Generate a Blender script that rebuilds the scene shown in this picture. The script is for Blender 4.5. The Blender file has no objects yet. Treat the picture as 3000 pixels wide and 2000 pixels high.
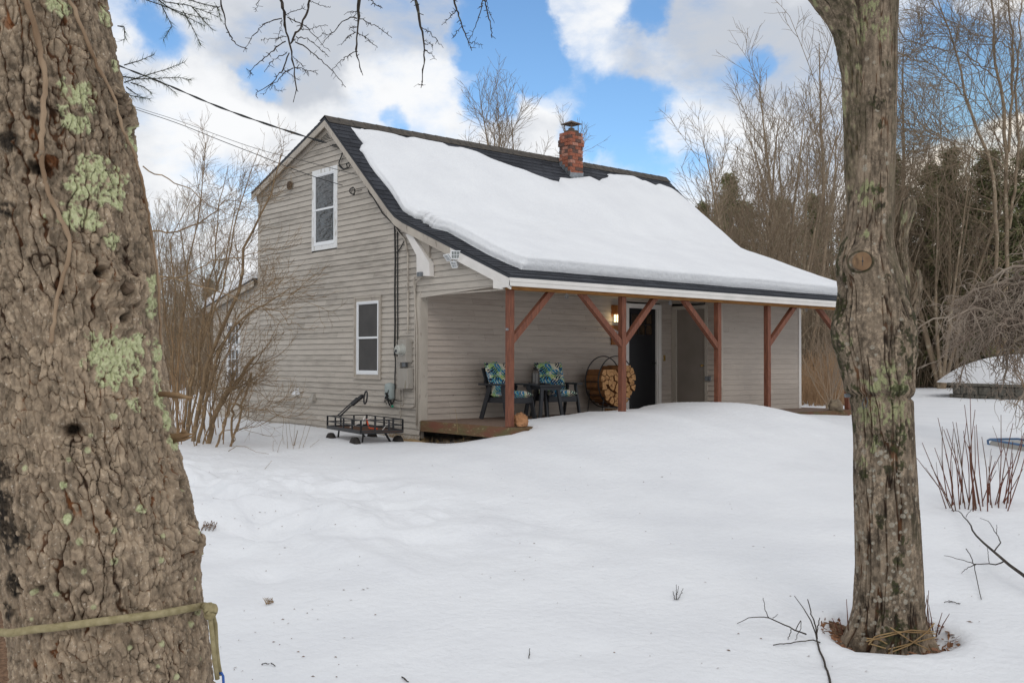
import bpy, math, random
import numpy as np
from mathutils import Vector

# ------------------------------------------------------------------ camera
CO = np.array([-9.8660, -11.4926, 0.9735])
FOC = 2999.05
_yaw, _pit, _rol = 0.7111, 0.0194, 0.0026
FW = np.array([math.sin(_yaw)*math.cos(_pit), math.cos(_yaw)*math.cos(_pit), math.sin(_pit)])
_r = np.array([math.cos(_yaw), -math.sin(_yaw), 0.0]); _u = np.cross(_r, FW)
RT = _r*math.cos(_rol)+_u*math.sin(_rol); UP = -_r*math.sin(_rol)+_u*math.cos(_rol)
sc = bpy.context.scene
COL = sc.collection
cd = bpy.data.cameras.new('camera'); cam = bpy.data.objects.new('camera', cd); COL.objects.link(cam)
cd.sensor_width = 36; cd.lens = 36*FOC/3000; cd.clip_end = 2000; cd.clip_start = 0.05
from mathutils import Matrix
cam.matrix_world = Matrix(((RT[0], UP[0], -FW[0], CO[0]), (RT[1], UP[1], -FW[1], CO[1]), (RT[2], UP[2], -FW[2], CO[2]), (0, 0, 0, 1)))
sc.camera = cam
cd.dof.use_dof = False

def ray(u, v): return FW+RT*(u-1500)/FOC-UP*(v-1000)/FOC
def X(u, v, x=0.0): d = ray(u, v); return CO+d*((x-CO[0])/d[0])
def Y(u, v, y): d = ray(u, v); return CO+d*((y-CO[1])/d[1])
def Zp(u, v, z): d = ray(u, v); return CO+d*((z-CO[2])/d[2])
def Dp(u, v, t): return CO+ray(u, v)*t
K = 3000/2352.

# ------------------------------------------------------------------ light
SUN_EL, SUN_AZ = 36, 214     # azimuth from +Y towards +X
w = bpy.data.worlds.new('World'); sc.world = w; w.use_nodes = True
sc.view_settings.view_transform = 'Standard'; sc.view_settings.look = 'None'
sc.view_settings.exposure = 0.05; sc.view_settings.gamma = 1
sd = bpy.data.lights.new('sun', 'SUN'); sd.energy = .55; sd.angle = math.radians(22); sd.color = (1, .95, .87)
so = bpy.data.objects.new('sun', sd); COL.objects.link(so)
_s = Vector((math.sin(math.radians(SUN_AZ))*math.cos(math.radians(SUN_EL)), math.cos(math.radians(SUN_AZ))*math.cos(math.radians(SUN_EL)), math.sin(math.radians(SUN_EL))))
so.rotation_euler = (-_s).to_track_quat('-Z', 'Y').to_euler(); so.location = (0, 0, 30)

nt = w.node_tree; N = nt.nodes; L = nt.links; N.clear()
def nn(t, **k):
    n = N.new(t)
    for a, b in k.items(): setattr(n, a, b)
    return n
def mth(op, a, b=None, clamp=False):
    n = nn('ShaderNodeMath', operation=op, use_clamp=clamp)
    for i, q in enumerate((a, b)):
        if q is None: continue
        if isinstance(q, (int, float)): n.inputs[i].default_value = q
        else: L.new(q, n.inputs[i])
    return n.outputs[0]
tc0 = nn('ShaderNodeTexCoord').outputs['Generated']
_w = nn('ShaderNodeTexNoise', noise_dimensions='4D'); L.new(tc0, _w.inputs['Vector']); _w.inputs['Scale'].default_value = 11; _w.inputs['Detail'].default_value = 9; _w.inputs['Roughness'].default_value = .55; _w.inputs['W'].default_value = 2.0
_s1 = nn('ShaderNodeVectorMath', operation='SUBTRACT'); L.new(_w.outputs['Color'], _s1.inputs[0]); _s1.inputs[1].default_value = (.5, .5, .5)
_s2 = nn('ShaderNodeVectorMath', operation='SCALE'); L.new(_s1.outputs[0], _s2.inputs[0]); _s2.inputs['Scale'].default_value = .12
_s3 = nn('ShaderNodeVectorMath', operation='ADD'); L.new(tc0, _s3.inputs[0]); L.new(_s2.outputs[0], _s3.inputs[1])
_s4 = nn('ShaderNodeVectorMath', operation='NORMALIZE'); L.new(_s3.outputs[0], _s4.inputs[0])
tc = _s4.outputs[0]
def blob(u, v, rad, pw=1.0):
    d = ray(u*K, v*K); d = d/np.linalg.norm(d)
    dp = nn('ShaderNodeVectorMath', operation='DOT_PRODUCT'); L.new(tc, dp.inputs[0]); dp.inputs[1].default_value = d
    mr = nn('ShaderNodeMapRange', interpolation_type='SMOOTHSTEP')
    mr.inputs[1].default_value = math.cos(math.atan(rad*K/FOC)); mr.inputs[2].default_value = 1.0
    mr.inputs[3].default_value = 0; mr.inputs[4].default_value = pw
    L.new(dp.outputs['Value'], mr.inputs[0]); return mr.outputs[0]
def total(lst):
    a = lst[0]
    for b in lst[1:]: a = mth('ADD', a, b)
    return a
HOLES = [(1150, 60, 130, 1.), (1130, 180, 110, 1), (1190, 120, 100, 1), (1120, 270, 70, .8), (1390, 235, 110, 1), (1330, 300, 80, .8), (1480, 235, 80, .8), (1440, 320, 100, .8), (1500, 15, 75, .9),
         (600, 170, 65, .8), (350, 95, 90, .8), (1260, 180, 90, .6), (1720, 148, 55, .7), (2200, 170, 140, 1.), (2290, 120, 130, 1.), (2110, 240, 90, .7), (560, 410, 60, .35), (900, 300, 40, .5),
         (1480, 395, 80, .5), (1590, 390, 50, .4), (1060, 130, 60, .5), (1240, 5, 50, .8), (2180, 60, 60, .3)]
GREYS = [(830, 60, 230, 1.), (640, 60, 200, .9), (1010, 40, 160, .7), (1600, 130, 230, .9), (1750, 60, 230, .8), (1450, 150, 120, .5), (1930, 120, 200, .5), (520, 150, 140, .6), (700, 170, 120, .6), (1250, 330, 130, .25), (1820, 300, 160, .3)]
WHITES = [(1350, 60, 140, .7), (900, 210, 170, .8), (1230, 210, 90, .6), (480, 260, 160, .6), (1560, 200, 160, .5), (1650, 330, 200, .4), (2250, 330, 200, .6), (1300, 390, 130, .3)]
mapn = nn('ShaderNodeMapping'); mapn.inputs['Scale'].default_value = (1, 1, 1.7); L.new(tc0, mapn.inputs[0])
def noise(scale, det, rough, seed=0., dist=0.0):
    n = nn('ShaderNodeTexNoise', noise_dimensions='4D'); L.new(mapn.outputs[0], n.inputs['Vector'])
    n.inputs['Scale'].default_value = scale; n.inputs['Detail'].default_value = det; n.inputs['Roughness'].default_value = rough
    n.inputs['W'].default_value = seed; n.inputs['Distortion'].default_value = dist
    return n.outputs[0]
n1 = noise(7, 11, .62, 3.1, .25); n2 = noise(3.2, 6, .5, 8.4)
hs = mth('MULTIPLY', total([blob(*h) for h in HOLES]), 1.05)
cov = mth('ADD', mth('MULTIPLY', mth('SUBTRACT', n1, .5), 3.4), .62)
cov = mth('ADD', cov, mth('MULTIPLY', mth('SUBTRACT', n2, .5), .5))
cov = mth('SUBTRACT', cov, hs)
cm = nn('ShaderNodeMapRange', interpolation_type='SMOOTHSTEP'); cm.inputs[1].default_value = -.42; cm.inputs[2].default_value = .78; L.new(cov, cm.inputs[0])
sk = nn('ShaderNodeTexSky', sky_type='NISHITA', sun_disc=False, sun_elevation=math.radians(SUN_EL), sun_rotation=math.radians(SUN_AZ), altitude=200, air_density=1.0, dust_density=.2, ozone_density=2.0)
skm = nn('ShaderNodeMix', data_type='RGBA', blend_type='MULTIPLY'); skm.inputs[0].default_value = 1
L.new(sk.outputs[0], skm.inputs[6]); skm.inputs[7].default_value = (.102, .126, .142, 1)
gs = mth('SUBTRACT', mth('MULTIPLY', total([blob(*h) for h in GREYS]), .62), mth('MULTIPLY', total([blob(*h) for h in WHITES]), .65))
n3 = noise(9, 8, .6, 21.)
shd = mth('ADD', mth('ADD', gs, mth('MULTIPLY', mth('SUBTRACT', n3, .5), 1.9)), .30)
cr = nn('ShaderNodeValToRGB'); cr.color_ramp.interpolation = 'EASE'
cr.color_ramp.elements[0].position = 0.0; cr.color_ramp.elements[0].color = (.93, .94, .955, 1)
cr.color_ramp.elements[1].position = 1.0; cr.color_ramp.elements[1].color = (.56, .595, .655, 1)
L.new(shd, cr.inputs[0])
mx = nn('ShaderNodeMix', data_type='RGBA'); L.new(cm.outputs[0], mx.inputs[0]); L.new(skm.outputs[2], mx.inputs[6]); L.new(cr.outputs[0], mx.inputs[7])
# warm light low in the sky near the hidden sun
wm = nn('ShaderNodeMix', data_type='RGBA', blend_type='MULTIPLY'); L.new(blob(2330, 360, 420, 1), wm.inputs[0]); L.new(mx.outputs[2], wm.inputs[6]); wm.inputs[7].default_value = (1.12, .98, .8, 1)
bg = nn('ShaderNodeBackground'); bg.inputs[1].default_value = 1.0; L.new(wm.outputs[2], bg.inputs[0])
wo = nn('ShaderNodeOutputWorld'); L.new(bg.outputs[0], wo.inputs[0])

# ------------------------------------------------------------------ helpers
def material(name, c, rough=.7, metal=0, c2=None, scale=5, stretch=(1, 1, 1), det=6, lo=.35, hi=.65, bump=0, bscale=None, spec=.3, c3=None, scale3=20, lo3=.55, hi3=.7, bstretch=None, dist=0.):
    m = bpy.data.materials.new(name); m.use_nodes = True
    t = m.node_tree; b = t.nodes['Principled BSDF']; l = t.links
    b.inputs['Roughness'].default_value = rough; b.inputs['Metallic'].default_value = metal
    b.inputs['Specular IOR Level'].default_value = spec
    b.inputs['Base Color'].default_value = (*c, 1)
    tcn = t.nodes.new('ShaderNodeTexCoord')
    def nz(sc_, st, lo_, hi_):
        mp = t.nodes.new('ShaderNodeMapping'); mp.inputs['Scale'].default_value = st; l.new(tcn.outputs['Object'], mp.inputs[0])
        n = t.nodes.new('ShaderNodeTexNoise'); n.inputs['Scale'].default_value = sc_; n.inputs['Detail'].default_value = det; n.inputs['Distortion'].default_value = dist
        l.new(mp.outputs[0], n.inputs['Vector'])
        r = t.nodes.new('ShaderNodeMapRange'); r.inputs[1].default_value = lo_; r.inputs[2].default_value = hi_; l.new(n.outputs[0], r.inputs[0])
        return r.outputs[0], n.outputs[0]
    if c2:
        f, _ = nz(scale, stretch, lo, hi)
        x = t.nodes.new('ShaderNodeMix'); x.data_type = 'RGBA'; x.inputs[6].default_value = (*c, 1); x.inputs[7].default_value = (*c2, 1); l.new(f, x.inputs[0])
        out = x.outputs[2]
        if c3:
            f3, _ = nz(scale3, stretch, lo3, hi3)
            y = t.nodes.new('ShaderNodeMix'); y.data_type = 'RGBA'; l.new(out, y.inputs[6]); y.inputs[7].default_value = (*c3, 1); l.new(f3, y.inputs[0]); out = y.outputs[2]
        l.new(out, b.inputs['Base Color'])
    if bump:
        _, raw = nz(bscale or scale, bstretch or stretch, .3, .7)
        bp = t.nodes.new('ShaderNodeBump'); bp.inputs['Strength'].default_value = 1; bp.inputs['Distance'].default_value = bump; l.new(raw, bp.inputs['Height']); l.new(bp.outputs[0], b.inputs['Normal'])
    return m

def meshobj(name, V, F, m, parent=None, smooth=False, mi=None, mats=None):
    me = bpy.data.meshes.new(name)
    V = np.asarray(V, dtype=np.float32)
    if isinstance(F, np.ndarray):
        n, k = F.shape
        me.vertices.add(len(V)); me.vertices.foreach_set('co', V.ravel())
        me.loops.add(n*k); me.loops.foreach_set('vertex_index', F.astype(np.int32).ravel())
        me.polygons.add(n); me.polygons.foreach_set('loop_start', np.arange(0, n*k, k, dtype=np.int32))
        me.update(calc_edges=True); me.validate()
    else:
        me.from_pydata(V.tolist(), [], F); me.update()
    if mats:
        for q in mats: me.materials.append(q)
        if mi is not None: me.polygons.foreach_set('material_index', np.asarray(mi, dtype=np.int32))
    else: me.materials.append(m)
    if smooth: me.polygons.foreach_set('use_smooth', np.ones(len(me.polygons), dtype=bool))
    o = bpy.data.objects.new(name, me); COL.objects.link(o)
    if parent is not None: o.parent = parent; 
    return o

def tag(o, label, cat, group=None, kind=None):
    if label: o['label'] = label
    if cat: o['category'] = cat
    if group: o['group'] = group
    if kind: o['kind'] = kind
    return o
def empty(name, label, cat, loc=(0, 0, 0), group=None):
    o = bpy.data.objects.new(name, None); COL.objects.link(o); o.location = loc; o.empty_display_size = .2
    return tag(o, label, cat, group)

class MB:
    def __init__(s): s.v = []; s.f = []; s.m = []
    def add(s, vs, fs, mi=0):
        b = len(s.v); s.v += [tuple(map(float, q)) for q in vs]; s.f += [tuple(i+b for i in f) for f in fs]; s.m += [mi]*len(fs); return s
    def hexa(s, p, mi=0):  # p: 8 points, bottom 4 ccw, top 4
        return s.add(p, [(3, 2, 1, 0), (4, 5, 6, 7), (0, 1, 5, 4), (1, 2, 6, 5), (2, 3, 7, 6), (3, 0, 4, 7)], mi)
    def box(s, a, b, mi=0):
        x0, y0, z0 = a; x1, y1, z1 = b
        return s.hexa([(x0, y0, z0), (x1, y0, z0), (x1, y1, z0), (x0, y1, z0), (x0, y0, z1), (x1, y0, z1), (x1, y1, z1), (x0, y1, z1)], mi)
    def beam(s, a, b, w_, h_, up=(0, 0, 1), mi=0):
        a = np.array(a, float); b = np.array(b, float); d = b-a; d /= np.linalg.norm(d); up = np.array(up, float)
        if np.linalg.norm(np.cross(d, up)) < 1e-6: up = np.array((1., 0, 0))
        r = np.cross(d, up); r /= np.linalg.norm(r); u = np.cross(r, d)
        r = r*w_/2; u = u*h_/2
        return s.hexa([a-r-u, a+r-u, a+r+u, a-r+u, b-r-u, b+r-u, b+r+u, b-r+u], mi)
    def prism(s, poly, ex, mi=0):
        n = len(poly); ex = np.array(ex, float); p = [np.array(q, float) for q in poly]
        vs = p+[q+ex for q in p]
        return s.add(vs, [tuple(range(n))[::-1], tuple(range(n, 2*n))]+[(i, (i+1) % n, n+(i+1) % n, n+i) for i in range(n)], mi)
    def tube(s, pts, rad, n=8, mi=0, cap=True):
        pts = [np.array(q, float) for q in pts]
        if not hasattr(rad, '__len__'): rad = [rad]*len(pts)
        b = len(s.v); prev = None
        for i, p in enumerate(pts):
            d = pts[min(i+1, len(pts)-1)]-pts[max(i-1, 0)]; d = d/(np.linalg.norm(d)+1e-9)
            if prev is None:
                a = np.cross(d, (0, 0, 1.)) if abs(d[2]) < .9 else np.cross(d, (1., 0, 0))
            else: a = prev-d*(prev@d)
            a = a/(np.linalg.norm(a)+1e-9); prev = a; c = np.cross(d, a)
            for k in range(n):
                t = 2*math.pi*k/n; s.v.append(tuple(p+(a*math.cos(t)+c*math.sin(t))*rad[i]))
        m = len(pts)
        for i in range(m-1):
            for k in range(n):
                s.f.append((b+i*n+k, b+i*n+(k+1) % n, b+(i+1)*n+(k+1) % n, b+(i+1)*n+k)); s.m.append(mi)
        if cap:
            s.f.append(tuple(b+k for k in range(n))[::-1]); s.f.append(tuple(b+(m-1)*n+k for k in range(n))); s.m += [mi, mi]
        return s
    def lathe(s, prof, c, ax=(0, 0, 1), n=20, mi=0):  # prof: (r,h)
        ax = np.array(ax, float); ax /= np.linalg.norm(ax); a = np.cross(ax, (1., 0, 0)) if abs(ax[0]) < .9 else np.cross(ax, (0, 1., 0)); a /= np.linalg.norm(a); d = np.cross(ax, a); c = np.array(c, float)
        b = len(s.v)
        for r, h in prof:
            for k in range(n):
                t = 2*math.pi*k/n; s.v.append(tuple(c+ax*h+(a*math.cos(t)+d*math.sin(t))*r))
        for i in range(len(prof)-1):
            for k in range(n):
                s.f.append((b+i*n+k, b+i*n+(k+1) % n, b+(i+1)*n+(k+1) % n, b+(i+1)*n+k)); s.m.append(mi)
        s.f.append(tuple(b+k for k in range(n))[::-1]); s.f.append(tuple(b+(len(prof)-1)*n+k for k in range(n))); s.m += [mi, mi]
        return s
    def torus(s, c, R_, r, ax, n=40, k=8, mi=0, a0=0, a1=2*math.pi):
        ax = np.array(ax, float); ax /= np.linalg.norm(ax); a = np.cross(ax, (0, 0, 1.)) if abs(ax[2]) < .9 else np.array((1., 0, 0)); a /= np.linalg.norm(a); d = np.cross(ax, a)
        pts = [np.array(c)+(a*math.cos(a0+(a1-a0)*i/n)+d*math.sin(a0+(a1-a0)*i/n))*R_ for i in range(n+1)]
        return s.tube(pts, r, k, mi)
    def build(s, name, m, parent=None, smooth=False, bev=0):
        mats = m if isinstance(m, list) else None
        o = meshobj(name, s.v, s.f, None if mats else m, parent, smooth, s.m if mats else None, mats)
        if bev:
            mod = o.modifiers.new('b', 'BEVEL'); mod.width = bev; mod.segments = 2; mod.limit_method = 'ANGLE'
        return o

def hsh(*a):
    h = np.zeros_like(a[0], dtype=np.uint64)
    for i, q in enumerate(a):
        h = (h ^ (q.astype(np.int64).astype(np.uint64)*np.uint64([73856093, 19349663, 83492791, 2654435761][i]))) * np.uint64(0x9E3779B97F4A7C15)
        h ^= (h >> np.uint64(29))
    return (h & np.uint64(0xFFFFFF)).astype(np.float64)/0xFFFFFF
def vnoise(x, y, z, seed=0):
    x, y, z = np.broadcast_arrays(np.asarray(x, float), np.asarray(y, float), np.asarray(z, float))
    xi, yi, zi = np.floor(x), np.floor(y), np.floor(z); fx, fy, fz = x-xi, y-yi, z-zi
    fx, fy, fz = [q*q*(3-2*q) for q in (fx, fy, fz)]
    r = 0
    sd_ = np.full(x.shape, seed)
    for a in (0, 1):
        for b in (0, 1):
            for c in (0, 1):
                r = r+hsh(xi+a, yi+b, zi+c, sd_)*(fx if a else 1-fx)*(fy if b else 1-fy)*(fz if c else 1-fz)
    return r*2-1
def fbm(x, y, z=0., o=4, seed=0):
    r = 0; a = 1.; t = 0
    for i in range(o):
        r = r+a*vnoise(np.asarray(x)*2**i, np.asarray(y)*2**i, np.asarray(z)*2**i+np.zeros_like(np.asarray(x, float)), seed+i); t += a; a *= .5
    return r/t
def sstep(a, b, x):
    t = np.clip((np.asarray(x, float)-a)/(b-a), 0, 1); return t*t*(3-2*t)
def voro(u, v, NU, seed):
    """2D voronoi, u wraps with period NU; returns distance-to-edge approx (f2-f1) and cell random"""
    ui, vi = np.floor(u), np.floor(v)
    d1 = np.full(u.shape, 9.); d2 = np.full(u.shape, 9.); rid = np.zeros(u.shape)
    sd_ = np.full(u.shape, seed)
    for a in (-1, 0, 1):
        for b in (-1, 0, 1):
            cu = ui+a; cv = vi+b; cw = np.mod(cu, NU)
            px = cu+.15+.7*hsh(cw, cv, sd_); py = cv+.15+.7*hsh(cw, cv, sd_+1); rr = hsh(cw, cv, sd_+2)
            d = np.hypot(u-px, v-py)
            m = d < d1
            d2 = np.where(m, d1, np.minimum(d2, d)); rid = np.where(m, rr, rid); d1 = np.where(m, d, d1)
    return d2-d1, rid, d1

def tubes_arrays(P, Rr, sides=3):
    """P: (n,k,3) polylines, Rr: (n,k) radii"""
    n, k, _ = P.shape
    T = np.empty_like(P); T[:, 1:-1] = P[:, 2:]-P[:, :-2]; T[:, 0] = P[:, 1]-P[:, 0]; T[:, -1] = P[:, -1]-P[:, -2]
    T /= np.linalg.norm(T, axis=2, keepdims=True)+1e-9
    ref = np.where(np.abs(T[:, :1, 2:3]) < .8, np.array([0, 0, 1.]), np.array([1., 0, 0]))
    A = np.cross(T, np.broadcast_to(ref, T.shape)); A /= np.linalg.norm(A, axis=2, keepdims=True)+1e-9
    B = np.cross(T, A)
    th = np.arange(sides)*2*math.pi/sides
    V = P[:, :, None, :]+(A[:, :, None, :]*np.cos(th)[None, None, :, None]+B[:, :, None, :]*np.sin(th)[None, None, :, None])*Rr[:, :, None, None]
    idx = np.arange(n*k*sides).reshape(n, k, sides)
    a = idx[:, :-1, :]; b = np.roll(a, -1, axis=2); c = idx[:, 1:, :]; d = np.roll(c, -1, axis=2)
    F = np.stack([a, b, d, c], axis=-1).reshape(-1, 4)
    return V.reshape(-1, 3), F
def resample(pts, rad, k):
    pts = np.asarray(pts, float); rad = np.asarray(rad, float)
    if pts.shape[0] == k: return pts, rad
    s = np.r_[0, np.cumsum(np.linalg.norm(np.diff(pts, axis=0), axis=1))]; t = np.linspace(0, s[-1], k)
    return np.stack([np.interp(t, s, pts[:, i]) for i in range(pts.shape[1])], 1), np.interp(t, s, rad)
def tubes_obj(name, lst, m, parent=None, k=6, sides=3, smooth=True):
    P, Rr = zip(*[resample(a, b, k) for a, b in lst])
    V, F = tubes_arrays(np.array(P), np.array(Rr), sides)
    return meshobj(name, V, F, m, parent, smooth)

exec_rng = np.random.default_rng(7)
def nrm(v): return v/(np.linalg.norm(v)+1e-9)
def curve(rng, p, d, ln, r0, r1, k=6, wig=.12, trop=(0, 0, .1)):
    pts = [np.array(p, float)]; d = nrm(np.array(d, float)); trop = np.array(trop)
    for i in range(k-1):
        d = nrm(d+rng.normal(0, wig, 3)+trop); pts.append(pts[-1]+d*ln/(k-1))
    return np.array(pts), np.linspace(r0, r1, k)
def sprout(rng, pts, rad, n, ln, ang, tmin=.25, rf=.55, wig=.12, trop=(0, 0, .08), k=6, lnvar=.4, tip=.25, rmin=.002):
    """n children along polyline"""
    out = []
    L_ = len(pts)-1
    for i in range(n):
        t = tmin+(1-tmin)*((i+rng.random())/n); f = t*L_; a = min(int(f), L_-1); q = f-a
        p = pts[a]*(1-q)+pts[a+1]*q; r = rad[a]*(1-q)+rad[a+1]*q; d = nrm(pts[a+1]-pts[a])
        s = nrm(np.cross(d, rng.normal(0, 1, 3))); an = math.radians(ang*(1+rng.normal(0, .25)))
        dd = d*math.cos(an)+s*math.sin(an)
        l_ = ln*(1-.55*(t-tmin)/(1-tmin+1e-6))*(1+lnvar*(rng.random()-.5)*2)
        r0 = max(r*rf, rmin)
        out.append(curve(rng, p, dd, l_, r0, max(r0*tip, rmin*.6), k, wig, trop))
    return out

# ------------------------------------------------------------------ materials
M = {}
M['snow'] = material('snow', (.76, .765, .78), .55, c2=(.81, .815, .825), scale=1.2, bump=.016, bscale=13, spec=.2, det=9)
M['litter'] = material('needle_litter', (.12, .065, .035), .95, c2=(.24, .14, .08), scale=40, c3=(.08, .05, .03), scale3=90, bump=.02, bscale=60)
M['white'] = material('white_paint', (.74, .70, .66), .5, c2=(.66, .63, .59), scale=3, bump=.001, bscale=30)
M['whitew'] = material('white_vinyl', (.78, .79, .80), .45)
M['chipwhite'] = material('peeling_white_paint', (.74, .74, .73), .6, c2=(.50, .48, .44), scale=14, lo=.56, hi=.64, stretch=(1, 1, .35), det=8)
M['trim'] = material('beige_trim', (.47, .42, .355), .7, c2=(.38, .335, .285), scale=4, stretch=(1, 1, .4), det=8, c3=(.22, .19, .16), scale3=18, lo3=.62, hi3=.75)
M['redwood'] = material('red_stained_wood', (.215, .08, .045), .65, c2=(.125, .046, .028), scale=5, stretch=(8, 8, 1.), det=8, c3=(.34, .17, .12), scale3=9, lo3=.66, hi3=.78, bump=.002, bscale=30, bstretch=(6, 6, .6))
M['gold'] = material('treated_lumber', (.36, .17, .045), .7, c2=(.22, .095, .025), scale=5, stretch=(1, 8, 8), det=8, c3=(.08, .04, .02), scale3=9, lo3=.68, hi3=.74)
M['rim'] = material('weathered_rim_board', (.16, .065, .04), .85, c2=(.12, .10, .045), scale=3, det=9, stretch=(1, 1, 3), c3=(.30, .24, .13), scale3=14, lo3=.6, hi3=.72, bump=.004, bscale=20)
M['deck'] = material('weathered_deck_boards', (.20, .135, .10), .85, c2=(.14, .095, .07), scale=4, stretch=(1, 9, 1), det=8, c3=(.27, .21, .16), scale3=9)
M['black'] = material('black_metal', (.012, .012, .014), .45, spec=.5)
M['charcoal'] = material('charcoal_resin', (.022, .023, .027), .5, c2=(.03, .032, .037), scale=20, spec=.4)
M['cable'] = material('cable_rubber', (.02, .02, .02), .6)
M['greybox'] = material('painted_grey_metal', (.37, .34, .30), .55, c2=(.32, .29, .25), scale=6, c3=(.16, .13, .07), scale3=5, lo3=.60, hi3=.72, stretch=(1, 1, .4))
M['galv'] = material('galvanised_flashing', (.30, .32, .34), .45, .5, c2=(.16, .17, .18), scale=10, det=8)
M['teal'] = material('grey_green_plastic', (.30, .34, .33), .5)
M['brick1'] = material('red_brick', (.33, .12, .07), .9, c2=(.25, .08, .05), scale=25, bump=.003, bscale=50)
M['brick2'] = material('dark_brick', (.14, .08, .062), .9, c2=(.09, .055, .048), scale=25, bump=.003)
M['brick3'] = material('pink_brick', (.43, .22, .16), .9, c2=(.30, .13, .09), scale=25, bump=.003)
M['mortar'] = material('mortar', (.36, .30, .24), .95, c2=(.28, .22, .18), scale=30)
M['rustcap'] = material('rusty_cap_metal', (.17, .12, .08), .6, .3, c2=(.10, .06, .04), scale=12)
M['tan'] = material('beige_door_paint', (.24, .205, .175), .55, c2=(.21, .18, .15), scale=3)
M['doorblk'] = material('black_door_paint', (.008, .008, .010), .35, spec=.4)
M['brass'] = material('brass', (.55, .36, .12), .35, .8)
M['endgrain'] = material('split_wood_end', (.58, .33, .15), .85, c2=(.42, .21, .085), scale=30, det=8, c3=(.17, .07, .03), scale3=15)
M['bark_log'] = material('log_side', (.26, .115, .04), .9, c2=(.16, .07, .03), scale=12, stretch=(1, 1, 1))
M['plank'] = material('stained_sign_plank', (.33, .13, .035), .6, c2=(.20, .07, .02), scale=6, stretch=(8, 8, 1))
M['stone'] = material('grey_wall_stone', (.17, .155, .13), .95, c2=(.10, .095, .08), scale=5, det=8, c3=(.23, .21, .17), scale3=12, bump=.01)
M['rock'] = material('tan_rock', (.30, .14, .06), .85, c2=(.42, .21, .10), scale=8, det=8, c3=(.12, .07, .04), scale3=14, bump=.01, bscale=20)
M['rock2'] = material('grey_brown_rock', (.15, .115, .08), .9, c2=(.23, .18, .12), scale=12, det=8, bump=.008, bscale=25)
M['rope'] = material('olive_rope', (.26, .215, .11), .9, c2=(.36, .30, .17), scale=60, stretch=(1, 1, 1), bump=.002, bscale=250)
M['blue'] = material('blue_cord', (.03, .10, .36), .5)
M['vine'] = material('vine_bark', (.34, .24, .155), .9, c2=(.19, .12, .07), scale=20, stretch=(1, 1, .3), det=8, bump=.002, bscale=60)
M['twigL'] = material('ochre_shrub_bark', (.27, .18, .10), .9, c2=(.16, .11, .065), scale=6, det=6, c3=(.37, .26, .15), scale3=14)
M['twigO'] = material('orange_brown_stem', (.33, .20, .10), .9, c2=(.22, .135, .07), scale=4)
M['twigD'] = material('dead_spruce_branch', (.062, .048, .038), .9, c2=(.035, .028, .022), scale=20, c3=(.13, .125, .09), scale3=35, lo3=.62, hi3=.72, bump=.002, bscale=120)
M['twigG'] = material('grey_brown_bark', (.28, .21, .14), .9, c2=(.17, .125, .085), scale=3, det=6, c3=(.40, .335, .24), scale3=6)
M['twigP'] = material('pale_weeping_bark', (.31, .255, .20), .9, c2=(.20, .15, .115), scale=3)
M['redstem'] = material('red_dogwood_bark', (.13, .03, .018), .6, c2=(.09, .045, .022), scale=6, stretch=(1, 1, .4))
M['brush'] = material('brown_brush', (.34, .26, .185), .95, c2=(.24, .185, .14), scale=.7, c3=(.42, .29, .19), scale3=1.5)
M['brushO'] = material('orange_grass', (.40, .26, .15), .95, c2=(.28, .17, .09), scale=1.5)
M['leafb'] = material('dead_leaf', (.22, .10, .05), .9, c2=(.11, .055, .03), scale=40, c3=(.36, .20, .11), scale3=60)
M['straw'] = material('dry_grass', (.36, .25, .12), .95, c2=(.24, .15, .07), scale=9)
M['needle'] = material('spruce_needles', (.06, .085, .035), .8, c2=(.09, .11, .045), scale=5)
M['conif'] = material('conifer_foliage', (.13, .155, .065), .9, c2=(.21, .215, .095), scale=.8, det=3, c3=(.31, .25, .14), scale3=2.2, lo3=.5, hi3=.65)
M['glassjar'] = material('dark_jar_glass', (.09, .08, .07), .12, spec=.6)
M['under'] = material('board_shadow_edge', (.10, .085, .07), .95)  # unpainted undersides, darkened to draw the shadow line beneath each clapboard
M['slate'] = material('slate_snowdark', (.04, .043, .05), .85)

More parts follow.
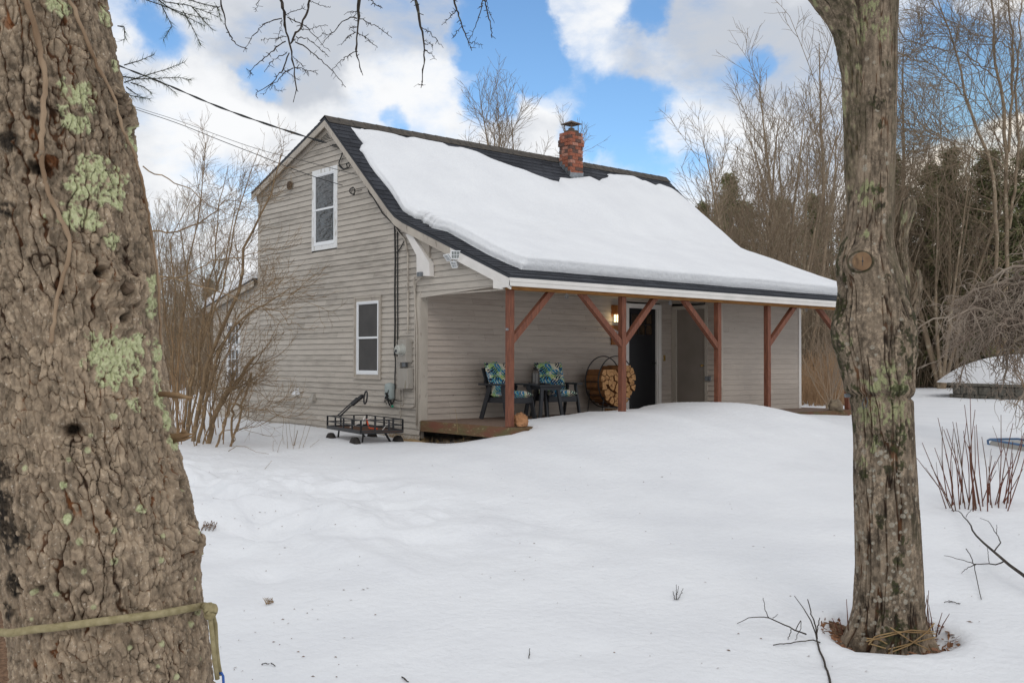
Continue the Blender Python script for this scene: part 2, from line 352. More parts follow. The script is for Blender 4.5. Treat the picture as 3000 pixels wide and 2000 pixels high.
def siding_mat(name, base, dark, course, zoff, warm=.0):
    m = bpy.data.materials.new(name); m.use_nodes = True; t = m.node_tree; l = t.links; b = t.nodes['Principled BSDF']
    b.inputs['Roughness'].default_value = .75; b.inputs['Specular IOR Level'].default_value = .2
    tcn = t.nodes.new('ShaderNodeTexCoord'); sp = t.nodes.new('ShaderNodeSeparateXYZ'); l.new(tcn.outputs['Object'], sp.inputs[0])
    def mt(op, a, b_=None):
        n = t.nodes.new('ShaderNodeMath'); n.operation = op
        for i, q in enumerate((a, b_)):
            if q is None: continue
            if isinstance(q, (int, float)): n.inputs[i].default_value = q
            else: l.new(q, n.inputs[i])
        return n.outputs[0]
    row = mt('FLOOR', mt('DIVIDE', mt('SUBTRACT', sp.outputs[2], zoff-.002), course))
    along = mt('ADD', sp.outputs[0], sp.outputs[1])
    wn = t.nodes.new('ShaderNodeTexWhiteNoise'); wn.noise_dimensions = '1D'; l.new(row, wn.inputs['W'])
    seg = mt('FLOOR', mt('DIVIDE', mt('ADD', along, mt('MULTIPLY', wn.outputs[0], 9.)), 2.7))
    fr = mt('FRACT', mt('DIVIDE', mt('ADD', along, mt('MULTIPLY', wn.outputs[0], 9.)), 2.7))
    wn2 = t.nodes.new('ShaderNodeTexWhiteNoise'); wn2.noise_dimensions = '2D'; cb = t.nodes.new('ShaderNodeCombineXYZ'); l.new(row, cb.inputs[0]); l.new(seg, cb.inputs[1]); l.new(cb.outputs[0], wn2.inputs['Vector'])
    mp = t.nodes.new('ShaderNodeMapping'); mp.inputs['Scale'].default_value = (1, 1, 9); l.new(tcn.outputs['Object'], mp.inputs[0])
    ns = t.nodes.new('ShaderNodeTexNoise'); ns.inputs['Scale'].default_value = 2.6; ns.inputs['Detail'].default_value = 9; ns.inputs['Roughness'].default_value = .62; l.new(mp.outputs[0], ns.inputs['Vector'])
    ns2 = t.nodes.new('ShaderNodeTexNoise'); ns2.inputs['Scale'].default_value = .6; ns2.inputs['Detail'].default_value = 4; l.new(tcn.outputs['Object'], ns2.inputs['Vector'])
    f = mt('ADD', mt('MULTIPLY', mt('SUBTRACT', ns.outputs[0], .5), 1.5), mt('MULTIPLY', mt('SUBTRACT', wn2.outputs[0], .5), .42))
    f = mt('ADD', f, mt('MULTIPLY', mt('SUBTRACT', ns2.outputs[0], .5), .9)); f = mt('ADD', f, .42)
    cr_ = t.nodes.new('ShaderNodeValToRGB'); e = cr_.color_ramp.elements
    e[0].position = 0; e[0].color = (base[0]*1.12, base[1]*1.12, base[2]*1.12, 1); e[1].position = 1; e[1].color = (*dark, 1)
    k = cr_.color_ramp.elements.new(.45); k.color = (*base, 1); l.new(f, cr_.inputs[0])
    # knots, spots and butt joints
    n3_ = t.nodes.new('ShaderNodeTexNoise'); n3_.inputs['Scale'].default_value = 11; n3_.inputs['Detail'].default_value = 3; 
    mp3 = t.nodes.new('ShaderNodeMapping'); mp3.inputs['Scale'].default_value = (1, 1, 2.2); l.new(tcn.outputs['Object'], mp3.inputs[0]); l.new(mp3.outputs[0], n3_.inputs['Vector'])
    sm = t.nodes.new('ShaderNodeMapRange'); sm.inputs[1].default_value = .70; sm.inputs[2].default_value = .76; l.new(n3_.outputs[0], sm.inputs[0])
    jt = mt('LESS_THAN', fr, .0022); ks = mt('MAXIMUM', mt('MULTIPLY', sm.outputs[0], .7), mt('MULTIPLY', jt, .35))
    x = t.nodes.new('ShaderNodeMix'); x.data_type = 'RGBA'; l.new(ks, x.inputs[0]); l.new(cr_.outputs[0], x.inputs[6]); x.inputs[7].default_value = (dark[0]*.35, dark[1]*.32, dark[2]*.3, 1)
    l.new(x.outputs[2], b.inputs['Base Color'])
    bp = t.nodes.new('ShaderNodeBump'); bp.inputs['Distance'].default_value = .003; l.new(ns.outputs[0], bp.inputs['Height']); l.new(bp.outputs[0], b.inputs['Normal'])
    return m
CRS = .1025
M['siding'] = siding_mat('beige_clapboard_paint', (.455, .41, .355), (.27, .24, .205), CRS, -.14)
M['siding2'] = siding_mat('porch_clapboard_paint', (.43, .368, .315), (.33, .275, .232), CRS, 0.)
M['vinyl'] = siding_mat('beige_vinyl_siding', (.42, .365, .315), (.37, .32, .275), .104, 0.)

def shingle_mat():
    m = bpy.data.materials.new('dark_asphalt_shingle'); m.use_nodes = True; t = m.node_tree; l = t.links; b = t.nodes['Principled BSDF']
    b.inputs['Roughness'].default_value = .9; b.inputs['Specular IOR Level'].default_value = .25
    at = t.nodes.new('ShaderNodeUVMap'); at.uv_map = 'UVMap'
    br = t.nodes.new('ShaderNodeTexBrick'); br.inputs['Scale'].default_value = 1; br.offset = .5; br.squash = 1
    br.inputs['Brick Width'].default_value = .30; br.inputs['Row Height'].default_value = 1.; br.inputs['Mortar Size'].default_value = .006; br.inputs['Mortar Smooth'].default_value = .3
    br.inputs['Color1'].default_value = (.050, .053, .062, 1); br.inputs['Color2'].default_value = (.028, .030, .036, 1); br.inputs['Mortar'].default_value = (.010, .010, .012, 1)
    l.new(at.outputs[0], br.inputs['Vector'])
    tcn = t.nodes.new('ShaderNodeTexCoord'); ns = t.nodes.new('ShaderNodeTexNoise'); ns.inputs['Scale'].default_value = 60; ns.inputs['Detail'].default_value = 6; l.new(tcn.outputs['Object'], ns.inputs['Vector'])
    ns2 = t.nodes.new('ShaderNodeTexNoise'); ns2.inputs['Scale'].default_value = 1.7; l.new(tcn.outputs['Object'], ns2.inputs['Vector'])
    x = t.nodes.new('ShaderNodeMix'); x.data_type = 'RGBA'; x.blend_type = 'OVERLAY'; x.inputs[0].default_value = .8; l.new(br.outputs[0], x.inputs[6]); l.new(ns.outputs[0], x.inputs[7])
    y = t.nodes.new('ShaderNodeMix'); y.data_type = 'RGBA'; y.blend_type = 'OVERLAY'; y.inputs[0].default_value = .6; l.new(x.outputs[2], y.inputs[6]); l.new(ns2.outputs[0], y.inputs[7])
    l.new(y.outputs[2], b.inputs['Base Color'])
    bp = t.nodes.new('ShaderNodeBump'); bp.inputs['Distance'].default_value = .004; l.new(ns.outputs[0], bp.inputs['Height']); l.new(bp.outputs[0], b.inputs['Normal'])
    return m
M['shingle'] = shingle_mat()

def glass_mat(name, tint, wob=.0):
    m = bpy.data.materials.new(name); m.use_nodes = True; t = m.node_tree; l = t.links; b = t.nodes['Principled BSDF']
    b.inputs['Base Color'].default_value = (*tint, 1); b.inputs['Roughness'].default_value = .03; b.inputs['Specular IOR Level'].default_value = 1.0; b.inputs['IOR'].default_value = 1.7
    if wob:
        tcn = t.nodes.new('ShaderNodeTexCoord'); mp = t.nodes.new('ShaderNodeMapping'); mp.inputs['Scale'].default_value = (1, 1, 3); l.new(tcn.outputs['Object'], mp.inputs[0])
        ns = t.nodes.new('ShaderNodeTexNoise'); ns.inputs['Scale'].default_value = 5; ns.inputs['Detail'].default_value = 2; ns.inputs['Distortion'].default_value = .7; l.new(mp.outputs[0], ns.inputs['Vector'])
        bp = t.nodes.new('ShaderNodeBump'); bp.inputs['Distance'].default_value = wob; l.new(ns.outputs[0], bp.inputs['Height']); l.new(bp.outputs[0], b.inputs['Normal'])
    return m
M['glass'] = glass_mat('window_glass', (.02, .024, .028), .006)
M['screen'] = material('insect_screen', (.055, .052, .05), .6, c2=(.075, .07, .066), scale=3, spec=.3)
M['doorglass'] = material('dark_door_glass', (.02, .016, .012), .15, c2=(.06, .035, .018), scale=7, spec=.5)

# ------------------------------------------------------------------ ground
def gh(x, y):
    x = np.asarray(x, float); y = np.asarray(y, float)
    s = (x-CO[0])*.653+(y-CO[1])*.757
    q = np.interp(s, [-40, 0, 4, 6, 8, 10, 12, 14, 17, 22, 30, 60, 400], [-.95, -.82, -.78, -.74, -.67, -.59, -.50, -.41, -.32, -.24, -.30, -.45, -.6])
    q = q+.035*fbm(x*.35, y*.35, 0, 3, 5)+.012*fbm(x*1.7, y*1.7, 0, 3, 9)
    # trodden, lumpy bank on the left
    c1 = Zp(700*1., 1480, -.62)
    bank = np.exp(-(((x-c1[0])*.9+(y-c1[1])*.1)**2/2.0+((y-c1[1]))**2/14.))
    q = q+bank*(.33*fbm(x*1.3, y*1.1, 0, 4, 21)+.05*np.abs(fbm(x*3.2, y*3., 0, 3, 22))+.05)
    for (u, v, dz, r) in ((768, 1545, .13, .16), (790, 1690, .08, .16), (900, 1500, .035, .5), (640, 1640, .05, .3), (740, 1570, .07, .2), (830, 1585, .04, .22), (560, 1500, .06, .25), (2350, 1760, .05, .16), (2330, 1740, .04, .12), (1720, 1880, .03, .18), (1560, 1895, .025, .15), (2400, 1900, .035, .18), (2750, 1740, .05, .25)):
        p = Zp(u, v, -.68); q = q-dz*np.exp(-((x-p[0])**2+(y-p[1])**2)/r**2)
    # berm shed from the roof along the porch
    crest = np.interp(x, [-3.5, -2, -1, -.3, .1, .5, 1.9, 2.3, 3.5, 4.15, 4.6, 5.1, 5.7, 6.4, 8.3, 10, 13], [-.42, -.34, -.23, -.12, -.04, .02, .13, .175, .185, .245, .265, .17, .08, .02, -.075, -.12, -.3])
    crest = crest+.02*fbm(x*1.3, 0*x, 0, 3, 33)
    dy = y+.55
    wf = np.where(dy < 0, np.exp(-(dy/2.5)**2), np.exp(-(dy/np.where(x < .4, 1.5, 5.))**2))
    wf = wf*sstep(13, 10, x)*sstep(-4, -2, x)
    z = q+(np.maximum(crest, q)-q)*wf
    ys = np.interp(x, [.25, .6, 1, 2.3, 3, 4, 5, 5.8, 6.4, 9.3], [-.25, .5, .9, .75, .5, .8, .7, .2, -.2, -.25])+.12*fbm(x*2, 0*x, 0, 2, 40)
    under = sstep(.0, .28, y-ys)*sstep(.22, .34, x)*sstep(9.6, 9.3, x)*sstep(8.2, 8.0, y)
    z = z*(1-under)+(-.35)*under
    # snow pulled away from the gable wall foot, the deck end and the cart
    z = z-.10*np.exp(-((x-.05)/.28)**2)*sstep(2.9, 2.3, y)*sstep(.6, 1.6, y)
    z = z+.05*np.exp(-(((x+1.05)/.9)**2+((y-2.6)/1.2)**2))
    z = np.where((x > -.02) & (x < 9) & (y > 2.3) & (y < 8.) , -.4, z)
    # well melted round the maple and the big trunk
    dm = np.hypot(x-MT[0], y-MT[1]); ang = np.arctan2(y-MT[1], x-MT[0])
    z = z+sstep(.44, .27, dm+.04*np.sin(3*ang+1))*(-.11)+.022*np.exp(-((dm-.52)/.12)**2)+.03*np.exp(-(dm/1.2)**2)
    return z
MT = Dp(2603, 1840, 6.32)[:2]
def ground():
    az0 = math.atan2(FW[1], FW[0])
    th = np.unique(np.r_[np.linspace(-.55, .55, 760), np.linspace(.55, 2*math.pi-.55, 150)])+az0
    th = th[:-1]
    r = [0.3]
    while r[-1] < 600: r.append(r[-1]+max(.05, min(.075, r[-1]*.012)) if r[-1] < 21 else r[-1]*1.045)
    r = np.array(r)
    Rr, T = np.meshgrid(r, th, indexing='ij')
    x = CO[0]+Rr*np.cos(T); y = CO[1]+Rr*np.sin(T); z = gh(x, y)
    V = np.stack([x, y, z], -1).reshape(-1, 3); nr, na = x.shape
    i = np.arange(nr*na).reshape(nr, na); a = i[:-1]; b = np.roll(a, -1, 1); c = i[1:]; d = np.roll(c, -1, 1)
    F = np.stack([a, c, d, b], -1).reshape(-1, 4)
    V = np.vstack([V, [[CO[0], CO[1], float(gh(CO[0], CO[1]))]]]); o = meshobj('snow_ground', V, F, M['snow'], smooth=True)
    tag(o, None, None, kind='structure')
ground()
def patch(name, u0, v0, r, zoff=.012, mm='litter', seed=0, c=None, elong=1.0):
    c = Zp(u0, v0, -.72) if c is None else c
    n = 40; V = []; F = []
    rr = np.linspace(0, 1, 14)
    for q in rr:
        for k in range(n):
            a = 2*math.pi*k/n; rad = r*q*(1+.25*float(vnoise(math.cos(a)*2, math.sin(a)*2, seed)))
            V.append((c[0]+rad*math.cos(a)*elong, c[1]+rad*math.sin(a), 0))
    V = np.array(V); V[:, 2] = gh(V[:, 0], V[:, 1])+zoff*np.repeat(np.sqrt(np.clip(1-rr**2, 0, 1)), n)*2-.006+.012*fbm(V[:, 0]*9, V[:, 1]*9, 0, 3, seed)
    for i in range(len(rr)-1):
        for k in range(n): F.append((i*n+k, i*n+(k+1) % n, (i+1)*n+(k+1) % n, (i+1)*n+k))
    o = meshobj(name, V, F, M[mm], smooth=True); tag(o, None, None, kind='structure')
patch('bare_ground', -240, 1900, .95, .03)
patch('leaf_litter', 0, 0, .35, .02, c=np.array([MT[0], MT[1], 0]), seed=3)
patch('bare_earth', 0, 0, .36, .03, mm='straw', c=np.array([-.12, 2.15, 0]), seed=5, elong=.6)

# ------------------------------------------------------------------ house
D, G = 2.269, 8.03
HB = 2.037
PR = [(-.172, 2.23), (2.60, 3.325), (2.84, 3.445), (3.06, 3.62), (5.144, 5.50), (8.088, 4.46)]
PY = [q[0] for q in PR]; PZ = [q[1] for q in PR]
def rz(y): return float(np.interp(y, PY, PZ))
XL, XR = -.15, 9.46
house = empty('house', 'beige clapboard cottage with an open red-posted porch and a snow-covered dark roof', 'house', (0, 0, -.2))
house_inv = Matrix.Translation((0, 0, .2))
def hp(o):
    o.parent = house; o.matrix_parent_inverse = house_inv; return o
def sub(o, p): o.parent = p; return o

def clap(name, org, ud, nd, z0, z1, rngf, holes, mat_, crs, lip=.022):
    """org: point; ud: along unit; nd: outward unit. rngf(z)->list of (u0,u1). holes (u0,u1,z0,z1)"""
    mb = MB(); org = np.array(org, float); ud = np.array(ud, float); nd = np.array(nd, float); zd = np.array((0, 0, 1.))
    n = int(math.ceil((z1-z0)/crs-1e-6)); rg = np.random.default_rng(int(abs(z0*100))+n)
    for i in range(n):
        a = z0+i*crs; b = min(a+crs, z1)
        ra, rb = rngf(a+1e-4), rngf(b-1e-4)
        if ra is None: continue
        if rb is None: rb = ((ra[0]+ra[1])/2,)*2
        segs = [(ra[0], ra[1], rb[0], rb[1])]
        for h in holes:
            if h[3] <= a+.02 or h[2] >= b-.02: continue
            ns_ = []
            for s_ in segs:
                if s_[0] < h[0] and s_[1] > h[1]:
                    ns_ += [(s_[0], h[0], s_[2], h[0]), (h[1], s_[1], h[1], s_[3])]
                elif s_[1] <= h[0] or s_[0] >= h[1]: ns_.append(s_)
                elif s_[0] < h[0]: ns_.append((s_[0], h[0], s_[2], h[0]))
                else: ns_.append((h[1], s_[1], h[1], s_[3]))
            segs = ns_
        for s_ in segs:
            k = max(1, int(abs(s_[1]-s_[0])/.5)); us = np.linspace(0, 1, k+1)
            sag = np.random.default_rng(i).normal(0, .0010, 60)
            for j in range(k):
                ua0 = s_[0]+(s_[1]-s_[0])*us[j]; ua1 = s_[0]+(s_[1]-s_[0])*us[j+1]; ub0 = s_[2]+(s_[3]-s_[2])*us[j]; ub1 = s_[2]+(s_[3]-s_[2])*us[j+1]
                ga, gb = sag[int(ua0*2+5) % 60], sag[int(ua1*2+5) % 60]
                if k == 1: ga = gb = 0
                P = lambda u_, z_, o_: org+ud*u_+zd*z_+nd*o_
                v = [P(ua0, a+ga, lip), P(ua1, a+gb, lip), P(ub1, b, .004), P(ub0, b, .004), P(ua0, a+ga, 0.0), P(ua1, a+gb, 0.0)]
                mb.add(v, [(0, 1, 2, 3)]); mb.add(v, [(4, 5, 1, 0)], 1)
    return mb.build(name, [mat_, M['under']])

# gable wall x=0, outward -x, u = y
def back_y(z): return G if z < rz(G)-.1 else float(np.interp(z+.1, [4.46, 5.5], [8.088, 5.144]))
def front_y(z):
    if z < HB+.001: return D+.0
    if z+.1 <= PZ[0]: return 0.02
    return max(.02, float(np.interp(z+.1, PZ[:5], PY[:5])))
def grange(z):
    a, b = front_y(z), back_y(z)
    return (a, b) if b-a > .03 else None
W_UP = [4.845, 5.785, 3.065, 4.585]; W_LO = [3.40, 4.235, .665, 2.095]
for q, (a, b) in zip((W_UP, W_LO), (((918.4, 508.6, 740), (992, 478, 721)), ((1043.2, 877, 1109), (1120.4, 862.8, 1109)))):
    q[1] = X(a[0], a[1])[1]; q[0] = X(b[0], b[1])[1]; q[2] = (X(a[0], a[2])[2]+X(b[0], b[2])[2])/2; q[3] = (X(a[0], a[1])[2]+X(b[0], b[1])[2])/2
gw = hp(clap('wall', (0, 0, 0), (0, 1, 0), (-1, 0, 0), -.345, 5.45, grange, [W_UP, W_LO], M['siding'], CRS))
gw['label'] = 'weathered beige clapboard gable wall'
# wall core so light does not leak; set 3 mm behind the boards
core = MB()
core.prism([(.05, D+.05, -.3), (.05, G-.02, -.3), (.05, G-.02, 4.28), (.05, 5.144, 5.30), (.05, D+.05, 3.0)], (.06, 0, 0))
core.prism([(9.0, D, -.3), (9.0, G, -.3), (9.0, G, 4.3), (9.0, 5.144, 5.3), (9.0, 2.9, 3.3), (9.0, .1, 2.15), (9.0, .1, 2.1), (9.0, D, 2.1)], (.02, 0, 0))
core.box((.1, G-.05, -.3), (9.0, G, 4.32))
hp(core.build('wall_core', M['trim']))
fnd = MB(); fnd.box((.03, D+.2, -.6), (.06, G, -.12)); hp(fnd.build('foundation', M['stone']))
# porch wall y=D, outward -y, u = x
DX0, DX1 = 4.905, 5.955
XP = 6.305; BY = D-1.249
pw_ = hp(clap('wall', (0, D, 0), (1, 0, 0), (0, -1, 0), 0, 2.2, lambda z: (.0, XP), [(DX0+.02, DX1-.02, -.1, 2.1)], M['siding2'], CRS))
pw_['label'] = 'smoother beige clapboard wall under the porch roof'
hp(MB().box((.0, D+.02, -.05), (DX0+.1, D+.05, 2.4)).box((DX1-.1, D+.02, -.05), (XP, D+.05, 2.4)).build('wall_sheathing', M['tan']))
# closet that stands forward on the porch: return wall x=XP facing -x, front wall y=BY
D2a, D2b = BY+.375, D-.02
hp(clap('wall', (XP, 0, 0), (0, 1, 0), (-1, 0, 0), 0, 2.2, lambda z: (BY, D), [(D2a, D2b, -.1, 2.1)], M['siding2'], CRS))
cw = hp(clap('wall', (0, BY, 0), (1, 0, 0), (0, -1, 0), 0, 2.2, lambda z: (XP+.05, 9.0-.06), [], M['vinyl'], .104, .012))
cw['label'] = 'beige vinyl-sided wall of the closet that juts onto the porch'
hp(MB().box((XP+.02, BY+.02, -.02), (9.0, BY+.05, 2.2)).build('wall_sheathing', M['tan']))
# corner boards
cb_ = MB()
cb_.box((-.022, D-.002, -.15), (.0, D+.10, HB)).box((-.020, D-.024, -.02), (.13, D-.002, HB+.1))
hp(cb_.build('corner_board', M['trim']))
hp(MB().box((-.02, G-.10, -.2), (.0, G, 4.33)).build('corner_board', M['trim']))
hp(MB().box((XP-.012, BY-.02, 0), (XP+.05, BY, 2.19)).build('corner_board', M['trim']))
hp(MB().box((8.94, BY-.024, -.02), (9.02, BY, 2.19)).box((9.002, BY, -.02), (9.024, BY+.5, 2.15)).build('corner_board', M['white']))
# roof: stepped shingle courses, uv drives tabs
def roofpart(name, ylist, x0, x1, course=.135, lip=.009):
    prof = np.array([(y, rz(y)) for y in ylist])
    s = np.r_[0, np.cumsum(np.hypot(np.diff(prof[:, 0]), np.diff(prof[:, 1])))]
    nrow = int(s[-1]/course); ss = np.linspace(0, s[-1], nrow+1)
    py = np.interp(ss, s, prof[:, 0]); pz = np.interp(ss, s, prof[:, 1])
    V = []; F = []; UV = []; nx = 40; xs = np.linspace(x0, x1, nx+1); rg = np.random.default_rng(3)
    for i in range(nrow):
        t = np.array([py[i+1]-py[i], pz[i+1]-pz[i]]); t /= np.linalg.norm(t); n_ = np.array([-t[1], t[0]]); n_ = n_ if n_[1] > 0 else -n_
        jit = rg.normal(0, .004, nx+1)
        b = len(V)
        for j in range(nx+1):
            V.append((xs[j], py[i]+n_[0]*lip+t[0]*jit[j], pz[i]+n_[1]*lip+t[1]*jit[j])); V.append((xs[j], py[i+1]+n_[0]*.001, pz[i+1]+n_[1]*.001)); V.append((xs[j], py[i]+t[0]*jit[j], pz[i]+t[1]*jit[j]))
        for j in range(nx):
            a = b+3*j; F.append((a, a+3, a+4, a+1)); F.append((a+2, a+5, a+3, a))
            o_ = rg.random()*0
            UV += [(xs[j]+i*.37, i+.02), (xs[j+1]+i*.37, i+.02), (xs[j+1]+i*.37, i+.98), (xs[j]+i*.37, i+.98)]+[(0, i+.01)]*4
    # slab beneath
    o = meshobj(name, V, F, M['shingle'])
    uv = o.data.uv_layers.new(name='UVMap'); uv.data.foreach_set('uv', np.array(UV, dtype=np.float32).ravel())
    return o
roof = hp(roofpart('roof', [-.172, 2.6, 2.84, 3.06, 5.144], XL, XR))
rb_ = sub(roofpart('roof_slope', [8.088, 5.144], XL, XR), roof); rb_['label'] = 'back slope of the shingled roof'
dk = MB(); pts = [(y, z) for y, z in PR]; low = [(y, z-.05) for y, z in PR[::-1]]
dk.prism([(XL, y, z-.004) for y, z in pts]+[(XL, y, z) for y, z in low], (XR-XL, 0, 0)); sub(dk.build('roof_deck', M['slate']), roof)
rc = MB()
for i in range(34):
    x0 = XL+i*(XR-XL)/34; x1 = x0+(XR-XL)/34+.03
    rc.hexa([(x0, 4.99, 5.385), (x1, 4.99, 5.378), (x1, 5.144, 5.523), (x0, 5.144, 5.530), (x0, 4.99, 5.393), (x1, 4.99, 5.386), (x1, 5.144, 5.531), (x0, 5.144, 5.538)])
    rc.hexa([(x0, 5.144, 5.530), (x1, 5.144, 5.523), (x1, 5.33, 5.453), (x0, 5.33, 5.459), (x0, 5.144, 5.538), (x1, 5.144, 5.531), (x1, 5.33, 5.461), (x0, 5.33, 5.467)])
sub(rc.build('ridge_cap', material('ridge_cap_shingle', (.10, .085, .07), .95, c2=(.06, .055, .05), scale=12)), roof)
# rake boards
YW = X(1318, 722, -.15)[1]
def rake(y0, y1, hgt, x, th, off=.052, steps=14):
    ys = sorted(set([y0, y1]+[q for q in PY if y0 < q < y1])); return MB().prism([(x, y, rz(y)-off) for y in ys]+[(x, y, rz(y)-off-hgt) for y in ys[::-1]], (th, 0, 0))
hp(rake(YW, 5.144, .135, -.145, .022).build('rake_board', M['trim'])); hp(rake(5.144, 8.08, .12, -.145, .022).build('rake_board', M['trim']))
hp(rake(-.165, YW, .155, -.147, .022).build('rake_board', M['white']))
hp(rake(2.7, 8.05, .17, -.045, .03, .05).build('frieze_board', M['trim']))
hp(rake(.03, 2.7, .12, -.04, .022, .05).build('frieze_board', M['trim']))
sof = MB(); 
for a, b in zip(PR[:-1], PR[1:]): sof.hexa([(-.12, a[0], a[1]-.075), (-.005, a[0], a[1]-.075), (-.005, b[0], b[1]-.075), (-.12, b[0], b[1]-.075), (-.12, a[0], a[1]-.055), (-.005, a[0], a[1]-.055), (-.005, b[0], b[1]-.055), (-.12, b[0], b[1]-.055)])
hp(sof.build('soffit', M['trim']))
# white return plate at the porch corner of the rake
hp(MB().prism([(-.151, .02, 2.10), (-.151, .22, 2.225), (-.151, .22, 2.06), (-.151, .02, 2.035)], (.03, 0, 0)).prism([(-.152, -.165, 2.15), (-.152, .03, 2.23), (-.152, .03, 2.06), (-.152, -.165, 2.06)], (.03, 0, 0)).build('rake_return', M['white']))
# front fascia in two steps, lumber beam, ceiling
fa = MB(); fa.box((XL-.002, -.170, 2.076), (XR, -.146, 2.135)).box((XL-.002, -.176, 2.1375), (XR, -.146, 2.196))
ff = hp(fa.build('fascia_board', M['white'], bev=.002))
hp(MB().box((-.02, -.05, HB), (XR-.1, .10, 2.17)).build('beam', M['gold']))
hp(MB().box((-.02, -.145, 2.14), (XR-.1, -.051, 2.15)).build('eave_soffit', M['white']))
hp(MB().box((.0, .02, HB), (.04, D, HB+.018)).build('header_board', M['trim']))
hp(MB().box((.02, .10, 2.19), (9.0, D+.3, 2.21)).build('porch_ceiling', M['trim']))
# old eave return: white angled fascia box on the gable
q = [X(700+a*.3827, 300+b*.3827, -.11)[1:] for a, b in ((1275, 1010), (1318, 1003), (1455, 1225), (1460, 1330), (1360, 1325), (1358, 1170))]
er = hp(MB().prism([(-.11, *p) for p in q], (.09, 0, 0)).build('eave_return', M['white']))
q2 = [X(700+a*.3827, 300+b*.3827, -.05)[1:] for a, b in ((1210, 880), (1330, 1000), (1455, 1222), (1457, 1085), (1480, 1060))]
hp(MB().prism([(-.05, *p) for p in q2], (.04, 0, 0)).build('eave_return', M['trim']))
# louvre
lv = [X(700+a*.3827, 300+b*.3827, 0)[1:] for a, b in ((660, 195), (720, 272), (622, 308))]
lo = hp(MB().prism([(-.022, *lv[0]), (-.022, *lv[1]), (-.022, *lv[2])], (.012, 0, 0)).build('gable_vent', M['slate']))
lm = MB(); zt, zb = lv[0][1], (lv[1][1]+lv[2][1])/2
for i in range(9):
    z = zb+(zt-zb)*i/9.; f = 1-i/9.; ya = lv[0][0]+(lv[1][0]-lv[0][0])*f; yb = lv[0][0]+(lv[2][0]-lv[0][0])*f
    lm.hexa([(-.04, ya, z), (-.024, ya, z+.012), (-.024, yb, z+.012), (-.04, yb, z), (-.04, ya, z+.006), (-.024, ya, z+.02), (-.024, yb, z+.02), (-.04, yb, z+.006)])
lm.beam((-.035, lv[0][0], zt+.02), (-.035, lv[1][0]-.02, zb), .03, .03, (1, 0, 0)).beam((-.035, lv[0][0], zt+.02), (-.035, lv[2][0]+.02, zb), .03, .03, (1, 0, 0))
sub(lm.build('slats', M['trim']), lo)
# windows on x=0
def window(y0, y1, z0, z1, casing, cm, style, lab=None):
    t = casing; x = -.03
    o = MB().box((x, y0, z0), (0, y0+t, z1)).box((x, y1-t, z0), (0, y1, z1)).box((x, y0+t, z1-t), (0, y1-t, z1)).box((x, y0+t, z0), (0, y1-t, z0+t))
    if style == 'low': o.box((-.05, y0-.01, z0-.005), (-.031, y1+.01, z0+.03)).box((-.042, y0-.012, z1-.02), (-.031, y1+.012, z1+.012)).box((-.045, y0-.006, z0), (-.031, y0+.022, z1)).box((-.045, y1-.022, z0), (-.031, y1+.006, z1))
    o = hp(o.build('window', cm))
    if lab: o['label'] = lab
    a, b, c, d = y0+t, y1-t, z0+t, z1-t; s = .045; mid = (c+d)/2
    f = MB().box((-.038, a, c), (-.008, a+.022, d)).box((-.038, b-.022, c), (-.008, b, d)).box((-.038, a+.022, d-.03), (-.008, b-.022, d)).box((-.040, a+.022, c), (-.008, b-.022, c+.04))
    sub(f.build('frame', M['whitew']), o)
    a += .022; b -= .022; c += .04; d -= .03
    up = MB().box((-.030, a, mid-.015), (-.008, b, mid+.02)).box((-.030, a, mid+.02), (-.008, a+.018, d)).box((-.030, b-.018, mid+.02), (-.008, b, d)).box((-.030, a+.018, d-.02), (-.008, b-.018, d))
    sub(up.build('sash', M['whitew']), o)
    dn = MB().box((-.022, a, c), (-.004, a+.022, mid-.016)).box((-.022, b-.022, c), (-.004, b, mid-.016)).box((-.022, a+.022, c), (-.004, b-.022, c+.03))
    sub(dn.build('sash', M['whitew']), o)
    g = M['glass'] if style != 'low' else M['screen']
    sub(MB().box((-.013, a, mid), (-.006, b, d)).build('pane', g), o); sub(MB().box((-.011, a, c), (-.004, b, mid)).build('pane', g), o)
    return o
window(*W_UP, .085, M['chipwhite'], 'up', 'upper window with peeling white casing')
window(*W_LO, .075, M['trim'], 'low', 'lower window in a beige casing with an insect screen')
# wing behind (lean-to)
AX = -.0; za = X(753, 816)[2]; ye = X(612, 900)[1]; ze = X(612, 900)[2]; yl = 10.15
wl = hp(clap('wall', (0, 0, 0), (0, 1, 0), (-1, 0, 0), -.43, za-.05, lambda z: (G+.0, min(yl, G+(za-.06-z)/(za-ze)*(ye-G))) if z < za-.1 else None, [(X(706, 1000)[1]+.02, X(668, 1000)[1]-.02, X(690, 1138)[2]+.02, X(690, 945)[2]-.02)], M['siding'], .115))
wl['label'] = 'clapboard wall of the low rear wing'
hp(MB().prism([(-.14, G, za-.05), (-.14, ye, ze-.05), (-.14, ye, ze), (-.14, G, za)], (4.2, 0, 0)).build('wing_roof', M['slate']))
hp(MB().box((.03, yl-.05, -.4), (4., yl, ze-.1)).build('wall', M['siding']))
hp(MB().prism([(-.135, G, za-.17), (-.135, ye, ze-.17), (-.135, ye, ze-.051), (-.135, G, za-.051)], (.03, 0, 0)).build('rake_board', M['trim']))
wy0, wy1 = X(706, 1000)[1], X(668, 1000)[1]; wz0, wz1 = X(690, 1138)[2], X(690, 945)[2]
ww = MB().box((-.03, wy0, wz0), (0, wy0+.07, wz1)).box((-.03, wy1-.07, wz0), (0, wy1, wz1)).box((-.03, wy0, wz1-.07), (0, wy1, wz1)).box((-.03, wy0, wz0), (0, wy1, wz0+.06))
hh = (wz1-wz0)
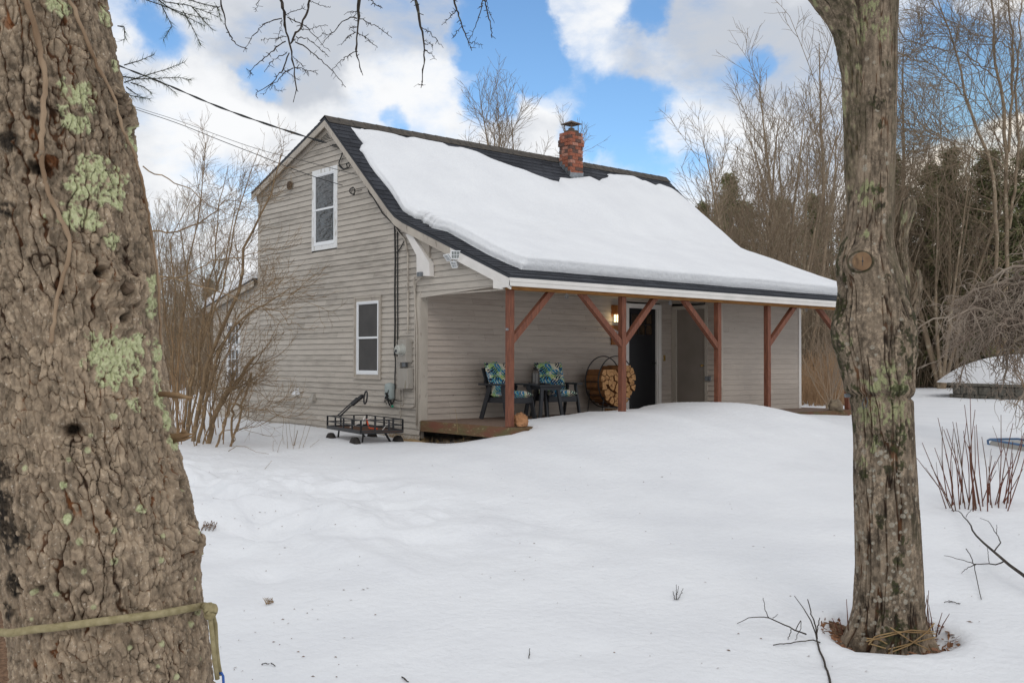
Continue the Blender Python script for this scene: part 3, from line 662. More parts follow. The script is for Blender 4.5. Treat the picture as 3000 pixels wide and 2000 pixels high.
ww.box((-.028, wy0+.07, wz0+hh*.585), (0, wy1-.07, wz0+hh*.68)).box((-.028, wy0+.07, wz0+hh*.285), (0, wy1-.07, wz0+hh*.325))
wo_ = hp(ww.build('window', M['whitew'])); wo_['label'] = 'tall white multi-pane window of the rear wing'
mm_ = MB()
for zz in (.45, .84): mm_.box((-.02, wy0+.07, wz0+hh*zz-.008), (-.011, wy1-.07, wz0+hh*zz+.008))
for k in (1, 2): mm_.box((-.0225, wy0+.07+(wy1-wy0-.14)*k/3-.008, wz0+.06), (-.011, wy0+.07+(wy1-wy0-.14)*k/3+.008, wz1-.07))
sub(mm_.build('muntin', M['whitew']), wo_); sub(MB().box((-.01, wy0+.05, wz0+.05), (-.004, wy1-.05, wz1-.05)).build('pane', M['glass']), wo_)
# doors
dr = hp(MB().box((DX0, D-.035, 0), (DX0+.09, D+.02, 2.12)).box((DX1-.09, D-.035, 0), (DX1, D+.02, 2.12)).box((DX0+.09, D-.035, 2.03), (DX1-.09, D+.02, 2.12)).box((DX1-.115, D-.01, 0), (DX1-.09, D+.09, 2.03)).build('door', M['white']))
dr['label'] = 'black front door in a white frame'
dl = sub(MB().box((DX0+.09, D+.03, .03), (DX1-.115, D+.07, 2.03)).build('door_leaf', M['doorblk']), dr)
gx0, gx1 = DX0+.2, DX1-.22
sub(MB().box((gx0, D+.022, 1.50), (gx1, D+.029, 1.93)).build('pane', M['doorglass']), dr)
mu = MB()
for k in range(4): mu.box((gx0+(gx1-gx0)*k/3-.012, D+.010, 1.49), (gx0+(gx1-gx0)*k/3+.012, D+.0215, 1.94))
for k in range(3): mu.box((gx0-.012, D+.008, 1.50+.215*k-.012), (gx1+.012, D+.0205, 1.50+.215*k+.012))
sub(mu.build('muntin', M['doorblk']), dr)
sub(MB().lathe([(.008, 0), (.02, .01), (.026, .03), (.02, .05), (.0, .055)], (DX1-.17, D+.03, .95), (0, -1, 0), 12).build('handle', M['black'], smooth=True), dr)
sub(MB().box((DX0+.05, D-.10, 0.002), (DX1-.05, D+.03, .03)).build('threshold', M['galv']), dr)
d2 = hp(MB().box((XP-.03, D2a-.07, 0), (XP+.02, D2a, 2.1)).box((XP-.03, D2b-.13, 0), (XP+.02, D2b-.002, 2.1)).box((XP-.03, D2a, 2.03), (XP+.02, D2b-.13, 2.1)).build('door', M['trim']))
d2['label'] = 'plain beige closet door'
sub(MB().box((XP-.004, D2a, .02), (XP+.03, D2b-.13, 2.03)).build('door_leaf', M['tan']), d2)
sub(MB().lathe([(.02, 0), (.008, .01), (.02, .03), (.024, .05), (.0, .06)], (XP-.004, D2a+.06, .9), (-1, 0, 0), 12).build('handle', M['brass'], smooth=True), d2)
# deck
dm_ = MB()
for i in range(17):
    y0 = .0+i*(D/17); dm_.box((-.01+.02, y0+.003, -.028), (9.35, y0+D/17-.003, 0))
hp(dm_.build('deck', M['deck']))
hp(MB().box((-.018, -.03, -.175), (.008, D-.03, -.004)).build('rim_board', M['rim'])); hp(MB().box((-.018, -.055, -.175), (9.37, -.031, -.004)).build('rim_board', M['rim']))
# posts and braces
for i, x in enumerate((-.015, 2.413, 4.914, 6.416, 9.21)):
    p = MB().box((x, 0, 0 if i else 0.0), (x+.098, .098, HB-.002)).build('porch_post', M['redwood'], bev=.006); hp(p)
    if i == 0: sub(MB().box((-.021, .02, 1.43), (-.016, .08, 1.465)).build('metal_tag', M['galv']), p)
for a, b in (((.084, 1.30), (.82, HB-.03)), ((2.412, 1.27), (1.56, HB-.03)), ((2.512, 1.30), (3.22, HB-.03)), ((4.913, 1.27), (4.07, HB-.03)), ((6.515, 1.33), (7.29, HB-.03)), ((9.209, 1.30), (8.24, HB-.03))):
    dvec = np.array([b[0]-a[0], 0, b[1]-a[1]]); dn = dvec/np.linalg.norm(dvec); nn_ = np.array([-dn[2], 0, dn[0]]); hw = .047
    A = np.array([a[0], .006, a[1]]); B = np.array([b[0], .006, b[1]])
    sx = np.sign(dvec[0]); 
    # ends cut plumb at the post and level at the beam
    def atx(o_, x_): p0 = A+nn_*o_; t_ = (x_-p0[0])/dn[0]; return p0+dn*t_
    def atz(o_, z_): p0 = A+nn_*o_; t_ = (z_-p0[2])/dn[2]; return p0+dn*t_
    xe_ = a[0]+.0; poly = [atx(-hw, xe_), atz(-hw, HB-.003), atz(hw, HB-.003), atx(hw, xe_)]
    hp(MB().prism(poly, (0, .085, 0)).build('knee_brace', M['redwood'], bev=.004))
# eye hooks on the beam
for u, v in ((1200+1388*.3316, 780+268*.3316), (1750+643*.33156, 780+323*.33156), (1750+1848*.33156, 780+385*.33156)):
    p = Y(u, v, .02); hp(MB().torus((p[0], p[1], p[2]), .027, .006, (0, 1, 0), 20, 6).tube([(p[0], p[1], p[2]+.027), (p[0], p[1], HB+.01)], .005, 6).build('eye_hook', M['galv'], smooth=True))
# wall lantern
p = Y(1806, 932, D-.09)
wlm = hp(MB().box((p[0]-.07, D-.03, p[2]+.03), (p[0]+.07, D-.012, p[2]+.26)).box((p[0]-.055, D-.16, p[2]+.09), (p[0]+.055, D-.03, p[2]+.25)).box((p[0]-.05, p[1]-.05, p[2]+.075), (p[0]+.05, p[1]+.05, p[2]+.09)).build('wall_lantern', M['plank']))
lf = MB()
for sx in (-.045, .037):
    for sy in (-.045, .037): lf.box((p[0]+sx, p[1]+sy, p[2]-.08), (p[0]+sx+.008, p[1]+sy+.008, p[2]+.075))
lf.box((p[0]-.047, p[1]-.047, p[2]-.088), (p[0]+.047, p[1]+.047, p[2]-.08)).box((p[0]-.047, p[1]-.047, p[2]-.01), (p[0]+.047, p[1]-.040, p[2]-.004)).box((p[0]-.047, p[1]-.047, p[2]-.01), (p[0]-.040, p[1]+.047, p[2]-.004))
sub(lf.build('lantern_frame', M['black']), wlm)
gm = bpy.data.materials.new('lit_lantern_glass'); gm.use_nodes = True; b_ = gm.node_tree.nodes['Principled BSDF']; b_.inputs['Base Color'].default_value = (.9, .85, .7, 1); b_.inputs['Emission Color'].default_value = (1, .86, .55, 1); b_.inputs['Emission Strength'].default_value = 1.3
sub(MB().box((p[0]-.034, p[1]-.034, p[2]-.075), (p[0]+.034, p[1]+.034, p[2]+.07)).build('lantern_glass', gm), wlm)
ld = bpy.data.lights.new('lantern_light', 'POINT'); ld.energy = .9; ld.color = (1, .78, .42); ld.shadow_soft_size = .03
lo_ = bpy.data.objects.new('lantern_light', ld); COL.objects.link(lo_); lo_.location = (p[0]-.06, p[1]-.06, p[2]); lo_.parent = wlm
# outlets and small boxes
p = X(1750+985*.33156, 780+993*.33156, XP); hp(MB().box((XP-.05, p[1]-.07, p[2]-.04), (XP-.015, p[1]+.06, p[2]+.05)).build('outlet_box', M['galv'], bev=.004))
p = Y(1750+587*.33156, 780+810*.33156, D); hp(MB().box((p[0]-.03, D-.022, p[2]-.06), (p[0]+.03, D-.014, p[2]+.06)).build('switch_plate', M['brass'], bev=.002))
# chimney
cx0, cx1, cy0, cy1 = 5.665, 6.055, 4.60, 4.95
ch = MB(); zc0, zc1 = 4.86, 6.02; nb = 15; chh = (zc1-zc0)/nb; rg = random.Random(5)
ch.box((cx0+.012, cy0+.012, 4.6), (cx1-.012, cy1-.012, zc1-.004), 3)
for i in range(nb):
    z0 = zc0+i*chh+.006; z1 = z0+chh-.010; e = .022 if i in (11, 12) else (0.004 if i % 2 else 0)
    a0, a1, b0, b1 = cx0-e, cx1+e, cy0-e, cy1+e
    ofs = .07 if i % 2 else .16
    xs = [a0]+[q for q in (a0+ofs+.0, a0+ofs+.175) if q < a1-.05]+[a1]
    for j in range(len(xs)-1): ch.box((xs[j]+.004, b0, z0), (xs[j+1]-.004, b0+.08, z1), rg.choice([0, 0, 1, 2, 0])); ch.box((xs[j]+.004, b1-.08, z0), (xs[j+1]-.004, b1, z1), rg.choice([0, 0, 1, 2]))
    ys = [b0+.083, b0+.083+(.10 if i % 2 else .16), b1-.083]
    for j in range(2): ch.box((a0, ys[j]+.003, z0), (a0+.08, ys[j+1]-.003, z1), rg.choice([0, 1, 2, 0])); ch.box((a1-.08, ys[j]+.003, z0), (a1, ys[j+1]-.003, z1), rg.choice([0, 1, 2]))
chim = sub(ch.build('chimney', [M['brick1'], M['brick2'], M['brick3'], M['mortar']]), roof); chim['label'] = 'mixed red brick chimney'
fl = MB(); e = .008
fl.prism([(cx0-e, cy0-e, rz(cy0)-.02), (cx1+e, cy0-e, rz(cy0)-.02), (cx1+e, cy0-e, rz(cy0)+.13), (cx0-e, cy0-e, rz(cy0)+.10)], (0, .006, 0))
fl.hexa([(cx0-.03, cy0-.12, rz(cy0-.12)+.012), (cx1+.03, cy0-.12, rz(cy0-.12)+.012), (cx1+.02, cy0-.005, rz(cy0)+.02), (cx0-.02, cy0-.005, rz(cy0)+.02), (cx0-.03, cy0-.12, rz(cy0-.12)+.016), (cx1+.03, cy0-.12, rz(cy0-.12)+.016), (cx1+.02, cy0-.005, rz(cy0)+.026), (cx0-.02, cy0-.005, rz(cy0)+.026)])
for k in range(4):
    y0 = cy0-.01+k*.085; z0 = rz(y0)
    fl.box((cx0-e-.003, y0, z0-.05), (cx0-.001, y0+.095, z0+.15)); fl.box((cx1+.001, y0, z0-.05), (cx1+e+.003, y0+.095, z0+.15))
sub(fl.build('flashing', M['galv']), roof)
cc = MB(); mx_, my_ = (cx0+cx1)/2, (cy0+cy1)/2-.01; r_ = .105
cc.box((mx_-r_-.01, my_-r_-.01, 6.02), (mx_+r_+.01, my_+r_+.01, 6.075))
for sx in (-1, 1):
    for sy in (-1, 1): cc.box((mx_+sx*r_-.006, my_+sy*r_-.006, 6.07), (mx_+sx*r_+.006, my_+sy*r_+.006, 6.235))
for k in range(1, 6):
    t = -r_+2*r_*k/6
    for s_ in (-1, 1): cc.box((mx_+t-.0015, my_+s_*r_-.0015, 6.07), (mx_+t+.0015, my_+s_*r_+.0015, 6.23)); cc.box((mx_+s_*r_-.0015, my_+t-.0015, 6.07), (mx_+s_*r_+.0015, my_+t+.0015, 6.23))
cc.lathe([(.07, 6.03), (.07, 6.12), (.04, 6.14)], (mx_, my_, 0), n=12)
R2 = .17; zt = 6.235
cc.add([(mx_-R2, my_-R2, zt-.01), (mx_+R2, my_-R2, zt-.01), (mx_+R2, my_+R2, zt-.01), (mx_-R2, my_+R2, zt-.01), (mx_, my_, zt+.075), (mx_-R2, my_-R2, zt-.02), (mx_+R2, my_-R2, zt-.02), (mx_+R2, my_+R2, zt-.02), (mx_-R2, my_+R2, zt-.02)], [(0, 1, 4), (1, 2, 4), (2, 3, 4), (3, 0, 4), (5, 8, 7, 6), (0, 5, 6, 1), (1, 6, 7, 2), (2, 7, 8, 3), (3, 8, 5, 0)])
sub(cc.build('chimney_cap', M['rustcap']), roof)
# electrical gear on the gable wall
def g4(a, b, x): return X(900+a*.3189, 850+b*.3189, x)
def g6(a, b, x): return X(1140+a*.17857, 1000+b*.17857, x)
def wbox(pa, pb, x0, x1): y0, y1 = sorted((pa[1], pb[1])); z0, z1 = sorted((pa[2], pb[2])); return MB().box((x1, y0, z0), (x0, y1, z1))
a = g6(140, -30, -.15); b = g6(275, 342, -.15)
me_ = hp(wbox(a, b, -.015, -.15).build('meter_box', M['greybox'], bev=.006))
c = g6(215, 135, -.16); sub(MB().lathe([(.095, 0), (.095, .02), (.08, .022), (.078, .11), (.065, .125), (0, .127)], (-.15, c[1], c[2]), (-1, 0, 0), 24).build('meter', material('meter_glass', (.42, .42, .38), .25, spec=.6), smooth=False), me_)
sub(MB().box((-.281, c[1]-.01, c[2]-.045), (-.276, c[1]+.04, c[2]+.0)).build('meter_dial', M['slate']), me_)
a = g6(125, 440, -.16); b = g6(288, 775, -.16); hp(wbox(a, b, -.015, -.15).build('breaker_box', M['greybox'], bev=.006))
hp(wbox(g6(112, 272, -.08), g6(178, 440, -.08), -.015, -.08).build('junction_box', M['greybox'], bev=.004))
hp(wbox(g6(205, 340, -.06), g6(270, 415, -.06), -.015, -.06).build('conduit_fitting', M['galv']))
hp(wbox(g6(105, 780, -.03), g6(182, 950, -.03), -.016, -.03).build('cover_plate', M['trim']))
a = g4(715, 855, -.1); b = g4(795, 1000, -.1); yc, zc = (a[1]+b[1])/2, (a[2]+b[2])/2
tb = hp(MB().lathe([(.03, 0), (.075, .012), (.088, .04), (.09, .24), (.07, .275), (.02, .29)], (-.09, yc, zc-.145), (0, 0, 1), 18).build('cable_enclosure', M['teal'], smooth=True))
cm_ = MB()
def W4(lst, x): return [g4(a, b, x) for a, b in lst]
for k, off in enumerate((805, 830)):
    cm_.tube([X(1156+k*8, 640+k*4, -.03), X(1158+k*7, 760, -.03), g4(off, 0, -.03), g4(off+2, 300, -.03), g4(off-3+k*2, 600 if k == 0 else 610, -.03)], .011 if k else .014, 6)
cm_.tube(W4([(803, 560), (812, 660), (806, 780), (806, 900), (797, 1010), (775, 1050), (750, 1000)], -.04), .011, 6)
cm_.tube(W4([(765, 990), (772, 1030), (785, 1045)], -.06), .01, 6).tube(W4([(735, 985), (720, 1020), (728, 1050)], -.06), .006, 6).tube(W4([(800, 1000), (830, 1018), (870, 1015)], -.05), .006, 6)
rg_ = random.Random(2)
for _ in range(10):
    y_, z_ = yc-.05, zc-.12; cm_.tube([(-.16, y_+rg_.uniform(-.05, .05), z_+rg_.uniform(-.05, .15)), (-.19, y_+rg_.uniform(-.08, .08), z_+rg_.uniform(-.1, .1)), (-.13, y_+rg_.uniform(-.08, .05), z_+rg_.uniform(-.15, .05))], .006, 5)
cm_.tube([X(700+.3827*q, 300+.3827*r__, -.05) for q, r__ in ((1190, 870), (1000, 700), (960, 580), (870, 480), (845, 462), (822, 470), (830, 500), (800, 515), (770, 490), (765, 460), (790, 400), (800, 360), (770, 330), (715, 325))], .012, 6)
cm_.tube([X(700+.3827*q, 300+.3827*r__, -.06) for q, r__ in ((700, 330), (760, 345), (795, 370), (785, 410), (765, 470), (800, 510), (840, 500), (855, 470))], .009, 6)
cm_.tube([X(700+.3827*q, 300+.3827*r__, -.04) for q, r__ in ((1010, 700), (1100, 850), (1200, 950), (1270, 1050), (1240, 1110), (1210, 1150))], .01, 6)
hp(cm_.build('wall_cable', M['cable'], smooth=True))
cd_ = MB()
cd_.tube([g4(925, 0, -.05), g4(925, 270, -.05), g4(922, 400, -.09)], .016, 8).tube([X(700+1290*.3827, 300+1150*.3827, -.05), X(700+1270*.3827, 300+1050*.3827, -.04), X(700+1200*.3827, 300+960*.3827, -.04)], .014, 6).tube([X(700+1292*.3827, 300+1150*.3827, -.05), g4(925, 0, -.05)], .014, 8)
cd_.tube([X(700+1400*.3827, 300+1330*.3827, -.06), X(700+1385*.3827, 300+1350*.3827, -.06), X(700+1350*.3827, 300+1375*.3827, -.05), X(700+1348*.3827, 300+1560*.3827, -.04), g4(1008, 400, -.04), g4(1006, 1240, -.04)], .013, 8)
cd_.tube([X(700+1375*.3827, 300+1320*.3827, -.06), X(700+1345*.3827, 300+1335*.3827, -.06), X(700+1338*.3827, 300+1380*.3827, -.05), g4(990, 100, -.04), g4(990, 1020, -.04), g4(984, 1065, -.04), g4(955, 1080, -.04), g4(780, 1068, -.04), g4(400, 1052, -.04), g4(0, 1042, -.04), g4(-300, 1035, -.04)], .012, 8)
cd_.tube([g4(853, 905, -.03), g4(856, 1100, -.03), g4(856, 1250, -.03)], .008, 6).tube([g4(882, 905, -.03), g4(880, 1050, -.03), g4(860, 1090, -.03)], .007, 6)
hp(cd_.build('conduit', M['trim'], smooth=True))
hp(wbox(X(700+1372*.3827, 300+1300*.3827, -.13), X(700+1402*.3827, 300+1330*.3827, -.13), -.112, -.16).build('junction_box', M['galv'], bev=.004))
hp(MB().lathe([(.0, 0), (.02, .005), (.02, .03), (0, .035)], g4(790, 1065, -.06), (-1, 0, 0), 10).build('cable_clamp', material('green_clamp', (.02, .28, .16), .5)))
# dryer vents
for (u, v, mm, lab) in ((868, 1147, 'whitew', 'small white wall vent hood'), (916, 1164, 'greybox', 'small grey wall vent hood')):
    p = X(u, v, -.05); s_ = .08
    o = hp(MB().hexa([(-.12, p[1]-s_, p[2]-.06), (-.014, p[1]-s_, p[2]-.06), (-.014, p[1]+s_, p[2]-.06), (-.12, p[1]+s_, p[2]-.06), (-.05, p[1]-s_*.5, p[2]+.07), (-.014, p[1]-s_*.5, p[2]+.07), (-.014, p[1]+s_*.5, p[2]+.07), (-.05, p[1]+s_*.5, p[2]+.07)]).build('vent_hood', M[mm])); o['label'] = lab
# nest / stub on the gable
p = X(852, 544, -.03); hp(MB().lathe([(.05, 0), (.09, .02), (.08, .05), (.03, .07)], p, (-1, 0, 0), 10).build('wall_boss', material('dark_nest_mud', (.06, .04, .03), .95, c2=(.12, .08, .05), scale=40, bump=.02)))
# flood lights
def fz(a, b, x): return X(1280+a*120/1568, 700+b*120/1568, x)
fb = hp(MB().lathe([(.05, 0), (.055, .02), (.03, .04)], fz(590, 640, -.02), (-1, 0, 0), 14).build('flood_light', M['whitew']))
def head(c, d, sz, name):
    c = np.array(c); d = nrm(np.array(d, float)); r = nrm(np.cross(d, (0, 0, 1))); u = np.cross(r, d); w_, h_ = sz
    m = MB(); A = [c-r*w_*sx*0+r*w_*sx+u*h_*sy for sx, sy in ((-1, -1), (1, -1), (1, 1), (-1, 1))]
    B = [c-d*.07+r*w_*.5*sx+u*h_*.5*sy for sx, sy in ((-1, -1), (1, -1), (1, 1), (-1, 1))]
    m.hexa(B+A)
    for k in range(4): m.beam(A[k]+d*.02, A[(k+1) % 4]+d*.02, .012, .012, d)
    for k in (-.5, 0., .5): m.beam(c+r*w_*k-u*h_+d*.02, c+r*w_*k+u*h_+d*.02, .006, .006, d)
    m.beam(c-r*w_+d*.02, c+r*w_+d*.02, .006, .006, d)
    o = sub(m.build(name, M['whitew']), fb); sub(MB().hexa([q*.985+c*.015+d*.004 for q in A]+[q*.985+c*.015+d*.008 for q in A]).build('lens', material('flood_lens', (.25, .27, .26), .2, spec=.6)), fb)
head(fz(760, 600, -.17), (-.6, -.75, -.25), (.085, .06), 'lamp_head'); head(fz(430, 690, -.17), (-.9, .1, -.75), (.06, .055), 'lamp_head'); head(fz(680, 960, -.15), (-.8, -.2, -.5), (.05, .05), 'motion_sensor')
fm = MB().tube([fz(590, 640, -.05), fz(650, 690, -.12), fz(700, 640, -.14)], .015, 8).tube([fz(590, 640, -.05), fz(520, 700, -.12), fz(470, 640, -.14)], .015, 8).tube([fz(600, 660, -.05), fz(650, 800, -.12), fz(670, 880, -.12)], .012, 8)
sub(fm.build('lamp_arm', M['whitew'], smooth=True), fb)

# ------------------------------------------------------------------ snow lying on the roof
def inpoly(px, py, poly):
    r = np.zeros(px.shape, bool); n = len(poly); j = n-1
    for i in range(n):
        xi, yi = poly[i]; xj, yj = poly[j]
        c = ((yi > py) != (yj > py)) & (px < (xj-xi)*(py-yi)/(yj-yi+1e-12)+xi); r ^= c; j = i
    return r
def sdist(px, py, poly):
    best = np.full(px.shape, 1e9); bx = np.zeros(px.shape); by = np.zeros(px.shape); n = len(poly)
    for i in range(n):
        a = np.array(poly[i]); b = np.array(poly[(i+1) % n]); d = b-a; t = np.clip(((px-a[0])*d[0]+(py-a[1])*d[1])/(d@d+1e-12), 0, 1)
        qx, qy = a[0]+t*d[0], a[1]+t*d[1]; dd = np.hypot(px-qx, py-qy); m = dd < best
        best = np.where(m, dd, best); bx = np.where(m, qx, bx); by = np.where(m, qy, by)
    return np.where(inpoly(px, py, poly), best, -best), bx, by
def roofhit(u, v):
    d = ray(u, v); best = None
    for (a, b) in (((2.84, 3.445), (5.144, 5.50)), ((-.172, 2.23), (2.84, 3.445))):
        n_ = np.array([0, -(b[1]-a[1]), b[0]-a[0]]); P0 = np.array([0, a[0], a[1]]); t = ((P0-CO)@n_)/(d@n_); p = CO+d*t
        if a[0]-.05 <= p[1] <= b[0]+.05: return p[0], p[1]
    return p[0], p[1]
z3 = lambda a, b: (700+a*.3827, 300+b*.3827)
z7 = lambda a, b: (1200+a*.55272, 300+b*.55272)
left = [z3(*q) for q in ((866, 210), (880, 225), (910, 265), (955, 320), (935, 330), (918, 365), (945, 385), (1000, 480), (1060, 560), (1140, 655), (1200, 745), (1250, 830), (1320, 882), (1470, 955))]+[z7(*q) for q in ((100, 625), (250, 712), (400, 800), (520, 858), (585, 884))]
eave = [z7(*q) for q in ((700, 893), (850, 908), (1000, 918), (1150, 931), (1300, 943), (1600, 969), (1900, 995), (2265, 1026))]
top = [z3(*q) for q in ((1568, 318), (1400, 280), (1330, 262), (1280, 272), (1250, 262), (1150, 235), (1060, 215), (955, 212), (945, 200), (925, 207))]
top = [z7(*q) for q in ((1735, 757), (1680, 705), (1620, 650), (1560, 600), (1520, 560), (1480, 520), (1450, 488), (1380, 455), (1320, 432), (1300, 440), (1240, 420), (1230, 408), (1180, 390), (1100, 383), (1035, 379), (1050, 395), (1000, 417), (950, 392), (910, 399), (850, 403), (795, 400), (790, 424), (740, 412), (680, 390), (610, 362), (560, 345), (500, 325), (430, 300), (350, 262), (275, 240), (200, 235))]+top
P1 = [roofhit(*q) for q in left+eave]; P2 = [roofhit(*q) for q in top]
P1 = [(x, max(y, -.125)) for x, y in P1[:len(left)]]
_dens = []
for a_, b_ in zip(P1[:-1], P1[1:]):
    for k in range(6): _dens.append((a_[0]+(b_[0]-a_[0])*k/6., a_[1]+(b_[1]-a_[1])*k/6.))
_dens = [(x+.016*float(fbm(x*3, y*3, 0, 2, 8)), y) for x, y in _dens]
xs9 = np.arange(P1[-1][0]+.08, 9.25, .09)
P1 = _dens+[(float(x), np.interp(x, [.8, 9], [.15, .08])+.018*float(fbm(x*1.3, 0, 0, 2, 15))) for x in xs9]
poly = P1+[(9.3, .08), (XR-.02, 0.16), (XR-.02, 2.4)]+[(x, min(y, 5.1)) for x, y in P2]
def snowroof():
    lp = sorted([(y, x) for x, y in P1[:len(_dens)]]); ly = np.array([q[0] for q in lp]); lx = np.array([q[1] for q in lp])
    def eave_y(x): return np.interp(x, [.8, 9], [.15, .08])+.018*fbm(x*1.3, 0*x, 0, 2, 15)
    fine_ = np.array([0, .004, .010, .018, .028, .040, .055, .072, .092, .115, .14, .17])
    yr_ = np.r_[fine_, np.arange(.2, 5.0, .03)]
    base_ = np.r_[fine_, np.arange(.2, 9.5, .035)]; fx = base_/base_[-1]
    fr_ = 1-np.r_[0, .004, .010, .018, .028, .045, .07][::-1]/9.5; fx = np.unique(np.r_[fx[fx < fr_[0]-.003], fr_])
    A_, Yg = np.meshgrid(fx, yr_, indexing='ij')
    XLy = np.interp(Yg+.12*(Yg < .3), ly, lx); px = XLy+(9.40-XLy)*A_
    py = Yg+eave_y(px)*(1-sstep(0, 1.5, Yg))
    for _ in range(2): XLy = np.interp(py, ly, lx); px = XLy+(9.40-XLy)*A_; py = Yg+eave_y(px)*(1-sstep(0, 1.5, Yg))
    dl = np.clip((px-XLy), 0, None)*.8; de = Yg; dr = 9.40-px
    q_ = np.interp(px, tx, ty)-py          # distance below the ragged upper line
    keep = q_ > -.035
    qy = np.where(q_ < 0, py+q_, py); qx = px
    dt = np.clip(q_, 0, None)*.75
    sdc = np.minimum(np.minimum(dl, de), np.minimum(dr, dt))
    tk = np.interp(py, [-.2, .5, 2.2, 3.2, 4.2, 5.1], [.21, .22, .19, .14, .10, .06])
    def pf(d, w_): t = np.clip(d/w_, 0, 1); return np.sqrt(np.clip(1-(1-t)**2.4, 0, 1))
    prof = pf(dl, np.interp(py, [0, 2.5, 5], [.13, .15, .3]))*pf(de, .12)*pf(dr, .15)*pf(dt, .5)
    h = tk*prof*(1+.12*fbm(px*.9, py*1.1, 0, 3, 60))+.006*fbm(px*5, py*5, 0, 3, 61)*np.clip(sdc/.2, 0, 1)+.008
    yb = np.interp(qy, PY, PZ); sl = (np.interp(qy+.02, PY, PZ)-np.interp(qy-.02, PY, PZ))/.04; nl = np.sqrt(1+sl**2)
    lay = .006*np.sin(h*62+1.2*vnoise(px*.8, py*.8, 0, 4))+.004*np.sin(h*130)
    V = np.stack([qx+lay*(dl < .12), qy-sl/nl*h+lay*(de < .12)-.2*np.clip(h-.03, 0, 1)*sstep(.5, .02, Yg), yb+h/nl], -1)
    idx = -np.ones(px.shape, int); idx[keep] = np.arange(keep.sum())
    a, b, c, d = idx[:-1, :-1], idx[1:, :-1], idx[1:, 1:], idx[:-1, 1:]
    ok = (a >= 0) & (b >= 0) & (c >= 0) & (d >= 0)
    F = np.stack([a[ok], b[ok], c[ok], d[ok]], -1)
    o = meshobj('roof_snow', V[keep], F, M['snow'], smooth=True)
    tag(o, 'thick smooth sheet of snow lying on the front slope of the dark shingled roof', 'snow')
_t = sorted([(x, min(y, 5.08)) for x, y in P2]+[(XR-.02, 2.4)]); tx = np.array([q[0] for q in _t]); ty = np.array([q[1] for q in _t])
tx = np.r_[tx[0]-.5, tx]; ty = np.r_[ty[0], ty]
_fx = np.arange(tx[0], tx[-1], .05); ty = np.interp(_fx, tx, ty)+.02*fbm(_fx*4, 0*_fx, 0, 3, 19); tx = _fx
snowroof()
# snow on the wing roof
o = MB().prism([(-.165, G+.02, za-.02), (-.165, ye+.02, ze-.02), (-.165, ye+.03, ze+.12), (-.165, (G+ye)/2, (za+ze)/2+.17), (-.165, G+.02, za+.15)], (4.1, 0, 0)).build('roof_snow', M['snow'], smooth=False, bev=.03)
tag(o, 'narrow band of snow on the lean-to roof of the rear wing, behind the bare shrub', 'snow')

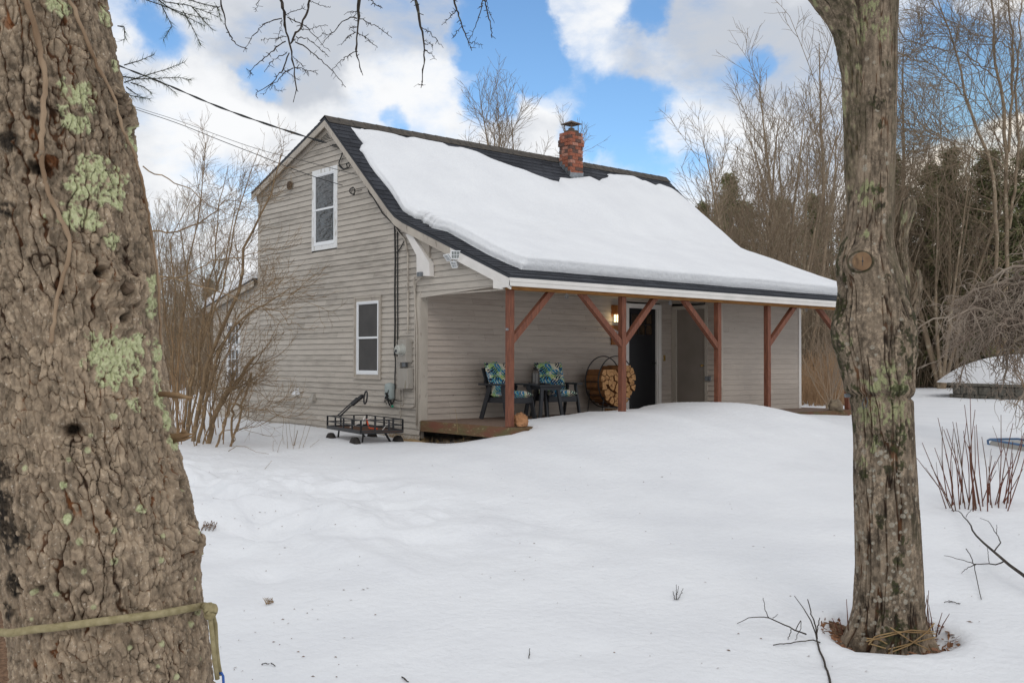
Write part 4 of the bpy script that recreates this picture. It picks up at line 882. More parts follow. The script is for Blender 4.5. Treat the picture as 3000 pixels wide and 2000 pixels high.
# ------------------------------------------------------------------ foreground trunks
def bark_material(name, cols, lich, rough=.9, fine=.004):
    m = bpy.data.materials.new(name); m.use_nodes = True; t = m.node_tree; l = t.links; b = t.nodes['Principled BSDF']; b.inputs['Roughness'].default_value = rough; b.inputs['Specular IOR Level'].default_value = .15
    at = t.nodes.new('ShaderNodeVertexColor'); at.layer_name = 'bark'; sp = t.nodes.new('ShaderNodeSeparateColor'); l.new(at.outputs[0], sp.inputs[0])
    tcn = t.nodes.new('ShaderNodeTexCoord')
    def nz(sc_, det, st=(1, 1, 1)):
        mp = t.nodes.new('ShaderNodeMapping'); mp.inputs['Scale'].default_value = st; l.new(tcn.outputs['Object'], mp.inputs[0])
        n = t.nodes.new('ShaderNodeTexNoise'); n.inputs['Scale'].default_value = sc_; n.inputs['Detail'].default_value = det; n.inputs['Roughness'].default_value = .6; l.new(mp.outputs[0], n.inputs['Vector']); return n.outputs[0]
    def mixc(f, a, b_):
        x = t.nodes.new('ShaderNodeMix'); x.data_type = 'RGBA'
        for i, q in ((0, f), (6, a), (7, b_)):
            if isinstance(q, tuple): x.inputs[i].default_value = (*q, 1)
            elif isinstance(q, (int, float)): x.inputs[i].default_value = q
            else: l.new(q, x.inputs[i])
        return x.outputs[2]
    def rng(v, a, b_, c=0, d=1):
        r = t.nodes.new('ShaderNodeMapRange'); r.inputs[1].default_value = a; r.inputs[2].default_value = b_; r.inputs[3].default_value = c; r.inputs[4].default_value = d; l.new(v, r.inputs[0]); return r.outputs[0]
    nA = nz(38, 8); nB = nz(5, 5); nC = nz(130, 5)
    nD = nz(75, 8, (1, 1, .6))
    pl = mixc(rng(nA, .38, .62), cols[0], cols[1]); pl = mixc(rng(nD, .48, .60, 0, .75), pl, cols[1])
    pl = mixc(rng(nB, .4, .65), pl, cols[2])
    pl = mixc(rng(nC, .60, .72, 0, .7), pl, cols[5])
    c = mixc(rng(sp.outputs[0], .0, .42), mixc(rng(nB, .42, .6), cols[3], cols[4]), pl)
    vm = t.nodes.new('ShaderNodeVectorMath'); vm.operation = 'SCALE'; l.new(c, vm.inputs[0]); l.new(rng(at.outputs['Alpha'], 0, 1, .42, 1.62), vm.inputs['Scale']); c = vm.outputs[0]
    lc = mixc(rng(nC, .4, .62), lich[0], lich[1])
    mt_ = t.nodes.new('ShaderNodeMath'); mt_.operation = 'MULTIPLY'; l.new(sp.outputs[1], mt_.inputs[0]); l.new(rng(sp.outputs[0], .05, .4, .15, 1), mt_.inputs[1])
    c = mixc(mt_.outputs[0], c, lc)
    # blue channel: 0.5 neutral, below = dark moss/char, above = pale crust
    dk_ = rng(sp.outputs[2], .5, .1); pk = rng(sp.outputs[2], .5, .9)
    c = mixc(dk_, c, mixc(rng(nA, .4, .6), lich[2], lich[3])); c = mixc(pk, c, mixc(rng(nC, .4, .6), lich[4], cols[0]))
    l.new(c, b.inputs['Base Color'])
    bp = t.nodes.new('ShaderNodeBump'); bp.inputs['Distance'].default_value = fine; l.new(nz(150, 6), bp.inputs['Height']); l.new(bp.outputs[0], b.inputs['Normal'])
    return m
def trunk_grid(rows, nth, nz_, zfun=None, wob=.06, seed=0):
    """rows: list of (center xyz, radius). Returns pos on cylinder + param"""
    C = np.array([r[0] for r in rows]); R_ = np.array([r[1] for r in rows])
    s = np.r_[0, np.cumsum(np.linalg.norm(np.diff(C, axis=0), axis=1))]
    q = zfun if zfun is not None else np.linspace(0, s[-1], nz_)
    # smooth interpolation
    def it(v): 
        o = np.interp(q, s, v); k = np.ones(9)/9.; p = np.pad(o, 4, mode='edge'); return np.convolve(p, k, 'valid')
    c = np.stack([it(C[:, i]) for i in range(3)], 1); r = it(R_)
    th = np.arange(nth)*2*math.pi/nth
    S, T = np.meshgrid(q, th, indexing='ij')
    return c, r, S, T
def grid_faces(a, b):
    i = np.arange(a*b).reshape(a, b); p = i[:-1]; q = np.roll(p, -1, 1); u_ = i[1:]; w_ = np.roll(u_, -1, 1)
    return np.stack([p, q, w_, u_], -1).reshape(-1, 4)
def proj(V):
    d = V-CO; z = d@FW; return 1500+FOC*(d@RT)/z, 1000-FOC*(d@UP)/z, z
def put_bark(o, R, Gc, B, A_=None):
    ca = o.data.color_attributes.new('bark', 'FLOAT_COLOR', 'POINT'); A = np.stack([R, Gc, B, np.full_like(R, .5) if A_ is None else A_], -1).astype(np.float32); ca.data.foreach_set('color', A.ravel())

# ---- big spruce at the left
LT_D = 2.6
prof = [(-900, -95, 178), (-600, -60, 186), (-400, -30, 195), (-200, 5, 202), (0, 40, 208), (100, 58, 212), (200, 72, 214), (300, 92, 219), (400, 106, 222), (500, 122, 226), (600, 135, 226), (640, 141, 228), (700, 145, 226), (800, 152, 221), (900, 165, 222), (1000, 180, 225), (1100, 200, 230), (1200, 218, 230), (1250, 228, 233), (1300, 232, 229), (1350, 236, 227), (1450, 250, 228), (1568, 263, 231), (1800, 285, 255), (2000, 300, 300), (2150, 306, 350)]
rows = [(Dp(u*K, v*K, LT_D), w_*K/FOC*LT_D*.985-.027) for v, u, w_ in prof][::-1]
stot = sum(np.linalg.norm(rows[i+1][0]-rows[i][0]) for i in range(len(rows)-1))
c, r, S, T = trunk_grid(rows, 820, 1150)
R0 = .27; NU = 74
u_ = T/(2*math.pi)*NU; v_ = S/.050
cx_, sx_ = np.cos(T)*R0, np.sin(T)*R0
wu = 1.7*fbm(cx_*7, sx_*7, S*5, 3, 11)+.5*fbm(cx_*24, sx_*24, S*12, 2, 15); wv = 1.6*fbm(cx_*7, sx_*7, S*5, 3, 12)+.7*fbm(cx_*24, sx_*24, S*20, 2, 16)
wu2 = .35*fbm(cx_*40, sx_*40, S*30, 2, 13); wv2 = .35*fbm(cx_*40, sx_*40, S*30, 2, 14)
e1, id1, _ = voro(u_+wu+wu2, v_+wv+wv2, NU, 3)
e2, id2, _ = voro((u_+wu)*2.1+wu2*2+5, (v_+wv)*2.0+wv2*2, int(NU*2.1), 8)
fstr = sstep(-.55, .35, fbm(cx_*14, sx_*14, S*9, 3, 41)+.25*fbm(cx_*50, sx_*50, S*40, 2, 42))
vf = np.abs(fbm(cx_*20+.6*wu, sx_*20+.6*wu, S*4.2, 3, 43)); vfur = .62+.38*sstep(.004, .045, vf)
wuF = 1.25*fbm(cx_*6, sx_*6, S*5, 3, 61)+.75*fbm(cx_*20, sx_*20, S*17, 2, 62)+.34*fbm(cx_*60, sx_*60, S*45, 2, 63)
NC = 40; fu = np.mod(T/(2*math.pi)*NC+wuF, 1.0); du = np.minimum(fu, 1-fu)
e1, id1, _ = voro(u_*1.0+wu*.7+wu2*1.1, v_*1.30+wv*.7+wv2*1.2, NU, 3)
e2, id2, _ = voro((u_+wu*.7)*2.0+wu2*2+5, v_*2.9+wv*1.5+wv2*2, int(NU*2.0), 8)
e3, id3, _ = voro((u_+wu)*4.0+wu2*3+9, (v_+wv)*4.6+wv2*3, int(NU*4.0), 15)
up_ = sstep(.45, .62, S/S.max())
fstr = sstep(-.45, .35, fbm(cx_*14, sx_*14, S*9, 3, 41)+.25*fbm(cx_*50, sx_*50, S*40, 2, 42))
fst = sstep(-.20, .15, fbm(cx_*13, sx_*13, S*6.5, 3, 64)+.10*up_)
fur = 1-(1-sstep(.03, .125+.06*up_, du))*fst
crk = 1-(1-sstep(.015, .125+.06*up_, e1))*(.55+.40*fstr+.05*up_)
plate = np.minimum(crk, fur); small = 1-(1-sstep(.01, .10, e2))*(.10+.30*fstr+.2*up_); tiny = sstep(.0, .3, e3)
big_ = fbm(cx_*9, sx_*9, S*7, 4, 48)
lite = np.clip(.52+.30*(id1-.5)+.30*(id2-.5)+.22*(id3-.5)+.55*fbm(cx_*70, sx_*70, S*60, 3, 47)+.22*fbm(cx_*25, sx_*25, S*20, 3, 49)-up_*(.17+.38*np.clip(big_, -.25, .5)), 0, 1)
disp = .0065*fur+.0065*crk*(.45+1.0*id1)+.0020*small*(.4+1.2*id2)+.0012*tiny*id3+.0032*fbm(cx_*55, sx_*55, S*45, 3, 44)+.0024*fbm(cx_*120, sx_*120, S*110, 3, 19)+.006*up_*fbm(cx_*26, sx_*26, S*18, 3, 18)
base = .012*fbm(cx_*5, sx_*5, S*2, 3, 23)
def tpos(extra):
    rr = r[:, None]+extra
    return np.stack([c[:, 0][:, None]+rr*np.cos(T), c[:, 1][:, None]+rr*np.sin(T), np.broadcast_to(c[:, 2][:, None], T.shape)], -1)
P0 = tpos(0*T); pu, pv, pz = proj(P0.reshape(-1, 3)); 
front = (((P0-c[:, None, :])@(-FW)) > 0).ravel()
def nearest(pu, pv, front, u, v):
    d = (pu-u)**2+(pv-v)**2+np.where(front, 0, 1e9); return int(np.argmin(d))
Pf = P0.reshape(-1, 3)
nse = fbm(cx_*28, sx_*28, S*28, 4, 31).ravel(); nse2 = fbm(cx_*60, sx_*60, S*60, 3, 32).ravel(); nse3 = fbm(cx_*110, sx_*110, S*110, 2, 34).ravel()
G_ = np.zeros(len(Pf)); B_ = np.full(len(Pf), .5); kd = np.zeros(len(Pf))
LICH = [(172, 225, 34), (158, 270, 26), (175, 285, 22), (215, 400, 42), (248, 430, 40), (185, 440, 34), (165, 500, 30), (200, 505, 22), (245, 555, 20), (330, 660, 24), (335, 700, 26), (245, 800, 42), (275, 830, 44), (300, 790, 34), (265, 860, 36), (345, 870, 22), (355, 920, 24), (370, 970, 24), (385, 1010, 20), (130, 15, 24), (255, 150, 16), (290, 320, 22), (285, 300, 18), (350, 810, 20), (345, 640, 18), (250, 30, 20), (295, 930, 14), (150, 1110, 9), (160, 1190, 10), (318, 1165, 10)]
for (u, v, rad) in LICH:
    p = Pf[nearest(pu, pv, front, u*K, v*K)]; rr_ = rad*K/FOC*LT_D
    d = np.linalg.norm(Pf-p, axis=1)/rr_+.9*nse+.75*nse2
    G_ = np.maximum(G_, sstep(1.05, .85, d)*sstep(-.42, -.15, nse3+.25*nse))
GREY = [(265, 540, 30), (230, 100, 26), (110, 160, 36), (60, 110, 26), (220, 500, 16), (70, 590, 30), (300, 560, 26), (190, 260, 20), (95, 640, 20), (240, 540, 30), (350, 560, 16)]
for (u, v, rad) in GREY:
    p = Pf[nearest(pu, pv, front, u*K, v*K)]; rr_ = rad*K/FOC*LT_D
    d = np.linalg.norm(Pf-p, axis=1)/rr_+.9*nse+.6*nse2; B_ = np.maximum(B_, .5+.4*sstep(1.0, .7, d))
rs = np.random.default_rng(4)
for i in range(60):
    u, v = rs.uniform(60, 460), rs.uniform(880, 1560)
    p = Pf[nearest(pu, pv, front, u*K, v*K)]; rr_ = rs.uniform(4, 9)*K/FOC*LT_D
    m_ = np.abs(Pf[:, 2]-p[2]) < .1
    d = np.linalg.norm(Pf[m_]-p, axis=1)/rr_+.3*nse2[m_]; 
    if rs.random() < .55: B_[m_] = np.maximum(B_[m_], .5+.42*sstep(1.1, .7, d))
    else: G_[m_] = np.maximum(G_[m_], .75*sstep(1.1, .7, d))
for (u, v, rad) in [(5, 1090, 40), (15, 1150, 36), (30, 1230, 42), (25, 1300, 40), (20, 1190, 40), (40, 1340, 26), (0, 1250, 60), (30, 1400, 22), (90, 250, 16), (30, 330, 26), (20, 480, 20)]:
    p = Pf[nearest(pu, pv, front, u*K, v*K)]; rr_ = rad*K/FOC*LT_D
    d = np.linalg.norm(Pf-p, axis=1)/rr_+.8*nse; B_ = np.minimum(B_, .5-.40*sstep(1.3, .6, d)*sstep(-.7, -.1, nse3+nse2))
# knots: a raised ring with a hollow
KN = [(170, 990, 17, 1), (222, 627, 19, 1), (275, 665, 24, 1.2), (88, 395, 24, .7), (272, 730, 16, .6), (280, 258, 24, 1.2), (392, 1112, 17, .9), (440, 1240, 18, .9), (100, 1345, 18, .5)]
kh = np.zeros(len(Pf)); hol = np.zeros(len(Pf))
for (u, v, rad, am) in KN:
    p = Pf[nearest(pu, pv, front, u*K, v*K)]; rr_ = rad*K/FOC*LT_D; d = np.linalg.norm(Pf-p, axis=1)/rr_+.7*nse+.3*nse2
    kh += am*(.022*np.exp(-((d-1.25)/.75)**2)-.034*np.exp(-(d/.55)**2)+.004*np.sin(d*9)*np.exp(-(d/2.6)**2)); hol = np.maximum(hol, np.exp(-(d/.62)**2))
B_ = np.minimum(B_, .5-.36*sstep(.45, .95, hol))
ex = disp+base+kh.reshape(T.shape)+.004*G_.reshape(T.shape)
V = tpos(ex); Pd = V.reshape(-1, 3)
ltree = empty('spruce_tree', 'massive rough-barked trunk with pale green lichen filling the left edge, rope tied round it', 'tree', tuple(rows[0][0]))
lti = Matrix.Translation(-Vector(rows[0][0]))
M['barkL'] = bark_material('spruce_bark', [(.345, .265, .185), (.205, .152, .105), (.285, .215, .148), (.04, .022, .013), (.15, .058, .022), (.60, .53, .43)], [(.55, .555, .33), (.38, .40, .21), (.014, .012, .010), (.06, .045, .032), (.36, .38, .35)])
ot = meshobj('trunk', Pd, grid_faces(*T.shape), M['barkL'], smooth=True); put_bark(ot, np.clip(.55*plate+.30*small*plate+.15*tiny*plate+.16*fbm(cx_*45, sx_*45, S*36, 3, 45), 0, 1).ravel(), G_, B_, lite.ravel()); ot.parent = ltree; ot.matrix_parent_inverse = lti
Lsurf = (pu, pv, front, Pd, c, T.shape)
def on_trunk(u, v, off=.01):
    i = nearest(pu, pv, front, u, v); p = Pd[i]; ci = c[i//T.shape[1]]; n_ = p-ci; n_[2] = 0; n_ = nrm(n_); rr_ = r[i//T.shape[1]]+.014
    return ci+n_*(rr_+off)
# stubs of broken branches
M['barkstub'] = material('stub_wood', (.22, .16, .11), .95, c2=(.09, .06, .04), scale=45, bump=.004, bscale=90)
sb = MB(); 
for (u, v, dx, dz, rr_) in ((280, 262, .05, .02, .02), (292, 250, .05, .03, .016), (282, 668, .05, .015, .018)):
    p = on_trunk(u*K, v*K, -.02); q = MB().tube([p, p+RT*dx*.3-FW*.012+UP*dz*.4, p+RT*dx*.6-FW*.02+UP*dz], [rr_*1.5, rr_*1.05, rr_*.9], 9).build('branch_stub', M['barkstub'], smooth=False); q.parent = ltree; q.matrix_parent_inverse = lti
sp_ = MB()
def DpK(u, v, d): return Dp(u*K, v*K, d)
sp_.tube([DpK(368, 905, 2.55), DpK(405, 905, 2.52), DpK(430, 912, 2.5), DpK(446, 913, 2.5)], [.008, .006, .004, .001], 6).tube([DpK(385, 908, 2.55), DpK(410, 912, 2.53), DpK(440, 915, 2.51)], [.005, .004, .001], 5)
sp_.tube([DpK(390, 1004, 2.6), DpK(420, 1000, 2.58), DpK(446, 995, 2.56)], [.012, .007, .001], 6).tube([DpK(398, 1012, 2.6), DpK(425, 992, 2.58), DpK(418, 980, 2.56)], [.008, .007, .001], 5).tube([DpK(395, 1010, 2.6), DpK(425, 1008, 2.58), DpK(448, 1000, 2.56)], [.008, .005, .001], 5)
q = sp_.build('branch_stub', material('splintered_wood', (.30, .20, .11), .9, c2=(.20, .12, .06), scale=30), smooth=True); q.parent = ltree; q.matrix_parent_inverse = lti; q['label'] = 'pale splintered broken branch stubs'
# dead branches that hang into the top of the picture
BR = [([(515, -60), (520, 0), (540, 60), (545, 120), (560, 200), (580, 290), (595, 350), (610, 460), (625, 560), (628, 620), (618, 705)], 15, 3, 3.3),
 ([(740, -60), (720, 20), (700, 100), (660, 190), (620, 250), (592, 300)], 10, 8, 3.3),
 ([(525, 125), (460, 145), (400, 180), (330, 250), (290, 310), (265, 365)], 5, 2, 3.25), ([(565, 120), (640, 150), (700, 195), (760, 250), (810, 310), (860, 355)], 5, 2, 3.35),
 ([(560, 285), (500, 320), (440, 375), (380, 430), (310, 490), (280, 472)], 6, 2, 3.25), ([(310, 490), (332, 520)], 2.5, 2, 3.25),
 ([(620, 292), (700, 335), (770, 390), (830, 440), (880, 490), (930, 550), (968, 602)], 5.5, 2, 3.35), ([(575, 365), (520, 385), (470, 415), (440, 450), (408, 500)], 4, 2, 3.3),
 ([(578, 365), (560, 430), (530, 490), (480, 550), (430, 600), (350, 640), (365, 675)], 6, 2, 3.25), ([(605, 475), (550, 500), (510, 545), (460, 580), (430, 620), (400, 660)], 4, 2, 3.3),
 ([(612, 465), (700, 480), (780, 508)], 4, 2, 3.35), ([(605, 390), (650, 430), (680, 470), (705, 518)], 3, 2, 3.35), ([(625, 250), (700, 265), (750, 300), (800, 340), (858, 398)], 4, 2, 3.3), ([(662, 200), (720, 205), (780, 185), (842, 178)], 3, 2, 3.3),
 ([(560, 255), (500, 265), (440, 265), (385, 282)], 3, 2, 3.3), ([(555, 115), (610, 75), (690, 55)], 3, 2.5, 3.3), ([(725, 10), (800, 40), (870, 50)], 3, 2, 3.3), ([(530, 130), (520, 200), (500, 265)], 3, 2, 3.3), ([(470, 580), (500, 625), (555, 618)], 2.5, 1.5, 3.3), ([(545, 480), (600, 520), (660, 560)], 3, 1.5, 3.3),
 ([(105, -50), (115, 30), (130, 110), (155, 200), (180, 260), (215, 305), (260, 325), (295, 335)], 7, 3, 3.2), ([(108, 40), (60, 60), (20, 90)], 3, 2, 3.2),
 ([(1062, -60), (1060, 60), (1055, 150), (1045, 240), (1042, 330), (1055, 410), (1075, 480), (1087, 522)], 13, 3, 3.4), ([(1050, 120), (1000, 125), (950, 150), (900, 205), (850, 255), (800, 312)], 5, 2, 3.35), ([(850, 245), (808, 228)], 2.5, 2, 3.35),
 ([(1068, 128), (1130, 155), (1200, 195), (1250, 230), (1290, 265)], 4, 2, 3.45), ([(1044, 225), (1000, 245), (970, 275), (943, 312)], 4, 2, 3.4), ([(1052, 225), (1110, 260), (1150, 300), (1190, 332)], 4, 2, 3.4), ([(1042, 352), (990, 385), (930, 425), (870, 485)], 4, 2, 3.35), ([(985, 83), (1055, 83)], 2.5, 2.5, 3.4), ([(1035, 185), (1005, 190), (987, 213)], 2, 1.5, 3.4),
 ([(1435, -60), (1455, 30), (1470, 100), (1490, 180), (1505, 260), (1512, 340), (1512, 450), (1500, 540), (1490, 605)], 12, 3, 3.5), ([(1492, 190), (1550, 225), (1600, 280), (1640, 333)], 4, 2, 3.5), ([(1508, 280), (1545, 295), (1572, 318)], 3, 2, 3.5), ([(1512, 340), (1560, 370), (1595, 417)], 4, 2, 3.5), ([(1472, 583), (1505, 588)], 2, 2, 3.5),
 ([(1695, -50), (1730, 40), (1750, 110), (1775, 190), (1810, 270), (1840, 347)], 9, 3, 3.6), ([(1735, 75), (1690, 120), (1635, 173)], 4, 2, 3.6), ([(1775, 185), (1740, 220), (1712, 262)], 3, 2, 3.6), ([(1815, 290), (1860, 295), (1915, 315)], 3, 2, 3.6),
 ([(1920, -40), (1905, 60), (1880, 140), (1850, 210), (1820, 285)], 5, 2, 3.6), ([(1925, -40), (1945, 80), (1965, 160), (1980, 258)], 6, 4, 3.6), ([(1935, -20), (1960, 90), (1998, 160)], 3, 2, 3.6), ([(1120, -20), (1180, 35), (1220, 50)], 4, 3, 3.5), ([(380, -30), (360, 40), (348, 78)], 3, 2, 3.2)]
lst = []; spurs = []; rg = np.random.default_rng(9)
def zz(a, b, d): return Dp(600+.4252*a, .4252*b, d)
tops = []
for pts, r0, r1, d in BR:
    P = np.array([zz(a, b, d+.02*rg.normal()) for a, b in pts]); sc_ = .4252/FOC*d
    P, rr_ = resample(P, np.linspace(r0, r1, len(P))*sc_*.85, 18); P = P+rg.normal(0, .0016, P.shape); rr_ = rr_*(1+.15*rg.normal(size=len(rr_)))
    lst.append((P, np.abs(rr_)))
    if pts[0][1] <= -40: tops.append(P[0])
    for i in range(1, 17):
        for _ in range(2):
            if rg.random() < .27:
                dd = nrm(P[i+1]-P[i-1] if i < 17 else P[i]-P[i-1]); s_ = nrm(np.cross(dd, rg.normal(size=3)))+dd*.4; ln = rg.uniform(.006, .02); rq = min(.0016, rr_[i]*.7)
                spurs.append((np.array([P[i], P[i]+s_*ln*.5, P[i]+s_*ln]), np.array([rq*1.2, rq, rq*.8])))
ob = tubes_obj('branch', lst, M['twigD'], k=18, sides=6); ob.parent = ltree; ob.matrix_parent_inverse = lti
ob['label'] = 'dead drooping branches hanging into the top of the picture'
os_ = tubes_obj('twig', spurs, M['twigD'], ob, k=3, sides=3)
tr = rows[-3][0]; lm_ = [tr, Dp(300*K, -170*K, 2.9), Dp(600*K, -110*K, 3.15), Dp(880*K, -75*K, 3.35), Dp(1150*K, -70*K, 3.6), Dp(1300*K, -90*K, 3.8)]
lb = MB().tube(lm_, [.05, .035, .028, .022, .016, .008], 8)
for p in tops:
    j = min(lm_, key=lambda q: np.linalg.norm(q-p)); lb.tube([j, (j+p)/2+np.array([0, 0, .02]), p], [.010, .008, .0055], 6)
q = lb.build('limb', M['twigD'], smooth=True); q.parent = ltree; q.matrix_parent_inverse = lti
# green needled sprays
def needles(name, sprays, parent, inv, ln=.024, dens=240, mm='needle'):
    V = []; F = []; tw = []; rg = np.random.default_rng(12)
    for pts, d in sprays:
        P = np.array([DpK(a, b, d) for a, b in pts]); P, _ = resample(P, np.ones(len(P)), 24); tw.append((P, np.linspace(.0018, .0007, 24)))
        L_ = np.linalg.norm(np.diff(P, axis=0), axis=1).sum()
        for _ in range(int(dens*L_*3)):
            f = rg.random()*22.9; a = int(f); p = P[a]+(P[a+1]-P[a])*(f-a); t_ = nrm(P[a+1]-P[a]); s_ = nrm(np.cross(t_, rg.normal(size=3))); dd = nrm(t_*.7+s_*.9+np.array([0, 0, -.35])); w_ = nrm(np.cross(dd, rg.normal(size=3)))*.0006
            b = len(V); e = p+dd*ln*rg.uniform(.6, 1.2); V += [p-w_, p+w_, e]; F.append((b, b+1, b+2))
    o = meshobj(name, V, F, M[mm]); o.parent = parent; o.matrix_parent_inverse = inv
    o2 = tubes_obj('twig', tw, M['twigD'], o, k=24, sides=4)
SPR = [([(270, -20), (320, -5), (370, 12), (420, 30), (460, 40), (482, 45)], 3.0), ([(330, -20), (380, 5), (430, 12), (480, 30), (502, 40)], 3.05), ([(370, 10), (385, 40), (395, 60), (375, 92)], 3.0), ([(420, 25), (440, 60), (455, 90), (462, 105)], 3.0), ([(440, 15), (470, 50), (490, 70)], 3.05), ([(400, -10), (450, 5), (500, 18), (508, 50)], 3.05), ([(350, -10), (390, 20), (440, 45), (470, 60)], 3.0),
       ([(275, 175), (320, 182), (370, 180), (410, 178), (440, 185)], 2.9), ([(285, 190), (330, 175), (380, 160), (425, 143)], 2.9), ([(285, 150), (320, 140), (355, 125)], 2.9), ([(300, 190), (330, 200), (350, 215)], 2.9), ([(290, 200), (310, 215), (330, 225)], 2.9), ([(270, 60), (285, 62), (287, 90), (275, 95)], 2.9), ([(350, 182), (380, 195), (405, 215)], 2.9), ([(280, 205), (300, 220), (345, 228)], 2.9)]
needles('needle_spray', SPR, ltree, lti)
# climbing vines
for pts, rr0, lab in (([(30, -20), (55, 0), (75, 60), (95, 140), (105, 200), (98, 260), (95, 340), (100, 400), (110, 445), (130, 490), (152, 530), (160, 560), (155, 600), (138, 660), (128, 730), (118, 800)], 7.5, 'thick twisted vine climbing the middle of the big lichen-covered trunk'),
                 ([(135, -20), (145, 0), (170, 60), (195, 130), (225, 190), (250, 240), (255, 290), (285, 350), (305, 400), (325, 450), (345, 540), (366, 640), (371, 740), (377, 800)], 5.0, 'slim vine running down the right edge of the big lichen-covered trunk')):
    P = np.array([on_trunk(a*K, b*K, .012) for a, b in pts]); P, rr_ = resample(P, np.linspace(rr0, rr0*.6, len(P))*K/FOC*2.4, 60)
    k_ = np.ones(5)/5; Ps = np.stack([np.convolve(np.pad(P[:, i], 2, mode='edge'), k_, 'valid') for i in range(3)], 1)+np.random.default_rng(3).normal(0, .0012, P.shape)
    o = MB().tube(list(Ps), list(rr_*(1+.12*np.random.default_rng(5).normal(size=60))), 8).build('climbing_vine', M['vine'], smooth=True)
    tag(o, lab, 'vine')
for pts, lab in (([(100, 390), (120, 415), (132, 430)], 0), ([(100, 130), (140, 150), (168, 178)], 0)):
    pass
# rope tied round the trunk
zr_ = lambda a, b: (a*.29762, 1700+b*.29762)
pts = [(0, 505), (100, 517), (300, 482), (600, 432), (900, 387), (1200, 342), (1500, 302), (1800, 258), (1960, 236)]
P = [on_trunk(*zr_(a, b), .016) for a, b in pts]; dA = (P[3]-CO)@FW; P = [Dp(*zr_(-300, 500), dA+.10), Dp(*zr_(0, 505), dA+.02), Dp(*zr_(100, 517), dA+.005), Dp(*zr_(300, 482), dA-.0)]+P[3:]
kp = Dp(*zr_(2060, 290), 2.52); P.append(Dp(*zr_(2030, 255), 2.5)); P.append(kp)
P, _ = resample(P, np.ones(len(P)), 60)
rp = empty('tree_rope', 'olive braided rope tied round the big trunk, knotted tail ending in blue cord', 'rope', tuple(kp))
ri = Matrix.Translation(-Vector(kp))
o = MB().tube(list(P), .0092, 10).build('rope_loop', M['rope'], smooth=True); o.parent = rp; o.matrix_parent_inverse = ri
kn = MB()
for k in range(3):
    ax = (RT*.6+UP*(.5-.5*k)+FW*(.3*k)); kn.torus(kp+RT*.002*k-UP*.002*k, .013, .0088, ax, 20, 8)
o = kn.build('knot', M['rope'], smooth=True); o.parent = rp; o.matrix_parent_inverse = ri
tl = MB().tube([kp, Dp(*zr_(2075, 420), 2.52), Dp(*zr_(2095, 600), 2.52), Dp(*zr_(2115, 800), 2.53), Dp(*zr_(2140, 965), 2.54)], .0062, 8).tube([kp+RT*.006, Dp(*zr_(2120, 430), 2.55), Dp(*zr_(2130, 650), 2.56), Dp(*zr_(2150, 820), 2.56), Dp(*zr_(2170, 930), 2.56)], .0058, 8)
o = tl.build('rope_tail', M['rope'], smooth=True); o.parent = rp; o.matrix_parent_inverse = ri
o = MB().tube([Dp(*zr_(2160, 915), 2.55), Dp(*zr_(2180, 905), 2.55), Dp(*zr_(2197, 940), 2.55), Dp(*zr_(2200, 1010), 2.55), Dp(*zr_(2195, 1100), 2.55)], .0034, 8).build('cord', M['blue'], smooth=True); o.parent = rp; o.matrix_parent_inverse = ri

# ---- maple at the right
MD = 6.32
prof = [(-420, 2020, 48), (-250, 2018, 52), (-100, 2015, 55), (0, 2013, 53), (60, 2011, 52), (100, 2010, 52), (180, 2009, 53), (300, 2006, 53), (400, 2003, 54), (500, 1999, 56), (549, 1995, 58), (600, 1992, 70), (640, 1997, 74), (669, 2003, 76), (700, 2004, 80), (744, 2006, 90), (789, 2008, 88), (819, 2011, 84), (864, 2016, 80), (900, 2020, 73), (918, 2024, 70), (935, 2026, 69), (1000, 2030, 69), (1100, 2033, 71), (1200, 2038, 73), (1300, 2042, 75), (1400, 2041, 80), (1435, 2040, 88), (1465, 2036, 93), (1490, 2034, 104), (1520, 2034, 112)]
rows = [(DpK(u, v, MD), w_*K/FOC*MD*.98-.012) for v, u, w_ in prof][::-1]
c, r, S, T = trunk_grid(rows, 420, 1500)
R0 = .2; NU = 16
cx_, sx_ = np.cos(T)*R0, np.sin(T)*R0
wu = .9*fbm(cx_*6, sx_*6, S*2.5, 3, 51)+.25*fbm(cx_*30, sx_*30, S*14, 2, 52); wv = .6*fbm(cx_*6, sx_*6, S*3, 3, 53)
e1, id1, _ = voro(T/(2*math.pi)*NU+wu, S/.24+wv, NU, 23); e2, id2, _ = voro(T/(2*math.pi)*40+wu*2, S/.07+wv*3, 40, 28)
q1_ = np.abs(fbm(cx_*17+.15*wu, sx_*17+.15*wu, S*1.6, 4, 91)); q2_ = np.abs(fbm(cx_*36+.2*wu, sx_*36+.2*wu, S*3.6, 4, 92)); q3_ = np.abs(fbm(cx_*60, sx_*60, S*14., 3, 93))
br_ = sstep(-.3, .2, fbm(cx_*7, sx_*7, S*2.2, 3, 94))
Pf = tpos(0*T).reshape(-1, 3); pu, pv, pz = proj(Pf); vK = (pv/K).reshape(T.shape)
lowz = np.clip(sstep(800, 900, vK), .0, 1)
plate = np.minimum(1-(1-sstep(.012, .075+.04*lowz, q1_))*(.95+.05*lowz), 1-(1-sstep(.004, .07, q2_))*(.10+.25*br_+.6*lowz*br_)); small = 1-(1-sstep(.0, .08, q3_))*br_*.8
zc_ = c[:, 2][:, None]+0*T
pv_ = np.interp(S[:, 0], np.linspace(0, S[-1, 0], 2), [0, 0])
Pf = tpos(0*T).reshape(-1, 3); pu, pv, pz = proj(Pf); vK = (pv/K).reshape(T.shape)
front = (((tpos(0*T)-c[:, None, :])@(-FW)) > 0).ravel()
rgh = .38+.62*np.clip(sstep(1050, 900, vK)*sstep(560, 640, vK)+sstep(900, 1100, vK), 0, 1)
